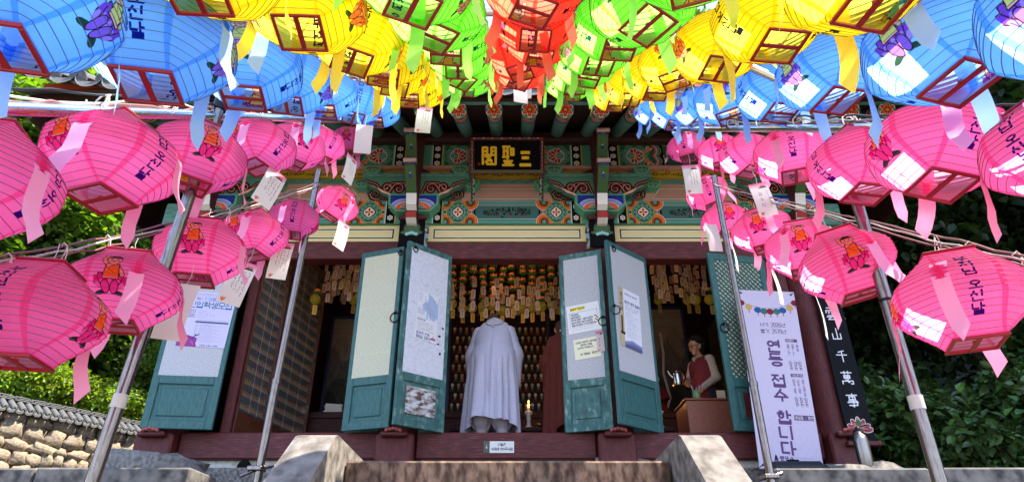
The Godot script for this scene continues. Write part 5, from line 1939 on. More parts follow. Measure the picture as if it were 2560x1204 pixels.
func landscape(sd: int) -> Canvas:      # ink landscape: cliffs, mist, a waterfall and pines
	var c := Canvas.new(420, 740, rgb(150, 134, 122))
	var r := RandomNumberGenerator.new()
	r.seed = sd
	for i in 40:
		c.rect(0, r.randf() * 740, 420, 4 + r.randf() * 22, rgb(150, 134, 122).lerp(rgb(118, 100, 92), r.randf() * 0.4))
	for lay in 5:
		var p := PackedVector2Array()
		var y := 160.0 + lay * 110
		p.append(Vector2(0, 740))
		for k in 22:
			p.append(Vector2(k * 20.0, y + sin(k * 0.7 + lay * 2.0 + sd) * 50 + r.randf() * 40))
		p.append(Vector2(420, 740))
		c.poly(p, [rgb(132, 118, 108), rgb(104, 94, 88), rgb(86, 80, 74), rgb(64, 60, 56), rgb(48, 46, 44)][lay])
		for k in 30:
			var a := Vector2(r.randf() * 420, y + 40 + r.randf() * 90)
			c.line(a, a + Vector2(r.randf_range(-12, 12), 30 + r.randf() * 40), 2, rgb(44, 42, 40))
	c.stroke([Vector2(250, 180), Vector2(256, 330), Vector2(240, 470), Vector2(270, 640), Vector2(230, 740)], 16, rgb(196, 186, 176))
	c.stroke([Vector2(246, 180), Vector2(250, 330), Vector2(236, 470), Vector2(262, 640)], 4, rgb(226, 218, 208))
	for k in 7:
		var x := 40 + r.randf() * 130
		var y := 470 + r.randf() * 220
		c.line(Vector2(x, y), Vector2(x + 8, y + 50), 5, rgb(40, 34, 30))
		for j in 5:
			c.oval(x + r.randf_range(-26, 26), y + r.randf_range(-16, 12), 20, 7, rgb(52, 62, 50))
	c.oval(210, 590, 18, 22, rgb(176, 140, 120))
	c.poly(PackedVector2Array([Vector2(180, 680), Vector2(196, 608), Vector2(226, 608), Vector2(246, 680)]), rgb(120, 70, 58))
	return c

func assembly() -> Canvas:      # dark painting crowded with small robed figures in rows
	var c := Canvas.new(900, 900, rgb(46, 30, 26))
	var r := RandomNumberGenerator.new()
	r.seed = 3
	for i in 9:
		for k in 16:
			var x := 30 + k * 56.0 + (28 if i % 2 else 0)
			var y := 120 + i * 88.0
			var robe: Color = [rgb(110, 40, 30), rgb(60, 70, 60), rgb(130, 84, 50), rgb(70, 50, 44)][r.randi() % 4]
			c.poly(PackedVector2Array([Vector2(x - 20, y + 60), Vector2(x - 14, y + 14), Vector2(x + 14, y + 14), Vector2(x + 20, y + 60)]), robe)
			c.oval(x, y, 14, 16, rgb(176, 146, 120) if r.randf() < 0.6 else rgb(206, 196, 180))
			c.stroke([Vector2(x - 6, y + 16), Vector2(x, y + 36), Vector2(x + 6, y + 16)], 4, rgb(190, 176, 150))
	for e in [[150, rgb(120, 60, 36)], [132, rgb(70, 90, 70)], [110, rgb(150, 70, 40)]]:
		c.oval(450, 380, e[0], e[0] * 1.15, e[1])
	c.poly(PackedVector2Array([Vector2(310, 640), Vector2(370, 400), Vector2(530, 400), Vector2(590, 640)]), rgb(140, 46, 34))
	c.oval(450, 340, 48, 58, rgb(190, 150, 110))
	return c

func framed(called: String, c: Canvas, w: float, h: float, p: Vector3, label: String):
	var o := thing(called, label, "painting", p)
	obj("picture", sheet(w, h, 0.004), print_mat(c, 0.6), o)
	var s := st()
	var t := 0.045
	for q in [[-w / 2 - t, -w / 2, -h / 2 - t, h / 2 + t], [w / 2, w / 2 + t, -h / 2 - t, h / 2 + t], [-w / 2, w / 2, h / 2, h / 2 + t], [-w / 2, w / 2, -h / 2 - t, -h / 2]]:
		beam(s, q[0], q[1], q[2], q[3], -0.01, 0.025, 0.006)
	obj("frame", done(s), mat(rgb(44, 54, 96), 0.5), o)

func build_altar():
	framed("landscape_painting", landscape(2), 0.86, 1.46, Vector3(-2.32, 4.66, -9.6), "ink landscape with a waterfall in a blue frame in the left bay")
	framed("landscape_painting", landscape(5), 0.86, 1.6, Vector3(2.2, 4.75, -9.6), "ink landscape with a waterfall in a blue frame behind the woman")
	framed("assembly_painting", assembly(), 1.46, 1.5, Vector3(-0.2, 4.68, -9.6), "large dark painting of many robed figures behind the grey robed person")
	var s := st()
	beam(s, -2.7, 2.7, FLOOR, 3.75, -9.55, -8.75, 0.01)
	var a = tag(obj("altar", done(s), M.dark_x), "long dark wooden altar along the back of the hall", "altar")
	for y in [3.2, 3.42, 3.66]:
		var rs := st()
		beam(rs, -2.7, 2.7, y, y + 0.05, -8.746, -8.72, 0.008)
		obj("rail", done(rs), M.dark_x, a)
	var t := st()
	beam(t, -0.75, 1.95, 3.33, 3.38, -8.45, -7.98, 0.006)
	var tab := obj("top", done(t), M.dark_x, thing("offering_table", "low dark offering table in front of the altar", "table", Vector3.ZERO))
	for x in [-0.7, 1.9]:
		for z in [-8.4, -8.03]:
			obj("leg", box_mesh(Vector3(0.05, 0.28, 0.05), 0.005), M.dark_y, tab.get_parent(), Vector3(x, FLOOR + 0.14, z))
	# candles on white stands
	for q in [[1322, "white candle on a porcelain stand between the two robed people"], [1653, "white candle on a porcelain stand left of the reddish desk"]]:
		var p := on(q[0], 1062, 8.12)
		p.y = 3.381
		var o := thing("candle_stand", q[1], "candle", p, 0.0, "candles on the offering table")
		var cs := st()
		lathe(cs, [Vector2(0, 0), Vector2(0.05, 0), Vector2(0.052, 0.02), Vector2(0.03, 0.04), Vector2(0.022, 0.1), Vector2(0.034, 0.13), Vector2(0.024, 0.16), Vector2(0.05, 0.2), Vector2(0.048, 0.212), Vector2(0, 0.2)], 14)
		obj("stand", done(cs), mat(rgb(214, 212, 206), 0.3), o)
		var ks := st()
		lathe(ks, [Vector2(0, 0.2), Vector2(0.019, 0.2), Vector2(0.019, 0.3), Vector2(0.006, 0.302), Vector2(0.002, 0.32), Vector2(0, 0.32)], 12)
		obj("candle", done(ks), mat(rgb(222, 206, 176), 0.5), o)
		var fs := st()
		lathe(fs, [Vector2(0, 0.316), Vector2(0.007, 0.326), Vector2(0.006, 0.338), Vector2(0, 0.362)], 8)
		var fm := mat(rgb(255, 190, 90), 0.5)
		fm.emission_enabled = true
		fm.emission = rgb(255, 180, 80)
		fm.emission_energy_multiplier = 3.0
		obj("flame", done(fs), fm, o)
		var l := OmniLight3D.new()
		l.name = numbered("candle_light")
		l.position = p + Vector3(0, 0.34, 0.02)
		l.light_color = Color(1, 0.7, 0.4)
		l.light_energy = 0.02
		l.light_size = 0.02
		l.shadow_enabled = true
		add_child(l)
	var bp := on(1350, 1072, 8.05)
	bp.y = 3.381
	var bo := thing("brass_bowl", "small brass bowl with a striker beside the white candle", "bowl", bp)
	var bs := st()
	lathe(bs, [Vector2(0.02, 0), Vector2(0.05, 0.02), Vector2(0.062, 0.05), Vector2(0.058, 0.05), Vector2(0.045, 0.022), Vector2(0, 0.014)], 16)
	obj("bowl", done(bs), M.gold, bo)
	var st2 := st()
	tube(st2, [Vector3(0, 0.015, 0), Vector3(0.012, 0.14, 0)], 0.005, 6)
	obj("striker", done(st2), M.dark_y, bo)
	# papers on the altar at the left
	var po := thing("paper_stack", "stack of white papers on the altar beside the statue racks", "papers", Vector3(-2.42, 3.751, -8.95), 0.2)
	for k in 5:
		var o := obj("paper_pad", box_mesh(Vector3(0.22, 0.022, 0.3), 0.002), M.paper, po, Vector3(0, 0.012 + k * 0.0235, 0))
		o.rotation.y = rng.randf_range(-0.1, 0.1)
	# a small seated figure in a dark red robe
	var fo := thing("small_statue", "small statue with a pale face and dark red robe left of the woman", "statue", Vector3(2.0, 3.751, -9.05), -0.4)
	var rs2 := st()
	lathe(rs2, [Vector2(0, 0), Vector2(0.17, 0), Vector2(0.18, 0.06), Vector2(0.12, 0.14), Vector2(0.13, 0.3), Vector2(0.11, 0.38), Vector2(0.045, 0.43), Vector2(0.04, 0.45)], 16)
	obj("robe", done(rs2), mat(rgb(120, 34, 30), 0.5), fo)
	var hs := st()
	ball(hs, Vector3(0, 0.52, 0.01), Vector3(0.062, 0.078, 0.066), 14, 10)
	ball(hs, Vector3(0, 0.515, 0.075), Vector3(0.01, 0.016, 0.012), 6, 4)
	for sx in [-1, 1]:
		ball(hs, Vector3(sx * 0.063, 0.515, 0.01), Vector3(0.01, 0.024, 0.014), 6, 4)
	obj("head", done(hs), mat(rgb(214, 176, 146), 0.5), fo)
	var ds := st()
	ball(ds, Vector3(0, 0.56, -0.01), Vector3(0.066, 0.056, 0.066), 12, 8)
	ball(ds, Vector3(0, 0.625, -0.01), Vector3(0.026, 0.028, 0.026), 8, 6)
	for sx in [-1, 1]:
		ball(ds, Vector3(sx * 0.022, 0.53, 0.069), Vector3(0.009, 0.004, 0.006), 6, 4)
	obj("hair", done(ds), M.black, fo)
	var ss := st()
	for sx in [-1, 1]:
		tube(ss, [Vector3(sx * 0.1, 0.36, 0), Vector3(sx * 0.15, 0.24, 0.06), Vector3(sx * 0.03, 0.2, 0.14)], [0.045, 0.05, 0.03], 8)
	obj("sleeves", done(ss), mat(rgb(104, 28, 26), 0.5), fo)

# ---------- trees and bushes ----------
func leaf_clump(sd: int, n: int, spread: float, size: float) -> ArrayMesh:
	var r := RandomNumberGenerator.new()
	r.seed = sd
	var s := st()
	for i in n:
		var c := Vector3(r.randf_range(-1, 1), r.randf_range(-0.8, 0.8), r.randf_range(-1, 1)) * spread
		var d := Vector3(r.randf_range(-1, 1), r.randf_range(-0.6, 0.3), r.randf_range(-1, 1)).normalized()
		var up := Vector3(r.randf_range(-0.5, 0.5), 1, r.randf_range(-0.5, 0.5)).normalized()
		one_leaf(s, c, d, up, size * r.randf_range(0.7, 1.25))
	return done(s)

func one_leaf(s: SurfaceTool, c: Vector3, d: Vector3, up: Vector3, l: float):
	var side := d.cross(up).normalized()
	up = side.cross(d).normalized()
	var w := l * 0.27
	var a := c + d * l * 0.35 - up * l * 0.05
	var b := c + d * l * 0.7 - up * l * 0.08
	var t := c + d * l - up * l * 0.2
	for sg in [-1.0, 1.0]:
		var e: Vector3 = a + side * w * sg + up * l * 0.08
		var f: Vector3 = b + side * w * 0.8 * sg + up * l * 0.02
		tri(s, c, a, e, up); tri(s, a, b, f, up); tri(s, a, f, e, up); tri(s, b, t, f, up)

func crown(parent: Node3D, called: String, blobs: Array, n: int, clump: Mesh, tone: Color, sd: int, m: Material, scale := 1.0, hollow := 0.55):
	var r := RandomNumberGenerator.new()
	r.seed = sd
	var mm := MultiMesh.new()
	mm.transform_format = MultiMesh.TRANSFORM_3D
	mm.use_colors = true
	mm.mesh = clump
	mm.instance_count = n
	var vol := 0.0
	for b in blobs:
		vol += b[1] * b[1]
	var i := 0
	for bi in blobs.size():
		var b = blobs[bi]
		var k := int(n * b[1] * b[1] / vol) if bi < blobs.size() - 1 else n - i
		var shade := r.randf_range(0.7, 1.25)
		for j in k:
			if i >= n:
				break
			var v := Vector3(r.randfn(), r.randfn(), r.randfn()).normalized()
			var p: Vector3 = b[0] + v * Vector3(1, 0.8, 1) * b[1] * pow(r.randf(), 0.4 if hollow > 0 else 0.33)
			var q := r.randf_range(0.65, 1.35) * shade
			mm.set_instance_transform(i, Transform3D(Basis(Vector3(r.randfn(), 3, r.randfn()).normalized(), r.randf() * TAU).scaled(Vector3.ONE * scale * r.randf_range(0.7, 1.3)), p))
			mm.set_instance_color(i, Color(tone.r * q * r.randf_range(0.8, 1.25), tone.g * q, tone.b * q * r.randf_range(0.7, 1.3)))
			i += 1
	var mi := MultiMeshInstance3D.new()
	mi.name = called
	mi.multimesh = mm
	mi.material_override = m
	mi.set_meta("kind", "stuff")
	parent.add_child(mi, true)

func tree(called: String, label: String, x: float, z: float, h: float, spread: float, n: int, tone: Color, sd: int, group: String, low := 0.25):
	var r := RandomNumberGenerator.new()
	r.seed = sd
	var y := gy(x, z) - 0.1
	var o := thing(called, label, "tree", Vector3(x, y, z), 0.0, group)
	var s := st()
	var pts := []
	var rad := []
	var lean := Vector3(r.randf_range(-0.1, 0.1), 0, r.randf_range(-0.1, 0.1))
	for i in 8:
		var t := i / 7.0
		pts.append(Vector3(sin(t * 5 + sd) * 0.12 * t * spread * 0.4, h * 0.85 * t, cos(t * 4 + sd) * 0.1 * t) + lean * h * t)
		rad.append(0.028 * h * (1.0 - 0.85 * t) * 0.6)
	tube(s, pts, rad, 9)
	var blobs := []
	for k in 9:
		var t := low + (0.95 - low) * k / 8.0
		var b: Vector3 = pts[clampi(int(t * 7), 0, 7)]
		var a := k * 2.4 + sd
		var reach := spread * (0.75 - 0.45 * t) * r.randf_range(0.7, 1.1)
		var e := b + Vector3(cos(a) * reach, 0.3 * reach + r.randf() * 0.6, sin(a) * reach)
		tube(s, [b, b.lerp(e, 0.5) + Vector3(0, 0.15, 0), e], [0.012 * h * (1.1 - t), 0.007 * h * (1.1 - t), 0.01], 6)
		blobs.append([e, spread * r.randf_range(0.34, 0.55)])
		blobs.append([b.lerp(e, 0.45), spread * r.randf_range(0.3, 0.45)])
	blobs.append([Vector3(0, h * 0.9, 0) + lean * h, spread * 0.4])
	obj("trunk", done(s), M.bark, o)
	crown(o, "crown", blobs, n, cache.clump[sd % 3], tone, sd + 7, M.leaf, 1.12)
	return o

func bush(label: String, x: float, z: float, r0: float, hgt: float, n: int, tone: Color, sd: int, group: String, m: Material, clump: Mesh, lift := 0.0):
	var r := RandomNumberGenerator.new()
	r.seed = sd
	var o := thing("bush", label, "bush", Vector3(x, gy(x, z) + lift - 0.05, z), 0.0, group)
	var s := st()
	var blobs := []
	for k in 9:
		var a := k * 2.4
		var d := r0 * (0.25 + 0.6 * r.randf())
		var e := Vector3(cos(a) * d, hgt * r.randf_range(0.35, 0.85), sin(a) * d)
		tube(s, [Vector3(cos(a) * 0.08, 0, sin(a) * 0.08), e * Vector3(0.5, 0.55, 0.5), e], [0.016, 0.01, 0.005], 5)
		blobs.append([e, r0 * r.randf_range(0.3, 0.48)])
	obj("stems", done(s), M.bark, o)
	crown(o, "foliage", blobs, n, clump, tone, sd + 3, m)
	return o

func build_trees():
	cache.clump = [leaf_clump(1, 10, 0.26, 0.17), leaf_clump(2, 10, 0.3, 0.15), leaf_clump(3, 9, 0.28, 0.2)]
	var small := leaf_clump(4, 12, 0.13, 0.085)
	var big := leaf_clump(5, 7, 0.15, 0.15)
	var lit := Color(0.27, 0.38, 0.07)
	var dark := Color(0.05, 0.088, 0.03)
	var L := [[-9.4, -17.4, 11.0, 3.0], [-12.6, -15.2, 11.0, 3.2], [-11.0, -19.5, 13.0, 3.6], [-15.2, -13.4, 12.0, 3.4], [-6.6, -17.8, 11.0, 3.0], [-15.5, -18.5, 14.0, 3.8], [-9.0, -22.0, 13.0, 3.6], [-18.5, -14.5, 13.0, 3.6], [-14.4, -10.6, 8.0, 2.6], [-19.5, -20.0, 15.0, 4.2], [-11.2, -13.6, 9.5, 2.8], [-8.8, -16.0, 10.5, 2.8]]
	for i in L.size():
		var q = L[i]
		tree("broadleaf_tree", "bright green leafy tree, %s from the hall on the sunlit slope" % ["second", "fourth", "fifth", "seventh", "nearest", "eighth", "third", "ninth", "tenth and frontmost", "farthest", "low above the wall", "close behind the gable"][i], q[0], q[1], q[2], q[3], 4000 if i < 6 or i > 9 else 2600, lit.lerp(Color(0.11, 0.2, 0.05), (i % 3) / 2.0), 100 + i, "trees on the sunlit slope", 0.12)
	var R := [[6.9, -9.4, 10.0, 2.8], [8.6, -8.0, 10.0, 3.0], [9.6, -11.0, 11.5, 3.4], [6.2, -13.2, 11.0, 3.0], [11.8, -9.0, 11.5, 3.4], [9.0, -15.0, 12.5, 3.6], [12.8, -14.0, 13.0, 3.8], [11.5, -5.6, 10.0, 3.0], [15.5, -17.5, 14.0, 4.2], [5.6, -17.0, 13.0, 3.6]]
	for i in R.size():
		var q = R[i]
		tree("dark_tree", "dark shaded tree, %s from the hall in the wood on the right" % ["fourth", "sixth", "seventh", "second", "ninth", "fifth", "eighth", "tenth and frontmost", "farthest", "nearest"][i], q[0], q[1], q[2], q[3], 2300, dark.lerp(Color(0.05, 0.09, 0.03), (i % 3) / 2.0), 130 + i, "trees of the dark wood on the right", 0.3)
	for i in 3:
		var q = [[-2.2, -15.5], [1.2, -16.0], [4.6, -15.5]][i]
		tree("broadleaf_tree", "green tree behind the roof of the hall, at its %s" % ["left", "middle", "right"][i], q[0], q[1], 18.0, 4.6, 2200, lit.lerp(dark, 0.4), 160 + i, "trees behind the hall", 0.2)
	var bl := [[-8.3, -14.6, 1.1, 1.1], [-9.8, -13.2, 1.2, 1.2], [-11.2, -11.8, 1.2, 1.1], [-12.4, -10.6, 1.3, 1.4], [-9.0, -15.8, 1.5, 2.0], [-11.2, -14.2, 1.6, 2.1], [-13.4, -12.2, 1.5, 1.9], [-10.8, -10.6, 0.8, 0.7], [-7.4, -15.8, 1.2, 1.7], [-7.4, -14.2, 0.8, 0.9]]
	for i in bl.size():
		var q = bl[i]
		bush("bright weedy bush above the tiled stone wall, %s" % ["fourth from its far end", "fifth from its far end", "sixth from its far end", "near its front end", "in the second row, far end", "in the second row, middle", "in the second row, front end", "low and close to the tiles", "behind its far end", "at its very far end"][i], q[0], q[1], q[2], q[3], 800, Color(0.33, 0.42, 0.09), 200 + i, "bushes above the stone wall", M.leaf, small)
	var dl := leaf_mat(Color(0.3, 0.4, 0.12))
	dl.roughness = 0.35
	var br := [[4.75, -7.9, 0.85, 1.5], [5.5, -7.3, 0.95, 1.7], [6.4, -7.7, 1.0, 1.9], [5.0, -8.9, 1.0, 2.0], [7.3, -7.0, 1.0, 1.7], [6.0, -6.5, 0.8, 1.1], [5.9, -9.2, 1.1, 2.3], [7.4, -8.4, 1.1, 2.2], [4.9, -6.9, 0.55, 0.8]]
	var lr := RandomNumberGenerator.new()
	lr.seed = 77
	var lm := st()
	one_leaf(lm, Vector3.ZERO, Vector3(0, 0, 1), Vector3.UP, 1.0)
	var leaf := done(lm)
	var tones := []
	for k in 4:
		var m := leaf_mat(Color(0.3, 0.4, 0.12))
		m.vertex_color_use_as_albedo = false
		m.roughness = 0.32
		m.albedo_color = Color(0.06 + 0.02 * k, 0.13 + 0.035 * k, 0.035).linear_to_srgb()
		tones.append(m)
	for i in br.size():
		var q = br[i]
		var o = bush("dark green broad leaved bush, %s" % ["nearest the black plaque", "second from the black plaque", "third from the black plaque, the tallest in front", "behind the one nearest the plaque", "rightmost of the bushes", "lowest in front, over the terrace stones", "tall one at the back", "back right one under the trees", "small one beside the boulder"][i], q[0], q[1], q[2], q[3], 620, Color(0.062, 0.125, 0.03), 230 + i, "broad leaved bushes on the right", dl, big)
		if i < 5:       # the leaves nearest the viewer, one by one
			for k in 32:
				var a := lr.randf() * TAU
				var up := lr.randf_range(0.25, 0.95)
				var rr: float = q[2] * (1.05 - 0.45 * up)
				var p := Vector3(cos(a) * rr, q[3] * up, absf(sin(a)) * rr)
				var f := obj("leaf", leaf, tones[lr.randi() % 4], o, p)
				f.basis = Basis(Vector3.UP, PI / 2 - a + lr.randf_range(-0.6, 0.6)) * Basis(Vector3.RIGHT, lr.randf_range(0.0, 0.7)) * Basis.from_scale(Vector3.ONE * lr.randf_range(0.13, 0.2))
	# rank grass over the wall
	var bs := st()
	for k in 14:
		var a := lr.randf() * TAU
		var d := Vector3(cos(a), 0, sin(a))
		var side := Vector3(-d.z, 0, d.x) * 0.008
		var h := lr.randf_range(0.25, 0.6)
		var b0 := d * lr.randf() * 0.1
		tri(bs, b0 - side, b0 + side, b0 + d * 0.05 + Vector3(0, h * 0.6, 0) + side, Vector3(side.z, 0, -side.x))
		tri(bs, b0 - side, b0 + d * 0.05 + Vector3(0, h * 0.6, 0) + side, b0 + d * 0.05 + Vector3(0, h * 0.6, 0) - side, Vector3(side.z, 0, -side.x))
		tri(bs, b0 + d * 0.05 + Vector3(0, h * 0.6, 0) + side, b0 + d * 0.2 * h * 3 + Vector3(0, h * 0.85, 0), b0 + d * 0.05 + Vector3(0, h * 0.6, 0) - side, Vector3(side.z, 0, -side.x))
	var tuft := done(bs)
	var mm := MultiMesh.new()
	mm.transform_format = MultiMesh.TRANSFORM_3D
	mm.use_colors = true
	mm.mesh = tuft
	mm.instance_count = 1100
	for i in 1100:
		var al := lr.randf_range(-0.5, 6.0)
		var off := lr.randf_range(0.35, 3.0)
		var x := WALL_A.x + 0.546 * al - 0.838 * off
		var z := WALL_A.y - 0.838 * al - 0.546 * off
		var q := lr.randf_range(0.7, 1.3)
		mm.set_instance_transform(i, Transform3D(Basis(Vector3.UP, lr.randf() * TAU).scaled(Vector3.ONE * lr.randf_range(0.6, 1.3)), Vector3(x, gy(x, z) - 0.03, z)))
		mm.set_instance_color(i, Color(0.36 * q, 0.42 * q, 0.12 * q))
	var mi := MultiMeshInstance3D.new()
	mi.name = "grass"
	mi.multimesh = mm
	mi.material_override = M.leaf
	add_child(mi)
	tag(mi, "tall bright grass growing behind the stone wall", "grass")
	mi.set_meta("kind", "stuff")

# ---------- prints and objects round the doors ----------
func build_doorside():
	var navy := rgb(60, 46, 110)
	# name board
	var c := Canvas.new(860, 400, rgb(16, 14, 16))
	for i in 60:
		c.rect(rng.randf() * 860, rng.randf() * 400, 60 + rng.randf() * 200, 1, rgb(28, 25, 26))
	var gold := rgb(255, 206, 50)
	for q in [["閣", 110, 96, 168, 225], ["聖", 372, 84, 140, 250], ["三", 604, 116, 128, 215]]:
		glyph(c, q[0], Rect2(q[1], q[2], q[3], q[4]), 31 if q[0] != "三" else 44, gold)
	c.rect(46, 300, 30, 34, rgb(150, 60, 40))
	c.rect(52, 306, 18, 3, rgb(60, 24, 20)); c.rect(58, 306, 3, 22, rgb(60, 24, 20)); c.rect(52, 318, 18, 3, rgb(60, 24, 20))
	var nb := thing("name_board", "black name board with three gold characters under the eaves", "sign", on(1268, 388, 6.5))
	nb.rotation.x = deg_to_rad(28)
	nb.scale = Vector3.ONE * 0.96
	obj("panel", sheet(0.82, 0.37, 0.01), print_mat(c, 0.9), nb)
	var fc := Canvas.new(512, 48, MAR)
	for i in 30:
		fc.curl(10 + i * 17.0, 24 + (i % 2) * 8 - 4, 9, i, 1, 3, [WHT, ORANGE, LILAC, TEAL][i % 4])
	var fm := print_mat(fc, 0.6)
	for q in [[0, 0.205, 0.92, 0.045], [0, -0.205, 0.92, 0.045]]:
		var s := st()
		box(s, Vector3(q[0], q[1], 0.012), Vector3(q[2], q[3], 0.05), 0.01)
		var f := obj("frame_rail", done(s), M.maroon if q[1] > 0 else mat(rgb(96, 84, 66), 0.7), nb)
		if q[1] > 0:
			obj("floral_strip", sheet(0.86, 0.034, 0.002), fm, f, Vector3(0, q[1], 0.037))
	for sx in [-1, 1]:
		var s := st()
		box(s, Vector3(sx * 0.437, 0, 0.01), Vector3(0.05, 0.37, 0.05), 0.01)
		var f := obj("frame_stile", done(s), M.maroon, nb)
		var o := obj("floral_strip", sheet(0.36, 0.034, 0.002), fm, f, Vector3(sx * 0.437, 0, 0.035))
		o.rotation.z = PI / 2
		var ls := st()
		box(ls, Vector3(sx * 0.43, -0.4, -0.02), Vector3(0.05, 0.36, 0.035), 0.01)
		var lg := obj("hanger_leg", done(ls), M.maroon, nb)
		var gs := st()
		for k in 3:
			tube(gs, [Vector3(sx * 0.43, -0.3 - k * 0.1, 0.004), Vector3(sx * 0.43 - sx * 0.02, -0.33 - k * 0.1, 0.008), Vector3(sx * 0.43, -0.37 - k * 0.1, 0.004)], 0.012, 6)
		obj("green_scroll", done(gs), M.green_trim, lg)
	# banner
	var bn := Canvas.new(600, 1850, rgb(226, 214, 236))
	for i in 40:      # faint lotus outlines
		bn.ring(330 + (i % 4) * 40, 1480 + (i % 5) * 40, 60 + i * 6.0, 2, rgb(218, 204, 228))
	bn.stroke([Vector2(20, 130), Vector2(110, 175), Vector2(220, 200), Vector2(300, 205), Vector2(400, 195), Vector2(500, 160), Vector2(590, 105)], 3, rgb(90, 70, 80))
	for q in [[24, 150, rgb(150, 40, 60)], [100, 196, rgb(224, 180, 100)], [190, 226, rgb(60, 100, 170)], [254, 238, rgb(70, 130, 120)], [318, 240, rgb(160, 40, 60)], [386, 236, rgb(70, 130, 120)], [452, 220, rgb(60, 100, 170)], [528, 188, rgb(224, 180, 100)], [588, 130, rgb(150, 40, 60)]]:
		bn.oval(q[0], q[1], 38, 34, q[2])
		for k in 3:
			bn.ring(q[0], q[1], 12 + k * 10, 1.5, Color(q[2]).darkened(0.2), 0, TAU, 32)
		bn.rect(q[0] - 6, q[1] + 34, 12, 30, rgb(190, 130, 110))
	write(bn, "서기 2026년", 190, 368, 42, 5, rgb(84, 66, 104), false, 1.12)
	bn.rect(180, 424, 230, 2, rgb(190, 176, 200))
	write(bn, "불기 2570년", 190, 440, 42, 5, rgb(84, 66, 104), false, 1.12)
	var plum := rgb(110, 78, 128)
	var yy := 560
	for q in [["연", 0], ["등", 0], ["접", 70], ["수", 0], ["합", 70], ["니", 0], ["다", 0]]:
		yy += q[1]
		glyph(bn, q[0], Rect2(236, yy, 130, 124), 21, plum)
		yy += 148
	for blk in [[540, "대웅전", [["일년등", "10만원"], ["금등(소)", "100만원"], ["금등(대)", "50만원"]]], [910, "기타전각", [["금당 모래지등", "50만원"], ["나한전 금등", "30만원"], ["삼성각 금등", "50만원"]]]]:
		bn.rect(428, blk[0], 120, 34, plum)
		write(bn, blk[1], 438, blk[0] + 6, 24, 3, WHT, false, 1.1)
		for k in 3:
			var x := 528 - k * 46
			write(bn, blk[2][k][0], x, blk[0] + 54, 24, 3, rgb(84, 66, 104), true, 1.12)
			bn.oval(x + 12, blk[0] + 226, 3, 3, plum)
			var price: String = blk[2][k][1]
			write(bn, price.left(price.length() - 2), x - 6, blk[0] + 244, 28, 3.4, rgb(84, 66, 104), false, 1.05)
			write(bn, "만원", x, blk[0] + 278, 26, 3.2, rgb(84, 66, 104), true, 1.1)
	bn.rect(396, 1330, 190, 50, plum)
	write(bn, "마당등 : 3만원", 404, 1340, 30, 4, WHT, false, 1.06, 0.86)
	bn.poly(PackedVector2Array([Vector2(150, 1772), Vector2(158, 1730), Vector2(168, 1712), Vector2(180, 1730), Vector2(188, 1772)]), rgb(70, 50, 84))
	for k in 3:
		bn.rect(148 + k * 5, 1762 - k * 18, 42 - k * 10, 5, rgb(70, 50, 84))
	for k in 3:
		glyph(bn, "雙磎寺"[k], Rect2(204 + k * 46, 1728, 38, 42), 5, rgb(70, 50, 84))
	scribble(bn, 350, 1732, 170, 10, rgb(150, 130, 160))
	scribble(bn, 350, 1752, 100, 10, rgb(150, 130, 160))
	var bo := thing("banner", "tall lilac banner with large purple lettering hung beside the lattice door", "banner", Vector3(2.725, EYE.y + 2.0, -6.6))
	bo.rotation.z = deg_to_rad(-2.6)
	obj("sheet", sheet(0.615, 1.87, 0.003), tinted(print_mat(bn, 0.5), 0.9), bo)
	for sx in [-1, 1]:
		for sy in [-1, 1]:
			var gs := st()
			var p := Vector3(sx * 0.27, sy * 0.9, 0.004)
			tube(gs, [p, p + Vector3(sx * 0.03, sy * 0.02, 0), p + Vector3(sx * 0.09, sy * 0.05, -0.1)], 0.004, 5)
			lathe(gs, [Vector2(0.012, 0), Vector2(0.01, 0.004), Vector2(0.005, 0.004)], 10, Transform3D(Basis(Vector3.RIGHT, PI / 2), p))
			obj("eyelet_tie", done(gs), M.iron, bo)
	# black plaque on the corner column
	var cp := Canvas.new(280, 1720, rgb(20, 20, 23))
	for i in 200:
		cp.rect(rng.randf() * 280, rng.randf() * 1720, 3, 20 + rng.randf() * 60, rgb(27, 27, 31))
	for k in 5:
		glyph(cp, "雲山千萬事"[k], Rect2(82, 290 + k * 238, 112, 134), 12, rgb(222, 220, 226))
	for e in [[0, WHT], [5, rgb(150, 70, 80)]]:
		for q in [[-58, 1560, -1.1], [58, 1560, 1.1], [-34, 1530, -0.5], [34, 1530, 0.5], [0, 1512, 0.0], [-72, 1590, -1.4], [72, 1590, 1.4], [-24, 1570, -0.3], [24, 1570, 0.3]]:
			cp.oval(140 + q[0] * 1.2, q[1] + 20, 28 - e[0], 58 - e[0], e[1] if absf(q[0]) > 30 or e[0] == 0 else rgb(176, 110, 110), q[2])
	cp.oval(140, 1540, 30, 34, rgb(70, 100, 70))
	var pl := thing("plaque", "long black plaque with white brush characters on the corner column", "plaque", Vector3(3.50, EYE.y + 2.22, -6.755))
	pl.rotation.z = deg_to_rad(0.0)
	obj("board", sheet(0.27, 1.72, 0.022), print_mat(cp, 0.6), pl)
	var rs := st()
	box(rs, Vector3(0, -0.885, 0.02), Vector3(0.34, 0.05, 0.09), 0.01)
	obj("ledge", done(rs), M.maroon, pl)
	# notice on the sill
	var ns := Canvas.new(520, 190, rgb(232, 230, 224))
	ns.rect(0, 0, 104, 190, rgb(96, 100, 92))
	ns.stroke([Vector2(52, 56), Vector2(52, 118)], 6, WHT)
	ns.stroke([Vector2(36, 100), Vector2(52, 120), Vector2(68, 100)], 6, WHT)
	write(ns, "신발은", 244, 30, 46, 6.5, rgb(40, 38, 40), false, 1.1, 0.9)
	write(ns, "아래에 벗어주세요", 134, 104, 46, 6.5, rgb(40, 38, 40), false, 1.05, 0.9)
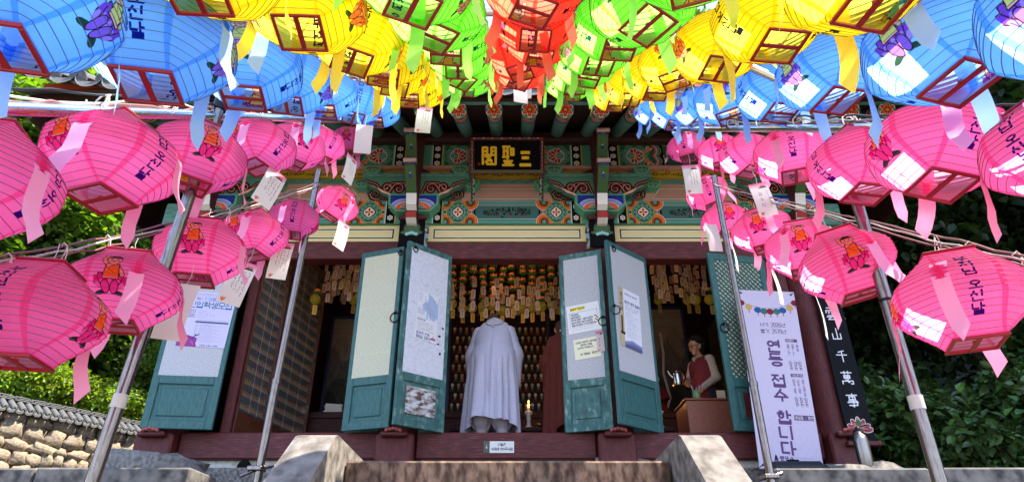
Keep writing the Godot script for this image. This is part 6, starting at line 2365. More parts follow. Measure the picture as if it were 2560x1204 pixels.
	var no := obj("sill_notice", sheet(0.31, 0.115, 0.006), print_mat(ns, 0.5), null, on(1247, 1117, 6.895) + Vector3(0, 0, 0.0))
	no.position.z = WZ + 0.101
	tag(no, "small white notice with a grey arrow block on the red sill", "notice")
	build_posters()
	# fire extinguisher on the stone, right
	var fo := thing("fire_extinguisher", "silver fire extinguisher standing on the stone beside the column", "fire extinguisher", on(2142, 1172, 6.45))
	var fs := st()
	lathe(fs, [Vector2(0, 0), Vector2(0.07, 0), Vector2(0.076, 0.012), Vector2(0.076, 0.33), Vector2(0.062, 0.385), Vector2(0.03, 0.41), Vector2(0.026, 0.44)], 24)
	obj("cylinder", done(fs), mat(rgb(150, 146, 140), 0.34, 0.9), fo)
	fo.scale = Vector3.ONE * 0.86
	var vs := st()
	lathe(vs, [Vector2(0.028, 0.43), Vector2(0.03, 0.46), Vector2(0.02, 0.48), Vector2(0.0, 0.49)], 12)
	box(vs, Vector3(0.05, 0.49, 0), Vector3(0.13, 0.016, 0.02), 0.004, Basis(Vector3.BACK, 0.25))
	box(vs, Vector3(0.05, 0.455, 0), Vector3(0.12, 0.012, 0.02), 0.003, Basis(Vector3.BACK, -0.1))
	obj("valve", done(vs), M.iron, fo)
	var hs := st()
	tube(hs, [Vector3(-0.02, 0.45, 0), Vector3(-0.06, 0.43, 0.02), Vector3(-0.085, 0.34, 0.03), Vector3(-0.086, 0.15, 0.03), Vector3(-0.084, 0.08, 0.03)], 0.009, 8)
	obj("hose", done(hs), M.black, fo)
	# black case on the terrace below the banner
	var co := thing("equipment_case", "low black case on the terrace below the lilac banner", "case", on(1990, 1186, 6.3))
	co.position.y = TERR
	var cs := st()
	box(cs, Vector3(0, 0.12, 0), Vector3(0.5, 0.22, 0.26), 0.04)
	obj("body", done(cs), mat(rgb(24, 26, 34), 0.6), co)
	var ks := st()
	tube(ks, [Vector3(-0.06, 0.22, 0), Vector3(-0.05, 0.25, 0), Vector3(0.05, 0.25, 0), Vector3(0.06, 0.22, 0)], 0.01, 8)
	obj("handle", done(ks), M.black, co)
	# boulders at the terrace edge
	for q in [[372, 1190, 6.2, 0.95, 0.42, "flat natural boulder at the left foot of the hall", 71], [2165, 1200, 6.45, 0.8, 0.34, "grey natural boulder under the fire extinguisher", 72]]:
		var b := obj("boulder", stone_mesh(q[6]), M.rock_grey, null, on(q[0], q[1], q[2]))
		b.position.y = TERR + 0.08
		b.scale = Vector3(q[3], q[4], 0.6)
		if q[6] == 72:
			fo.position = b.position + Vector3(-0.06, 0.05, 0.2)
		tag(b, q[5], "boulder", "boulders at the foot of the hall")
	# the reddish desk and what stands on it
	var dk := thing("desk", "reddish brown wooden desk inside the right bay", "desk", Vector3(2.22, FLOOR, -7.68))
	var desk_m := tri_mat(noise_tex(61, 0.03, [rgb(110, 58, 44), rgb(150, 88, 66), rgb(166, 102, 78)], [0.0, 0.5, 1.0]), Vector3(1, 8, 8), 0.5)
	var ds := st()
	box(ds, Vector3(0, 0.25, 0), Vector3(0.5, 0.5, 0.52), 0.004)
	obj("body", done(ds), desk_m, dk)
	var dt := st()
	box(dt, Vector3(0, 0.512, 0), Vector3(0.54, 0.02, 0.56), 0.005)
	obj("top", done(dt), desk_m, dk)
	for k in 3:
		var ss := st()
		lathe(ss, [Vector2(0.008, 0), Vector2(0.006, 0.003), Vector2(0, 0.004)], 8, Transform3D(Basis(Vector3.RIGHT, PI / 2), Vector3(-0.16 + 0.16 * k, 0.08, 0.26)))
		obj("screw", done(ss), M.gold, dk)
	var pc := thing("pen_cup", "green cup full of pens on the reddish desk", "cup", Vector3(2.12, FLOOR + 0.523, -7.5))
	var ps := st()
	lathe(ps, [Vector2(0, 0), Vector2(0.042, 0), Vector2(0.046, 0.11), Vector2(0.042, 0.11), Vector2(0.04, 0.01)], 16)
	obj("cup", done(ps), mat(rgb(120, 160, 110), 0.4), pc)
	for k in 6:
		var qs := st()
		var a := k * 1.1
		tube(qs, [Vector3(cos(a) * 0.02, 0.02, sin(a) * 0.02), Vector3(cos(a) * 0.045, 0.17, sin(a) * 0.04)], 0.004, 6)
		obj("pen", done(qs), [M.white_paint, mat(rgb(50, 70, 160), 0.4), M.black][k % 3], pc)
	var cd := obj("standing_card", box_mesh(Vector3(0.1, 0.13, 0.008), 0.001), mat(rgb(226, 210, 176), 0.8), null, Vector3(2.42, FLOOR + 0.588, -7.56))
	tag(cd, "small cream card standing on the right end of the desk", "card")

func tinted(m: StandardMaterial3D, k: float) -> StandardMaterial3D:
	m.albedo_color = Color(k, k, k)
	return m

func build_posters():
	# recruitment poster on the far left leaf
	var c := Canvas.new(520, 660, rgb(214, 206, 232))
	scribble(c, 40, 20, 240, 11, rgb(80, 74, 110)); scribble(c, 40, 38, 350, 11, rgb(80, 74, 110))
	write(c, "쌍계사 진감불교대학교", 30, 66, 42, 4.5, rgb(96, 130, 190), false, 1.05, 0.95)
	write(c, "신입학생모집", 24, 124, 74, 10, rgb(52, 110, 160), false, 1.08)
	for k in 4:
		write(c, ["모집인원", "접수기간", "수업일시", "입학자격"][k], 40, 224 + k * 26, 17, 2.5, rgb(60, 50, 90))
		scribble(c, 140, 226 + k * 26, 90 + 50 * (k % 3), 11, rgb(90, 80, 120))
	scribble(c, 150, 342, 330, 11, rgb(60, 54, 90))
	c.rect(140, 360, 360, 18, rgb(70, 76, 120))
	for k in 16:
		scribble(c, 150, 388 + k * 14, 30, 7, rgb(100, 94, 130))
		scribble(c, 200, 388 + k * 14, 120 + (k * 53) % 150, 7, rgb(100, 94, 130))
		c.rect(140, 399 + k * 14, 360, 1, rgb(196, 188, 216))
	for k in 8:
		c.poly(PackedVector2Array([Vector2(0, 560 + k * 12), Vector2(40, 520), Vector2(120, 536), Vector2(205, 560), Vector2(200, 660), Vector2(0, 660)]), rgb(60 + k * 12, 40 + k * 4, 90 + k * 8))
	for k in 9:
		c.oval(20 + k * 22, 610 + (k % 3) * 14, 36, 12, rgb(150, 60, 130).lerp(rgb(200, 110, 180), (k % 4) / 4.0), -0.5 + 0.2 * k)
	c.stroke([Vector2(150, 560), Vector2(180, 540), Vector2(176, 520), Vector2(196, 530), Vector2(214, 512)], 10, rgb(40, 36, 60))
	write(c, "천태종 쌍계사 교육원", 250, 632, 17, 2.4, rgb(70, 60, 100))
	poster("F", 0.41, 1.17, 0.50, 0.63, print_mat(c, 0.45), "lilac recruitment poster on the outermost left door leaf", "poster", -0.03)
	# map and notice on the weathered leaf
	var m := Canvas.new(300, 330, rgb(232, 232, 236))
	for k in 8:
		m.rect(14, 20 + k * 14, 40 + (k * 17) % 20, 3, rgb(150, 150, 160))
		m.rect(14, 210 + k * 10, 80 + (k * 13) % 30, 3, rgb(150, 150, 160))
	m.poly(PackedVector2Array([Vector2(150, 10), Vector2(200, 30), Vector2(250, 90), Vector2(286, 110), Vector2(280, 280), Vector2(240, 320), Vector2(180, 310), Vector2(150, 240), Vector2(90, 220), Vector2(70, 160), Vector2(110, 120), Vector2(140, 120)]), rgb(176, 190, 218))
	m.stroke([Vector2(150, 0), Vector2(160, 110), Vector2(140, 200), Vector2(150, 330)], 18, rgb(158, 194, 222))
	m.stroke([Vector2(290, 20), Vector2(280, 120), Vector2(288, 300)], 10, rgb(158, 194, 222))
	for k in 46:
		var x := 96 + (k * 37) % 160
		var y := 50 + (k * 53) % 220
		m.rect(x, y, 9, 6, rgb(116, 96, 106)); m.rect(x + 2, y + 8, 7, 5, rgb(216, 206, 210))
	poster("B", 0.31, 1.31, 0.29, 0.31, print_mat(m, 0.6), "coloured site map pinned on the weathered middle leaf", "map", -0.04)
	var n := Canvas.new(320, 280, rgb(236, 234, 236))
	write(n, "삼성각인등", 18, 16, 20, 3, rgb(60, 56, 66))
	for k in 5:
		scribble(n, 20, 48 + k * 24, 250 - 30 * (k % 2), 15, rgb(90, 88, 104))
	write(n, "삼성각 인등", 24, 180, 36, 5, rgb(60, 70, 120), false, 1.1, 0.9)
	write(n, "동참금 10만원", 24, 230, 36, 5, rgb(60, 70, 120), false, 1.08, 0.86)
	for k in 5:
		n.oval(252 + k * 12, 236 - (k % 2) * 10, 9, 16, rgb(180, 90, 110), -0.5 + 0.25 * k)
	n.oval(276, 200, 12, 12, rgb(230, 180, 190))
	poster("B", 0.3, 1.04, 0.28, 0.245, print_mat(n, 0.6), "white notice with two bold lines below the site map", "notice", -0.06)
	# prayer notices on the faded green leaf
	var p := Canvas.new(460, 400, rgb(238, 238, 236))
	p.rect(48, 36, 210, 42, rgb(250, 230, 30))
	write(p, "삼성각 기도안내", 54, 42, 30, 4.5, rgb(60, 60, 20), false, 1.05, 0.85)
	p.rect(30, 106, 400, 3, rgb(90, 90, 100)); p.rect(34, 106, 3, 220, rgb(90, 90, 100)); p.rect(420, 90, 3, 200, rgb(90, 90, 100)); p.rect(34, 322, 340, 3, rgb(90, 90, 100))
	for k in 5:
		write(p, ["인등(10만원)", "일년등(10만원)", "하루기도(2만원)/ 아홉기도(3만원)", "7일기도(7만원) 한달기도(20만원)", "100일기도(50만원) 1년기도(100만원)"][k], 52, 124 + k * 38, 26, 3.8, rgb(60, 50, 70), false, 0.98, 0.74)
	for k in 7:
		p.oval(392 + (k % 3) * 16, 196 + k * 16, 16, 9, [rgb(220, 90, 90), rgb(110, 170, 70), rgb(140, 190, 80)][k % 3], k)
	scribble(p, 40, 346, 300, 14, rgb(120, 120, 130))
	poster("C", 0.26, 1.22, 0.37, 0.33, print_mat(p, 0.5), "white prayer notice with a yellow heading on the faded leaf", "notice", 0.06)
	var w := Canvas.new(360, 290, rgb(244, 240, 208))
	for k in 3:
		write(w, ["소원하는 마음으로 사업번창을", "발원하는 인등을", "삼성각에 밝혀드립니다."][k], 26 + (70 if k == 1 else 10 * k), 40 + k * 40, 24, 3.4, rgb(60, 56, 50), false, 0.98, 0.88)
	write(w, "1년 동참금  10만원", 76, 206, 30, 4.4, rgb(50, 46, 42), false, 1.02, 0.86)
	poster("C", 0.28, 0.87, 0.29, 0.23, print_mat(w, 0.7), "cream notice with short lines below the prayer notice", "notice", 0.06)
	poster("C", 0.428, 0.925, 0.085, 0.23, tag_print(1), "narrow pink headed slip beside the cream notice", "notice", 0.03, 0.0515)
	# tall poster on the teal leaf right of centre
	var t := Canvas.new(400, 760, rgb(236, 236, 244))
	t.rect(0, 0, 84, 760, rgb(196, 184, 150))
	write(t, "영구위패", 20, 66, 46, 6, rgb(60, 50, 40), true, 1.4)
	t.rect(30, 390, 30, 190, rgb(90, 56, 44)); t.oval(45, 390, 15, 20, rgb(90, 56, 44)); t.rect(18, 576, 78, 34, rgb(70, 44, 40))
	write(t, "영가를 모시는 영구위패", 110, 52, 22, 3, rgb(60, 60, 110), false, 1.05, 0.9)
	write(t, "당신의 명가 장애시", 104, 150, 40, 5.5, rgb(36, 40, 110), false, 0.96, 0.84)
	for k in 3:
		scribble(t, 110, 210 + k * 26, 260 - 20 * k, 16, rgb(70, 70, 120))
	for k in 16:
		scribble(t, 110 + (20 if k > 4 else 0), 296 + k * 21, 100 + (k * 61) % 150, 11, rgb(110, 110, 150))
	for k in 6:
		t.poly(PackedVector2Array([Vector2(84, 690 + k * 10), Vector2(220, 650 + k * 14), Vector2(400, 680 + k * 10), Vector2(400, 760), Vector2(84, 760)]), rgb(150, 160, 206).lerp(rgb(84, 88, 130), k / 6.0))
	poster("D", 0.29, 1.15, 0.36, 0.68, print_mat(t, 0.45), "tall poster with a brown side strip on the plain teal leaf", "poster", -0.06)

# ---------- people ----------
func net(bones: Array, cell: float, k: float, s: SurfaceTool, xf := Transform3D.IDENTITY):   # one smooth skin round tapered bones [from, to, radius, radius]
	var lo := Vector3.INF
	var hi := -Vector3.INF
	for b in bones:
		var m: float = maxf(b[2], b[3]) + cell * 2.5 + k * 0.5
		for p in [b[0], b[1]]:
			lo = lo.min(p - Vector3.ONE * m)
			hi = hi.max(p + Vector3.ONE * m)
	var n := Vector3i(((hi - lo) / cell).ceil()) + Vector3i.ONE
	var f := PackedFloat32Array()
	f.resize(n.x * n.y * n.z)
	f.fill(1.0)
	for b in bones:
		var a: Vector3 = b[0]
		var ab: Vector3 = b[1] - a
		var r0: float = b[2]
		var dr: float = b[3] - r0
		var len2 := maxf(ab.length_squared(), 1e-9)
		var m: float = maxf(b[2], b[3]) + k + cell * 2
		var i0 := Vector3i(((a.min(b[1]) - Vector3.ONE * m - lo) / cell).floor()).max(Vector3i.ZERO)
		var i1 := Vector3i(((a.max(b[1]) + Vector3.ONE * m - lo) / cell).ceil()).min(n - Vector3i.ONE)
		for z in range(i0.z, i1.z + 1):
			for y in range(i0.y, i1.y + 1):
				var base := (z * n.y + y) * n.x
				for x in range(i0.x, i1.x + 1):
					var p := lo + Vector3(x, y, z) * cell - a
					var t := clampf(p.dot(ab) / len2, 0.0, 1.0)
					var d := (p - ab * t).length() - r0 - dr * t
					var o := f[base + x]
					var h := maxf(k - absf(o - d), 0.0) / k
					f[base + x] = minf(o, d) - h * h * k * 0.25
	var at_ := {}
	for z in n.z - 1:
		for y in n.y - 1:
			for x in n.x - 1:
				var i := (z * n.y + y) * n.x + x
				var v := [f[i], f[i + 1], f[i + n.x], f[i + n.x + 1], f[i + n.x * n.y], f[i + n.x * n.y + 1], f[i + n.x * n.y + n.x], f[i + n.x * n.y + n.x + 1]]
				var neg := 0
				for q in v:
					if q < 0:
						neg += 1
				if neg == 0 or neg == 8:
					continue
				var sum := Vector3.ZERO
				var cnt := 0
				for e in [[0, 1], [2, 3], [4, 5], [6, 7], [0, 2], [1, 3], [4, 6], [5, 7], [0, 4], [1, 5], [2, 6], [3, 7]]:
					var A: float = v[e[0]]
					var B: float = v[e[1]]
					if (A < 0) != (B < 0):
						var t := A / (A - B)
						var pa := Vector3(e[0] & 1, (e[0] >> 1) & 1, e[0] >> 2)
						var pb := Vector3(e[1] & 1, (e[1] >> 1) & 1, e[1] >> 2)
						sum += pa.lerp(pb, t)
						cnt += 1
				at_[i] = lo + (Vector3(x, y, z) + sum / cnt) * cell
	s.set_smooth_group(1)
	var st3 := [1, n.x, n.x * n.y]
	for i in at_:
		for ax in 3:
			var u: int = st3[(ax + 1) % 3]
			var w: int = st3[(ax + 2) % 3]
			# the edge that leaves this cell's low corner along ax
			var A := f[i]
			var B := f[i + st3[ax]]
			if (A < 0) == (B < 0) or not (at_.has(i - u) and at_.has(i - w) and at_.has(i - u - w)):
				continue
			var o := Vector3.ZERO
			o[ax] = 1.0 if A < 0 else -1.0
			var a: Vector3 = xf * at_[i]
			var b: Vector3 = xf * at_[i - u]
			var c: Vector3 = xf * at_[i - u - w]
			var d: Vector3 = xf * at_[i - w]
			quad(s, a, b, c, d, xf.basis * o)
	s.set_smooth_group(-1)

func skin_of(bones: Array, cell: float, k := 0.03) -> ArrayMesh:
	var s := st()
	net(bones, cell, k, s)
	return done(s)

func hand_bones(wrist: Vector3, d: Vector3, palm: Vector3, thumb: Vector3, curl: float) -> Array:   # d towards the fingers, palm the way the palm faces, thumb the side the thumb is on
	var B := []
	var side := thumb.normalized()
	for k in 4:
		var o := side * (0.027 - 0.018 * k)
		B.append([wrist + d * 0.015 + o * 0.7, wrist + d * 0.085 + o, 0.014, 0.011])
		var l: float = [0.04, 0.046, 0.042, 0.033][k]
		var a := wrist + d * 0.088 + o
		var dir := d
		for j in 3:
			dir = (dir + palm * curl * (0.5 + 0.3 * j)).normalized()
			var b: Vector3 = a + dir * l * [1.0, 0.65, 0.5][j]
			B.append([a, b, 0.0088 - 0.0008 * j, 0.008 - 0.0008 * j])
			a = b
	var t0 := wrist + d * 0.03 + side * 0.026
	var t1 := t0 + (side * 0.8 + d * 0.6 + palm * 0.2).normalized() * 0.036
	var t2 := t1 + (side * 0.2 + d * 0.9 + palm * 0.5 * curl).normalized() * 0.032
	B.append([wrist + d * 0.015, t0, 0.014, 0.013])
	B.append([t0, t1, 0.012, 0.0105])
	B.append([t1, t2, 0.0105, 0.009])
	return B

func head_bones(c: Vector3, f: Vector3, up: Vector3) -> Array:
	var r := f.cross(up).normalized()
	var B := [[c + up * 0.03 - f * 0.025, c + up * 0.035 + f * 0.02, 0.082, 0.076], [c - up * 0.02 + f * 0.015, c - up * 0.06 + f * 0.045, 0.066, 0.042], [c - up * 0.09 + f * 0.05, c - up * 0.092 + f * 0.06, 0.026, 0.022],
		[c + up * 0.008 + f * 0.09, c - up * 0.026 + f * 0.108, 0.008, 0.013], [c - up * 0.052 + f * 0.086, c - up * 0.056 + f * 0.09, 0.018, 0.016]]
	for s in [-1.0, 1.0]:
		B.append([c - up * 0.02 + f * 0.05 + r * s * 0.035, c - up * 0.025 + f * 0.058 + r * s * 0.036, 0.03, 0.028])
		B.append([c + up * 0.022 + f * 0.08 + r * s * 0.02, c + up * 0.02 + f * 0.074 + r * s * 0.045, 0.012, 0.01])
		B.append([c + up * 0.015 - f * 0.005 + r * s * 0.081, c - up * 0.028 - f * 0.0 + r * s * 0.079, 0.013, 0.009])
	return B

func robe_mesh(table: Array, folds: int, amp: float, seam: bool) -> ArrayMesh:   # table: height, half width, half depth, forward shift
	var s := st()
	s.set_smooth_group(1)
	var n := 160
	var rings := []
	var steps := 34
	for i in steps + 1:
		var t := float(i) / steps * (table.size() - 1)
		var j := mini(int(t), table.size() - 2)
		var u := t - j
		u = u * u * (3 - 2 * u) * 0.5 + u * 0.5
		var a = table[j]
		var b = table[j + 1]
		var h: float = lerpf(a[0], b[0], u)
		var w: float = lerpf(a[1], b[1], u)
		var d: float = lerpf(a[2], b[2], u)
		var fz: float = lerpf(a[3], b[3], u)
		var low := clampf((0.98 - h) / 0.7, 0, 1)
		var ring := []
		for k in n + 1:
			var g := TAU * (k % n) / n
			var gg := g * folds * 0.5 + 0.8 * sin(g * 3 + 0.5) + 0.25 * sin(h * 3.0)
			var fold := amp * pow(low, 0.55) * (1.5 * pow(absf(sin(gg)), 0.45) - 1.15 + 0.4 * cos(g * 7 + 1.0))
			fold += 0.012 * clampf((1.1 - h) * 30.0, 0, 1) - 0.006 + 0.006 * sin(h * 16 + g * 3) * (1.0 - low)
			var back := clampf(-sin(g), 0, 1)
			if seam and absf(cos(g)) < 0.05 and sin(g) < 0:
				fold -= 0.012
			var drop := (0.025 * sin(g * 5 + 1) + 0.085 * pow(back, 3.0) + 0.05 * pow(absf(cos(g)), 6.0) * -1.0) * maxf(0.0, 1.0 - i / 5.0)
			ring.append(Vector3(cos(g) * (w + fold), h + drop, sin(g) * (d + fold) + fz))
		rings.append(ring)
	for i in steps:
		for k in n:
			var o: Vector3 = rings[i][k] - Vector3(0, rings[i][k].y, table[0][3])
			quad(s, rings[i][k], rings[i][k + 1], rings[i + 1][k + 1], rings[i + 1][k], o)
	return done(s)

func monk(label: String, where: Vector3, turn: float, robe: Material, inner: Material, bow: float, wide: float):
	var o := thing("person", label, "person", where, turn)
	# facing +z here; the thing is turned afterwards
	var hd := Vector3(0.05, 1.575 - bow * 0.08, 0.2 + bow * 0.2)
	var f := Vector3(0, -0.25 - bow * 0.5, 1).normalized()
	var up := Vector3(0, 1, 0.25 + bow * 0.5).normalized()
	var B := [[Vector3(0, 0.95, 0), Vector3(0, 1.15, 0.03), 0.15, 0.15], [Vector3(0, 1.15, 0.03), Vector3(0, 1.32, 0.1), 0.15, 0.11], [Vector3(-0.15, 1.34, 0.1), Vector3(0.15, 1.34, 0.1), 0.06, 0.06], [Vector3(0, 1.36, 0.1), hd - up * 0.06, 0.055, 0.052]]
	for s in [-1.0, 1.0]:
		B.append([Vector3(s * 0.09, 0.92, 0), Vector3(s * 0.1, 0.5, 0.02), 0.09, 0.06])
		B.append([Vector3(s * 0.1, 0.5, 0.02), Vector3(s * 0.1, 0.1, -0.02), 0.058, 0.04])
		B.append([Vector3(s * 0.1, 0.06, -0.03), Vector3(s * 0.11, 0.04, 0.12), 0.04, 0.03])
		B.append([Vector3(s * 0.17, 1.33, 0.1), Vector3(s * 0.24, 1.08, 0.2), 0.05, 0.042])
		B.append([Vector3(s * 0.24, 1.08, 0.2), Vector3(s * 0.04, 1.12, 0.4), 0.04, 0.03])
	var ss := st()
	net(B, 0.016, 0.04, ss)
	net(head_bones(hd, f, up), 0.005, 0.02, ss)
	for s in [-1.0, 1.0]:
		net(hand_bones(Vector3(s * 0.024, 1.12, 0.4), Vector3(-s * 0.1, 0.9, 0.4).normalized(), Vector3(-s, 0, 0), Vector3(0, 0.4, -0.9), 0.05), 0.004, 0.006, ss)
	obj("body", done(ss), M.skin, o)
	var st1 := st()
	net([[hd + up * 0.045 - f * 0.025, hd + up * 0.045 + f * 0.012, 0.0815, 0.075], [hd - f * 0.03, hd - f * 0.035 - up * 0.02, 0.079, 0.07]], 0.006, 0.03, st1)
	obj("cropped_hair", done(st1), mat(rgb(74, 56, 48), 0.9), o)
	var es := st()
	var r := f.cross(up).normalized()
	for s in [-1.0, 1.0]:
		ball(es, hd + up * 0.006 + f * 0.088 + r * s * 0.032, Vector3(0.012, 0.005, 0.006), 8, 5)
		tube(es, [hd + up * 0.03 + f * 0.093 + r * s * 0.018, hd + up * 0.03 + f * 0.086 + r * s * 0.046], 0.004, 5)
	obj("eyes_and_brows", done(es), M.black, o)
	var table := [[0.15, 0.32 * wide, 0.27, -0.03], [0.4, 0.305 * wide, 0.25, -0.01], [0.7, 0.29 * wide, 0.235, 0.0], [0.95, 0.275 * wide, 0.21, 0.0], [1.1, 0.25 * wide, 0.2, 0.02], [1.24, 0.245 * wide, 0.185, 0.06], [1.36, 0.22 * wide, 0.155, 0.1], [1.45, 0.16, 0.11, 0.12], [1.49, 0.075, 0.075, 0.13]]
	obj("robe", robe_mesh(table, 15, 0.05, true), robe, o)
	var sl := st()
	for s in [-1.0, 1.0]:
		net([[Vector3(s * 0.18, 1.33, 0.09), Vector3(s * 0.25 * wide, 1.06, 0.1), 0.08, 0.09], [Vector3(s * 0.25 * wide, 1.06, 0.1), Vector3(s * 0.1, 1.08, 0.36), 0.085, 0.08], [Vector3(s * 0.26, 1.0, 0.1), Vector3(s * 0.27, 0.7, 0.1), 0.08, 0.05]], 0.014, 0.06, sl)
	obj("sleeves", done(sl), robe, o)
	var sh := st()
	tube(sh, [Vector3(0, 1.1, -0.182), Vector3(0, 0.8, -0.235), Vector3(0.004, 0.5, -0.262)], 0.006, 6)
	obj("back_seam", done(sh), robe, o)
	var cs := st()
	tube(cs, [Vector3(-0.08, 1.44, 0.17), Vector3(-0.085, 1.49, 0.11), Vector3(0, 1.5, 0.06), Vector3(0.085, 1.49, 0.11), Vector3(0.08, 1.44, 0.17)], 0.018, 8)
	obj("collar", done(cs), M.hanji_white if inner == null else inner, o)
	var wb := st()
	for k in 24:
		pass
	var tr := st()
	for s in [-1.0, 1.0]:
		net([[Vector3(s * 0.12, 0.5, 0), Vector3(s * 0.12, 0.26, -0.04), 0.13, 0.12], [Vector3(s * 0.13, 0.26, 0), Vector3(s * 0.12, 0.14, -0.01), 0.12, 0.06], [Vector3(s * 0.12, 0.14, -0.01), Vector3(s * 0.115, 0.05, -0.02), 0.055, 0.055]], 0.013, 0.04, tr)
	obj("trousers", done(tr), robe, o)
	var pf := st()      # gathers of the trousers above the ankles
	for s in [-1.0, 1.0]:
		for k in 11:
			var a := TAU * k / 11
			var d := Vector3(cos(a), 0, sin(a))
			tube(pf, [Vector3(s * 0.12, 0.34, -0.03) + d * 0.124, Vector3(s * 0.12, 0.22, -0.03) + d * 0.118, Vector3(s * 0.12, 0.15, -0.015) + d * 0.078], [0.006, 0.011, 0.008], 6)
	obj("gathers", done(pf), robe, o)
	var so := st()
	for s in [-1.0, 1.0]:
		net([[Vector3(s * 0.1, 0.045, -0.04), Vector3(s * 0.115, 0.04, 0.14), 0.046, 0.036]], 0.01, 0.02, so)
	obj("socks", done(so), mat(rgb(150, 150, 160), 0.8), o)
	return o

func build_people():
	var cloth := tri_mat(noise_tex(71, 0.05, [rgb(170, 168, 186), rgb(196, 194, 212), rgb(204, 202, 219)], [0.0, 0.5, 1.0]), Vector3(3, 1.4, 3), 0.85, 0.12, false)
	cloth.rim_enabled = true
	cloth.rim = 0.3
	var red := tri_mat(noise_tex(72, 0.05, [rgb(78, 28, 20), rgb(104, 38, 27), rgb(114, 45, 32)], [0.0, 0.5, 1.0]), Vector3(3, 1.4, 3), 0.85, 0.12, false)
	monk("person in a pale lavender grey robe seen from behind, bowing at the threshold", Vector3(on(1232, 900, 7.5).x, FLOOR + 0.04, -7.5), PI - 0.12, cloth, cloth, 0.5, 0.98)
	monk("person in a dark red robe half hidden behind the faded door leaf", Vector3(0.71, FLOOR, -7.74), PI + 0.1, red, M.hanji_white, 0.3, 1.08)
	# the woman behind the desk
	var o := thing("person", "woman with short black hair, glasses and a red vest behind the desk", "person", Vector3(on(1757, 930, 8.1).x, FLOOR, -8.1), deg_to_rad(-62))
	o.scale = Vector3.ONE * 0.92
	var hd := Vector3(0, 1.47, 0.06)
	var f := Vector3(0, -0.12, 1).normalized()
	var up := Vector3(0, 1, 0.12).normalized()
	var la := [[Vector3(0.17, 1.26, 0.0), Vector3(0.22, 1.0, -0.02), 0.05, 0.042], [Vector3(0.22, 1.0, -0.02), Vector3(0.16, 0.86, 0.17), 0.042, 0.03]]
	var ra := [[Vector3(-0.17, 1.26, 0.0), Vector3(-0.2, 1.02, 0.08), 0.05, 0.042], [Vector3(-0.2, 1.02, 0.08), Vector3(-0.08, 1.03, 0.28), 0.042, 0.028]]
	var torso := [[Vector3(0, 0.84, 0), Vector3(0, 1.0, 0), 0.14, 0.125], [Vector3(0, 1.0, 0), Vector3(0, 1.18, 0.01), 0.125, 0.13], [Vector3(-0.13, 1.25, 0), Vector3(0.13, 1.25, 0), 0.06, 0.06], [Vector3(-0.06, 1.0, 0), Vector3(-0.07, 1.2, 0.01), 0.11, 0.1], [Vector3(0.06, 1.0, 0), Vector3(0.07, 1.2, 0.01), 0.11, 0.1]]
	var legs := []
	for s in [-1.0, 1.0]:
		legs.append([Vector3(s * 0.08, 0.84, 0), Vector3(s * 0.09, 0.44, 0.02), 0.095, 0.065])
		legs.append([Vector3(s * 0.09, 0.44, 0.02), Vector3(s * 0.09, 0.08, -0.02), 0.062, 0.04])
		legs.append([Vector3(s * 0.09, 0.045, -0.03), Vector3(s * 0.1, 0.035, 0.13), 0.04, 0.03])
	var ss := st()
	net(torso + legs + la + ra + [[Vector3(0, 1.28, 0.0), hd - up * 0.07, 0.05, 0.045]], 0.016, 0.035, ss)
	net(head_bones(hd, f, up), 0.004, 0.018, ss)
	net(hand_bones(Vector3(0.16, 0.86, 0.17), Vector3(-0.3, -0.6, 0.6).normalized(), Vector3(-0.8, 0, -0.4), Vector3(-0.3, 0.4, 0.8), 0.3), 0.004, 0.006, ss)
	net(hand_bones(Vector3(-0.08, 1.03, 0.28), Vector3(0.35, 0.0, 0.93).normalized(), Vector3(0.5, -0.3, -0.2), Vector3(0.1, 1, 0), 0.55), 0.004, 0.006, ss)
	obj("body", done(ss), M.skin, o)
	var grow := func(b: Array, g: float) -> Array:
		var out := []
		for q in b:
			out.append([q[0], q[1], q[2] + g, q[3] + g])
		return out
	var dots := Canvas.new(128, 128, rgb(214, 200, 184))
	for x in 4:
		for y in 4:
			dots.oval(16 + x * 32 + (8 if y % 2 else -8), 16 + y * 32, 7, 7, rgb(120, 60, 60))
	var dm := mat(Color.WHITE, 0.85)
	dm.albedo_texture = ImageTexture.create_from_image(dots.im)
	dm.uv1_triplanar = true
	dm.uv1_scale = Vector3(9, 9, 9)
	obj("blouse", skin_of(grow.call(la, 0.014) + grow.call(ra, 0.014) + [[Vector3(-0.14, 1.25, 0), Vector3(0.14, 1.25, 0), 0.07, 0.07]], 0.01), dm, o)
	obj("vest", skin_of(grow.call(torso.slice(0, 2) + torso.slice(3), 0.022) + [[Vector3(-0.1, 1.27, 0), Vector3(0.1, 1.27, 0), 0.072, 0.072], [Vector3(0, 0.84, 0), Vector3(0, 0.76, 0), 0.165, 0.165]], 0.012), mat(rgb(128, 44, 52), 0.85), o)
	obj("trousers", skin_of(grow.call(legs.slice(0, 2) + legs.slice(3, 5), 0.016), 0.014), mat(rgb(44, 42, 50), 0.85), o)
	var bs := st()
	for k in 5:
		ball(bs, Vector3(0.0, 0.86 + k * 0.08, 0.172 - 0.012 * absf(k - 2)), Vector3(0.009, 0.009, 0.005), 8, 5)
	obj("buttons", done(bs), mat(rgb(70, 20, 26), 0.3), o)
	var scf := st()
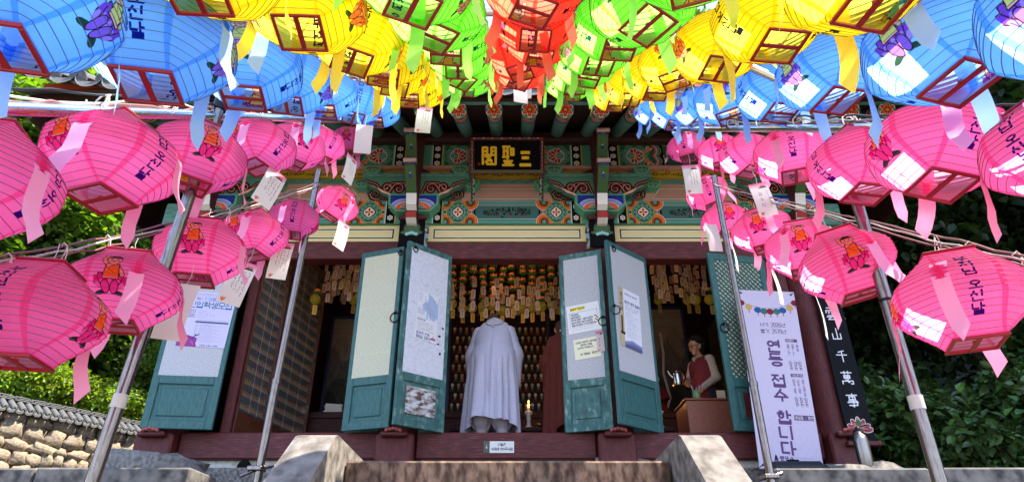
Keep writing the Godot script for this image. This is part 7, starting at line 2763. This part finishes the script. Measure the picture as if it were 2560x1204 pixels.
	net([[Vector3(-0.07, 1.31, 0.02), Vector3(-0.02, 1.30, 0.09), 0.035, 0.035], [Vector3(-0.02, 1.30, 0.09), Vector3(0.06, 1.315, 0.04), 0.035, 0.035], [Vector3(0.06, 1.315, 0.04), Vector3(0, 1.34, -0.06), 0.035, 0.03], [Vector3(0, 1.34, -0.06), Vector3(-0.07, 1.31, 0.02), 0.03, 0.035], [Vector3(0.0, 1.29, 0.11), Vector3(0.03, 1.2, 0.135), 0.028, 0.018]], 0.008, 0.02, scf)
	obj("scarf", done(scf), tri_mat(noise_tex(73, 0.08, [rgb(110, 84, 66), rgb(186, 164, 140), rgb(206, 190, 168)], [0.0, 0.5, 1.0]), Vector3(6, 6, 6), 0.9, 0.0, false), o)
	var hb := []
	var hr := RandomNumberGenerator.new()
	hr.seed = 5
	for k in 46:        # short permed curls round the skull
		var a := hr.randf() * TAU
		var e := hr.randf_range(-0.15, 1.0)
		var v := Vector3(cos(a) * sqrt(maxf(0, 1 - e * e)), e, sin(a) * sqrt(maxf(0, 1 - e * e)))
		if v.z > 0.55 and v.y < 0.55:
			continue
		var p := hd + up * 0.04 + Vector3(v.x * 0.1, v.y * 0.1, v.z * 0.098 - 0.018)
		hb.append([p, p + Vector3(hr.randf_range(-0.015, 0.015), 0.01, 0.0), 0.03, 0.024])
	hb.append([hd - f * 0.05 - up * 0.02, hd - f * 0.03 + up * 0.06, 0.08, 0.088])
	obj("hair", skin_of(hb, 0.007, 0.012), mat(rgb(12, 10, 11), 0.85), o)
	var r := f.cross(up).normalized()
	var es := st()
	var ws := st()
	var gl := st()
	for s in [-1.0, 1.0]:
		var c: Vector3 = hd + up * 0.004 + f * 0.088 + r * s * 0.032
		ball(ws, c, Vector3(0.013, 0.007, 0.006), 8, 5)
		ball(es, c + f * 0.004, Vector3(0.006, 0.006, 0.004), 8, 5)
		tube(es, [c + up * 0.026 - r * s * 0.014, c + up * 0.03, c + up * 0.024 + r * s * 0.016 - f * 0.006], 0.003, 5)
		var ring := []
		for k in 13:
			var g := TAU * k / 12
			ring.append(c + f * 0.016 + r * cos(g) * 0.023 + up * sin(g) * 0.017)
		tube(gl, ring, 0.0022, 5, false)
		tube(gl, [c + f * 0.014 + r * s * 0.023, c - f * 0.08 + r * s * 0.048 + up * 0.008], 0.002, 5)
	tube(gl, [hd + up * 0.006 + f * 0.104 - r * 0.009, hd + up * 0.008 + f * 0.108, hd + up * 0.006 + f * 0.104 + r * 0.009], 0.002, 5)
	obj("eye_whites", done(ws), mat(rgb(226, 220, 212), 0.3), o)
	obj("eyes_and_brows", done(es), M.black, o)
	obj("glasses", done(gl), M.iron, o)
	var ms := st()
	ball(ms, hd - up * 0.056 + f * 0.104, Vector3(0.022, 0.007, 0.008), 10, 6)
	obj("mouth", done(ms), mat(rgb(170, 84, 78), 0.5), o)
	# steel kettle in her right hand
	var kt := thing("kettle", "shiny steel kettle held by the woman", "kettle", o.transform * Vector3(-0.03, 0.88, 0.44))
	var ks := st()
	lathe(ks, [Vector2(0, 0), Vector2(0.07, 0), Vector2(0.075, 0.01), Vector2(0.066, 0.14), Vector2(0.054, 0.18), Vector2(0.02, 0.2), Vector2(0.012, 0.215), Vector2(0, 0.22)], 20)
	obj("pot", done(ks), M.steel, kt)
	var sp := st()
	tube(sp, [Vector3(-0.06, 0.1, 0.02), Vector3(-0.1, 0.14, 0.03), Vector3(-0.115, 0.18, 0.035)], [0.018, 0.014, 0.01], 10)
	obj("spout", done(sp), M.steel, kt)
	var hn := st()
	tube(hn, [Vector3(0.06, 0.19, -0.02), Vector3(0.105, 0.19, -0.035), Vector3(0.115, 0.12, -0.04), Vector3(0.075, 0.05, -0.03)], 0.009, 8)
	obj("handle", done(hn), M.black, kt)
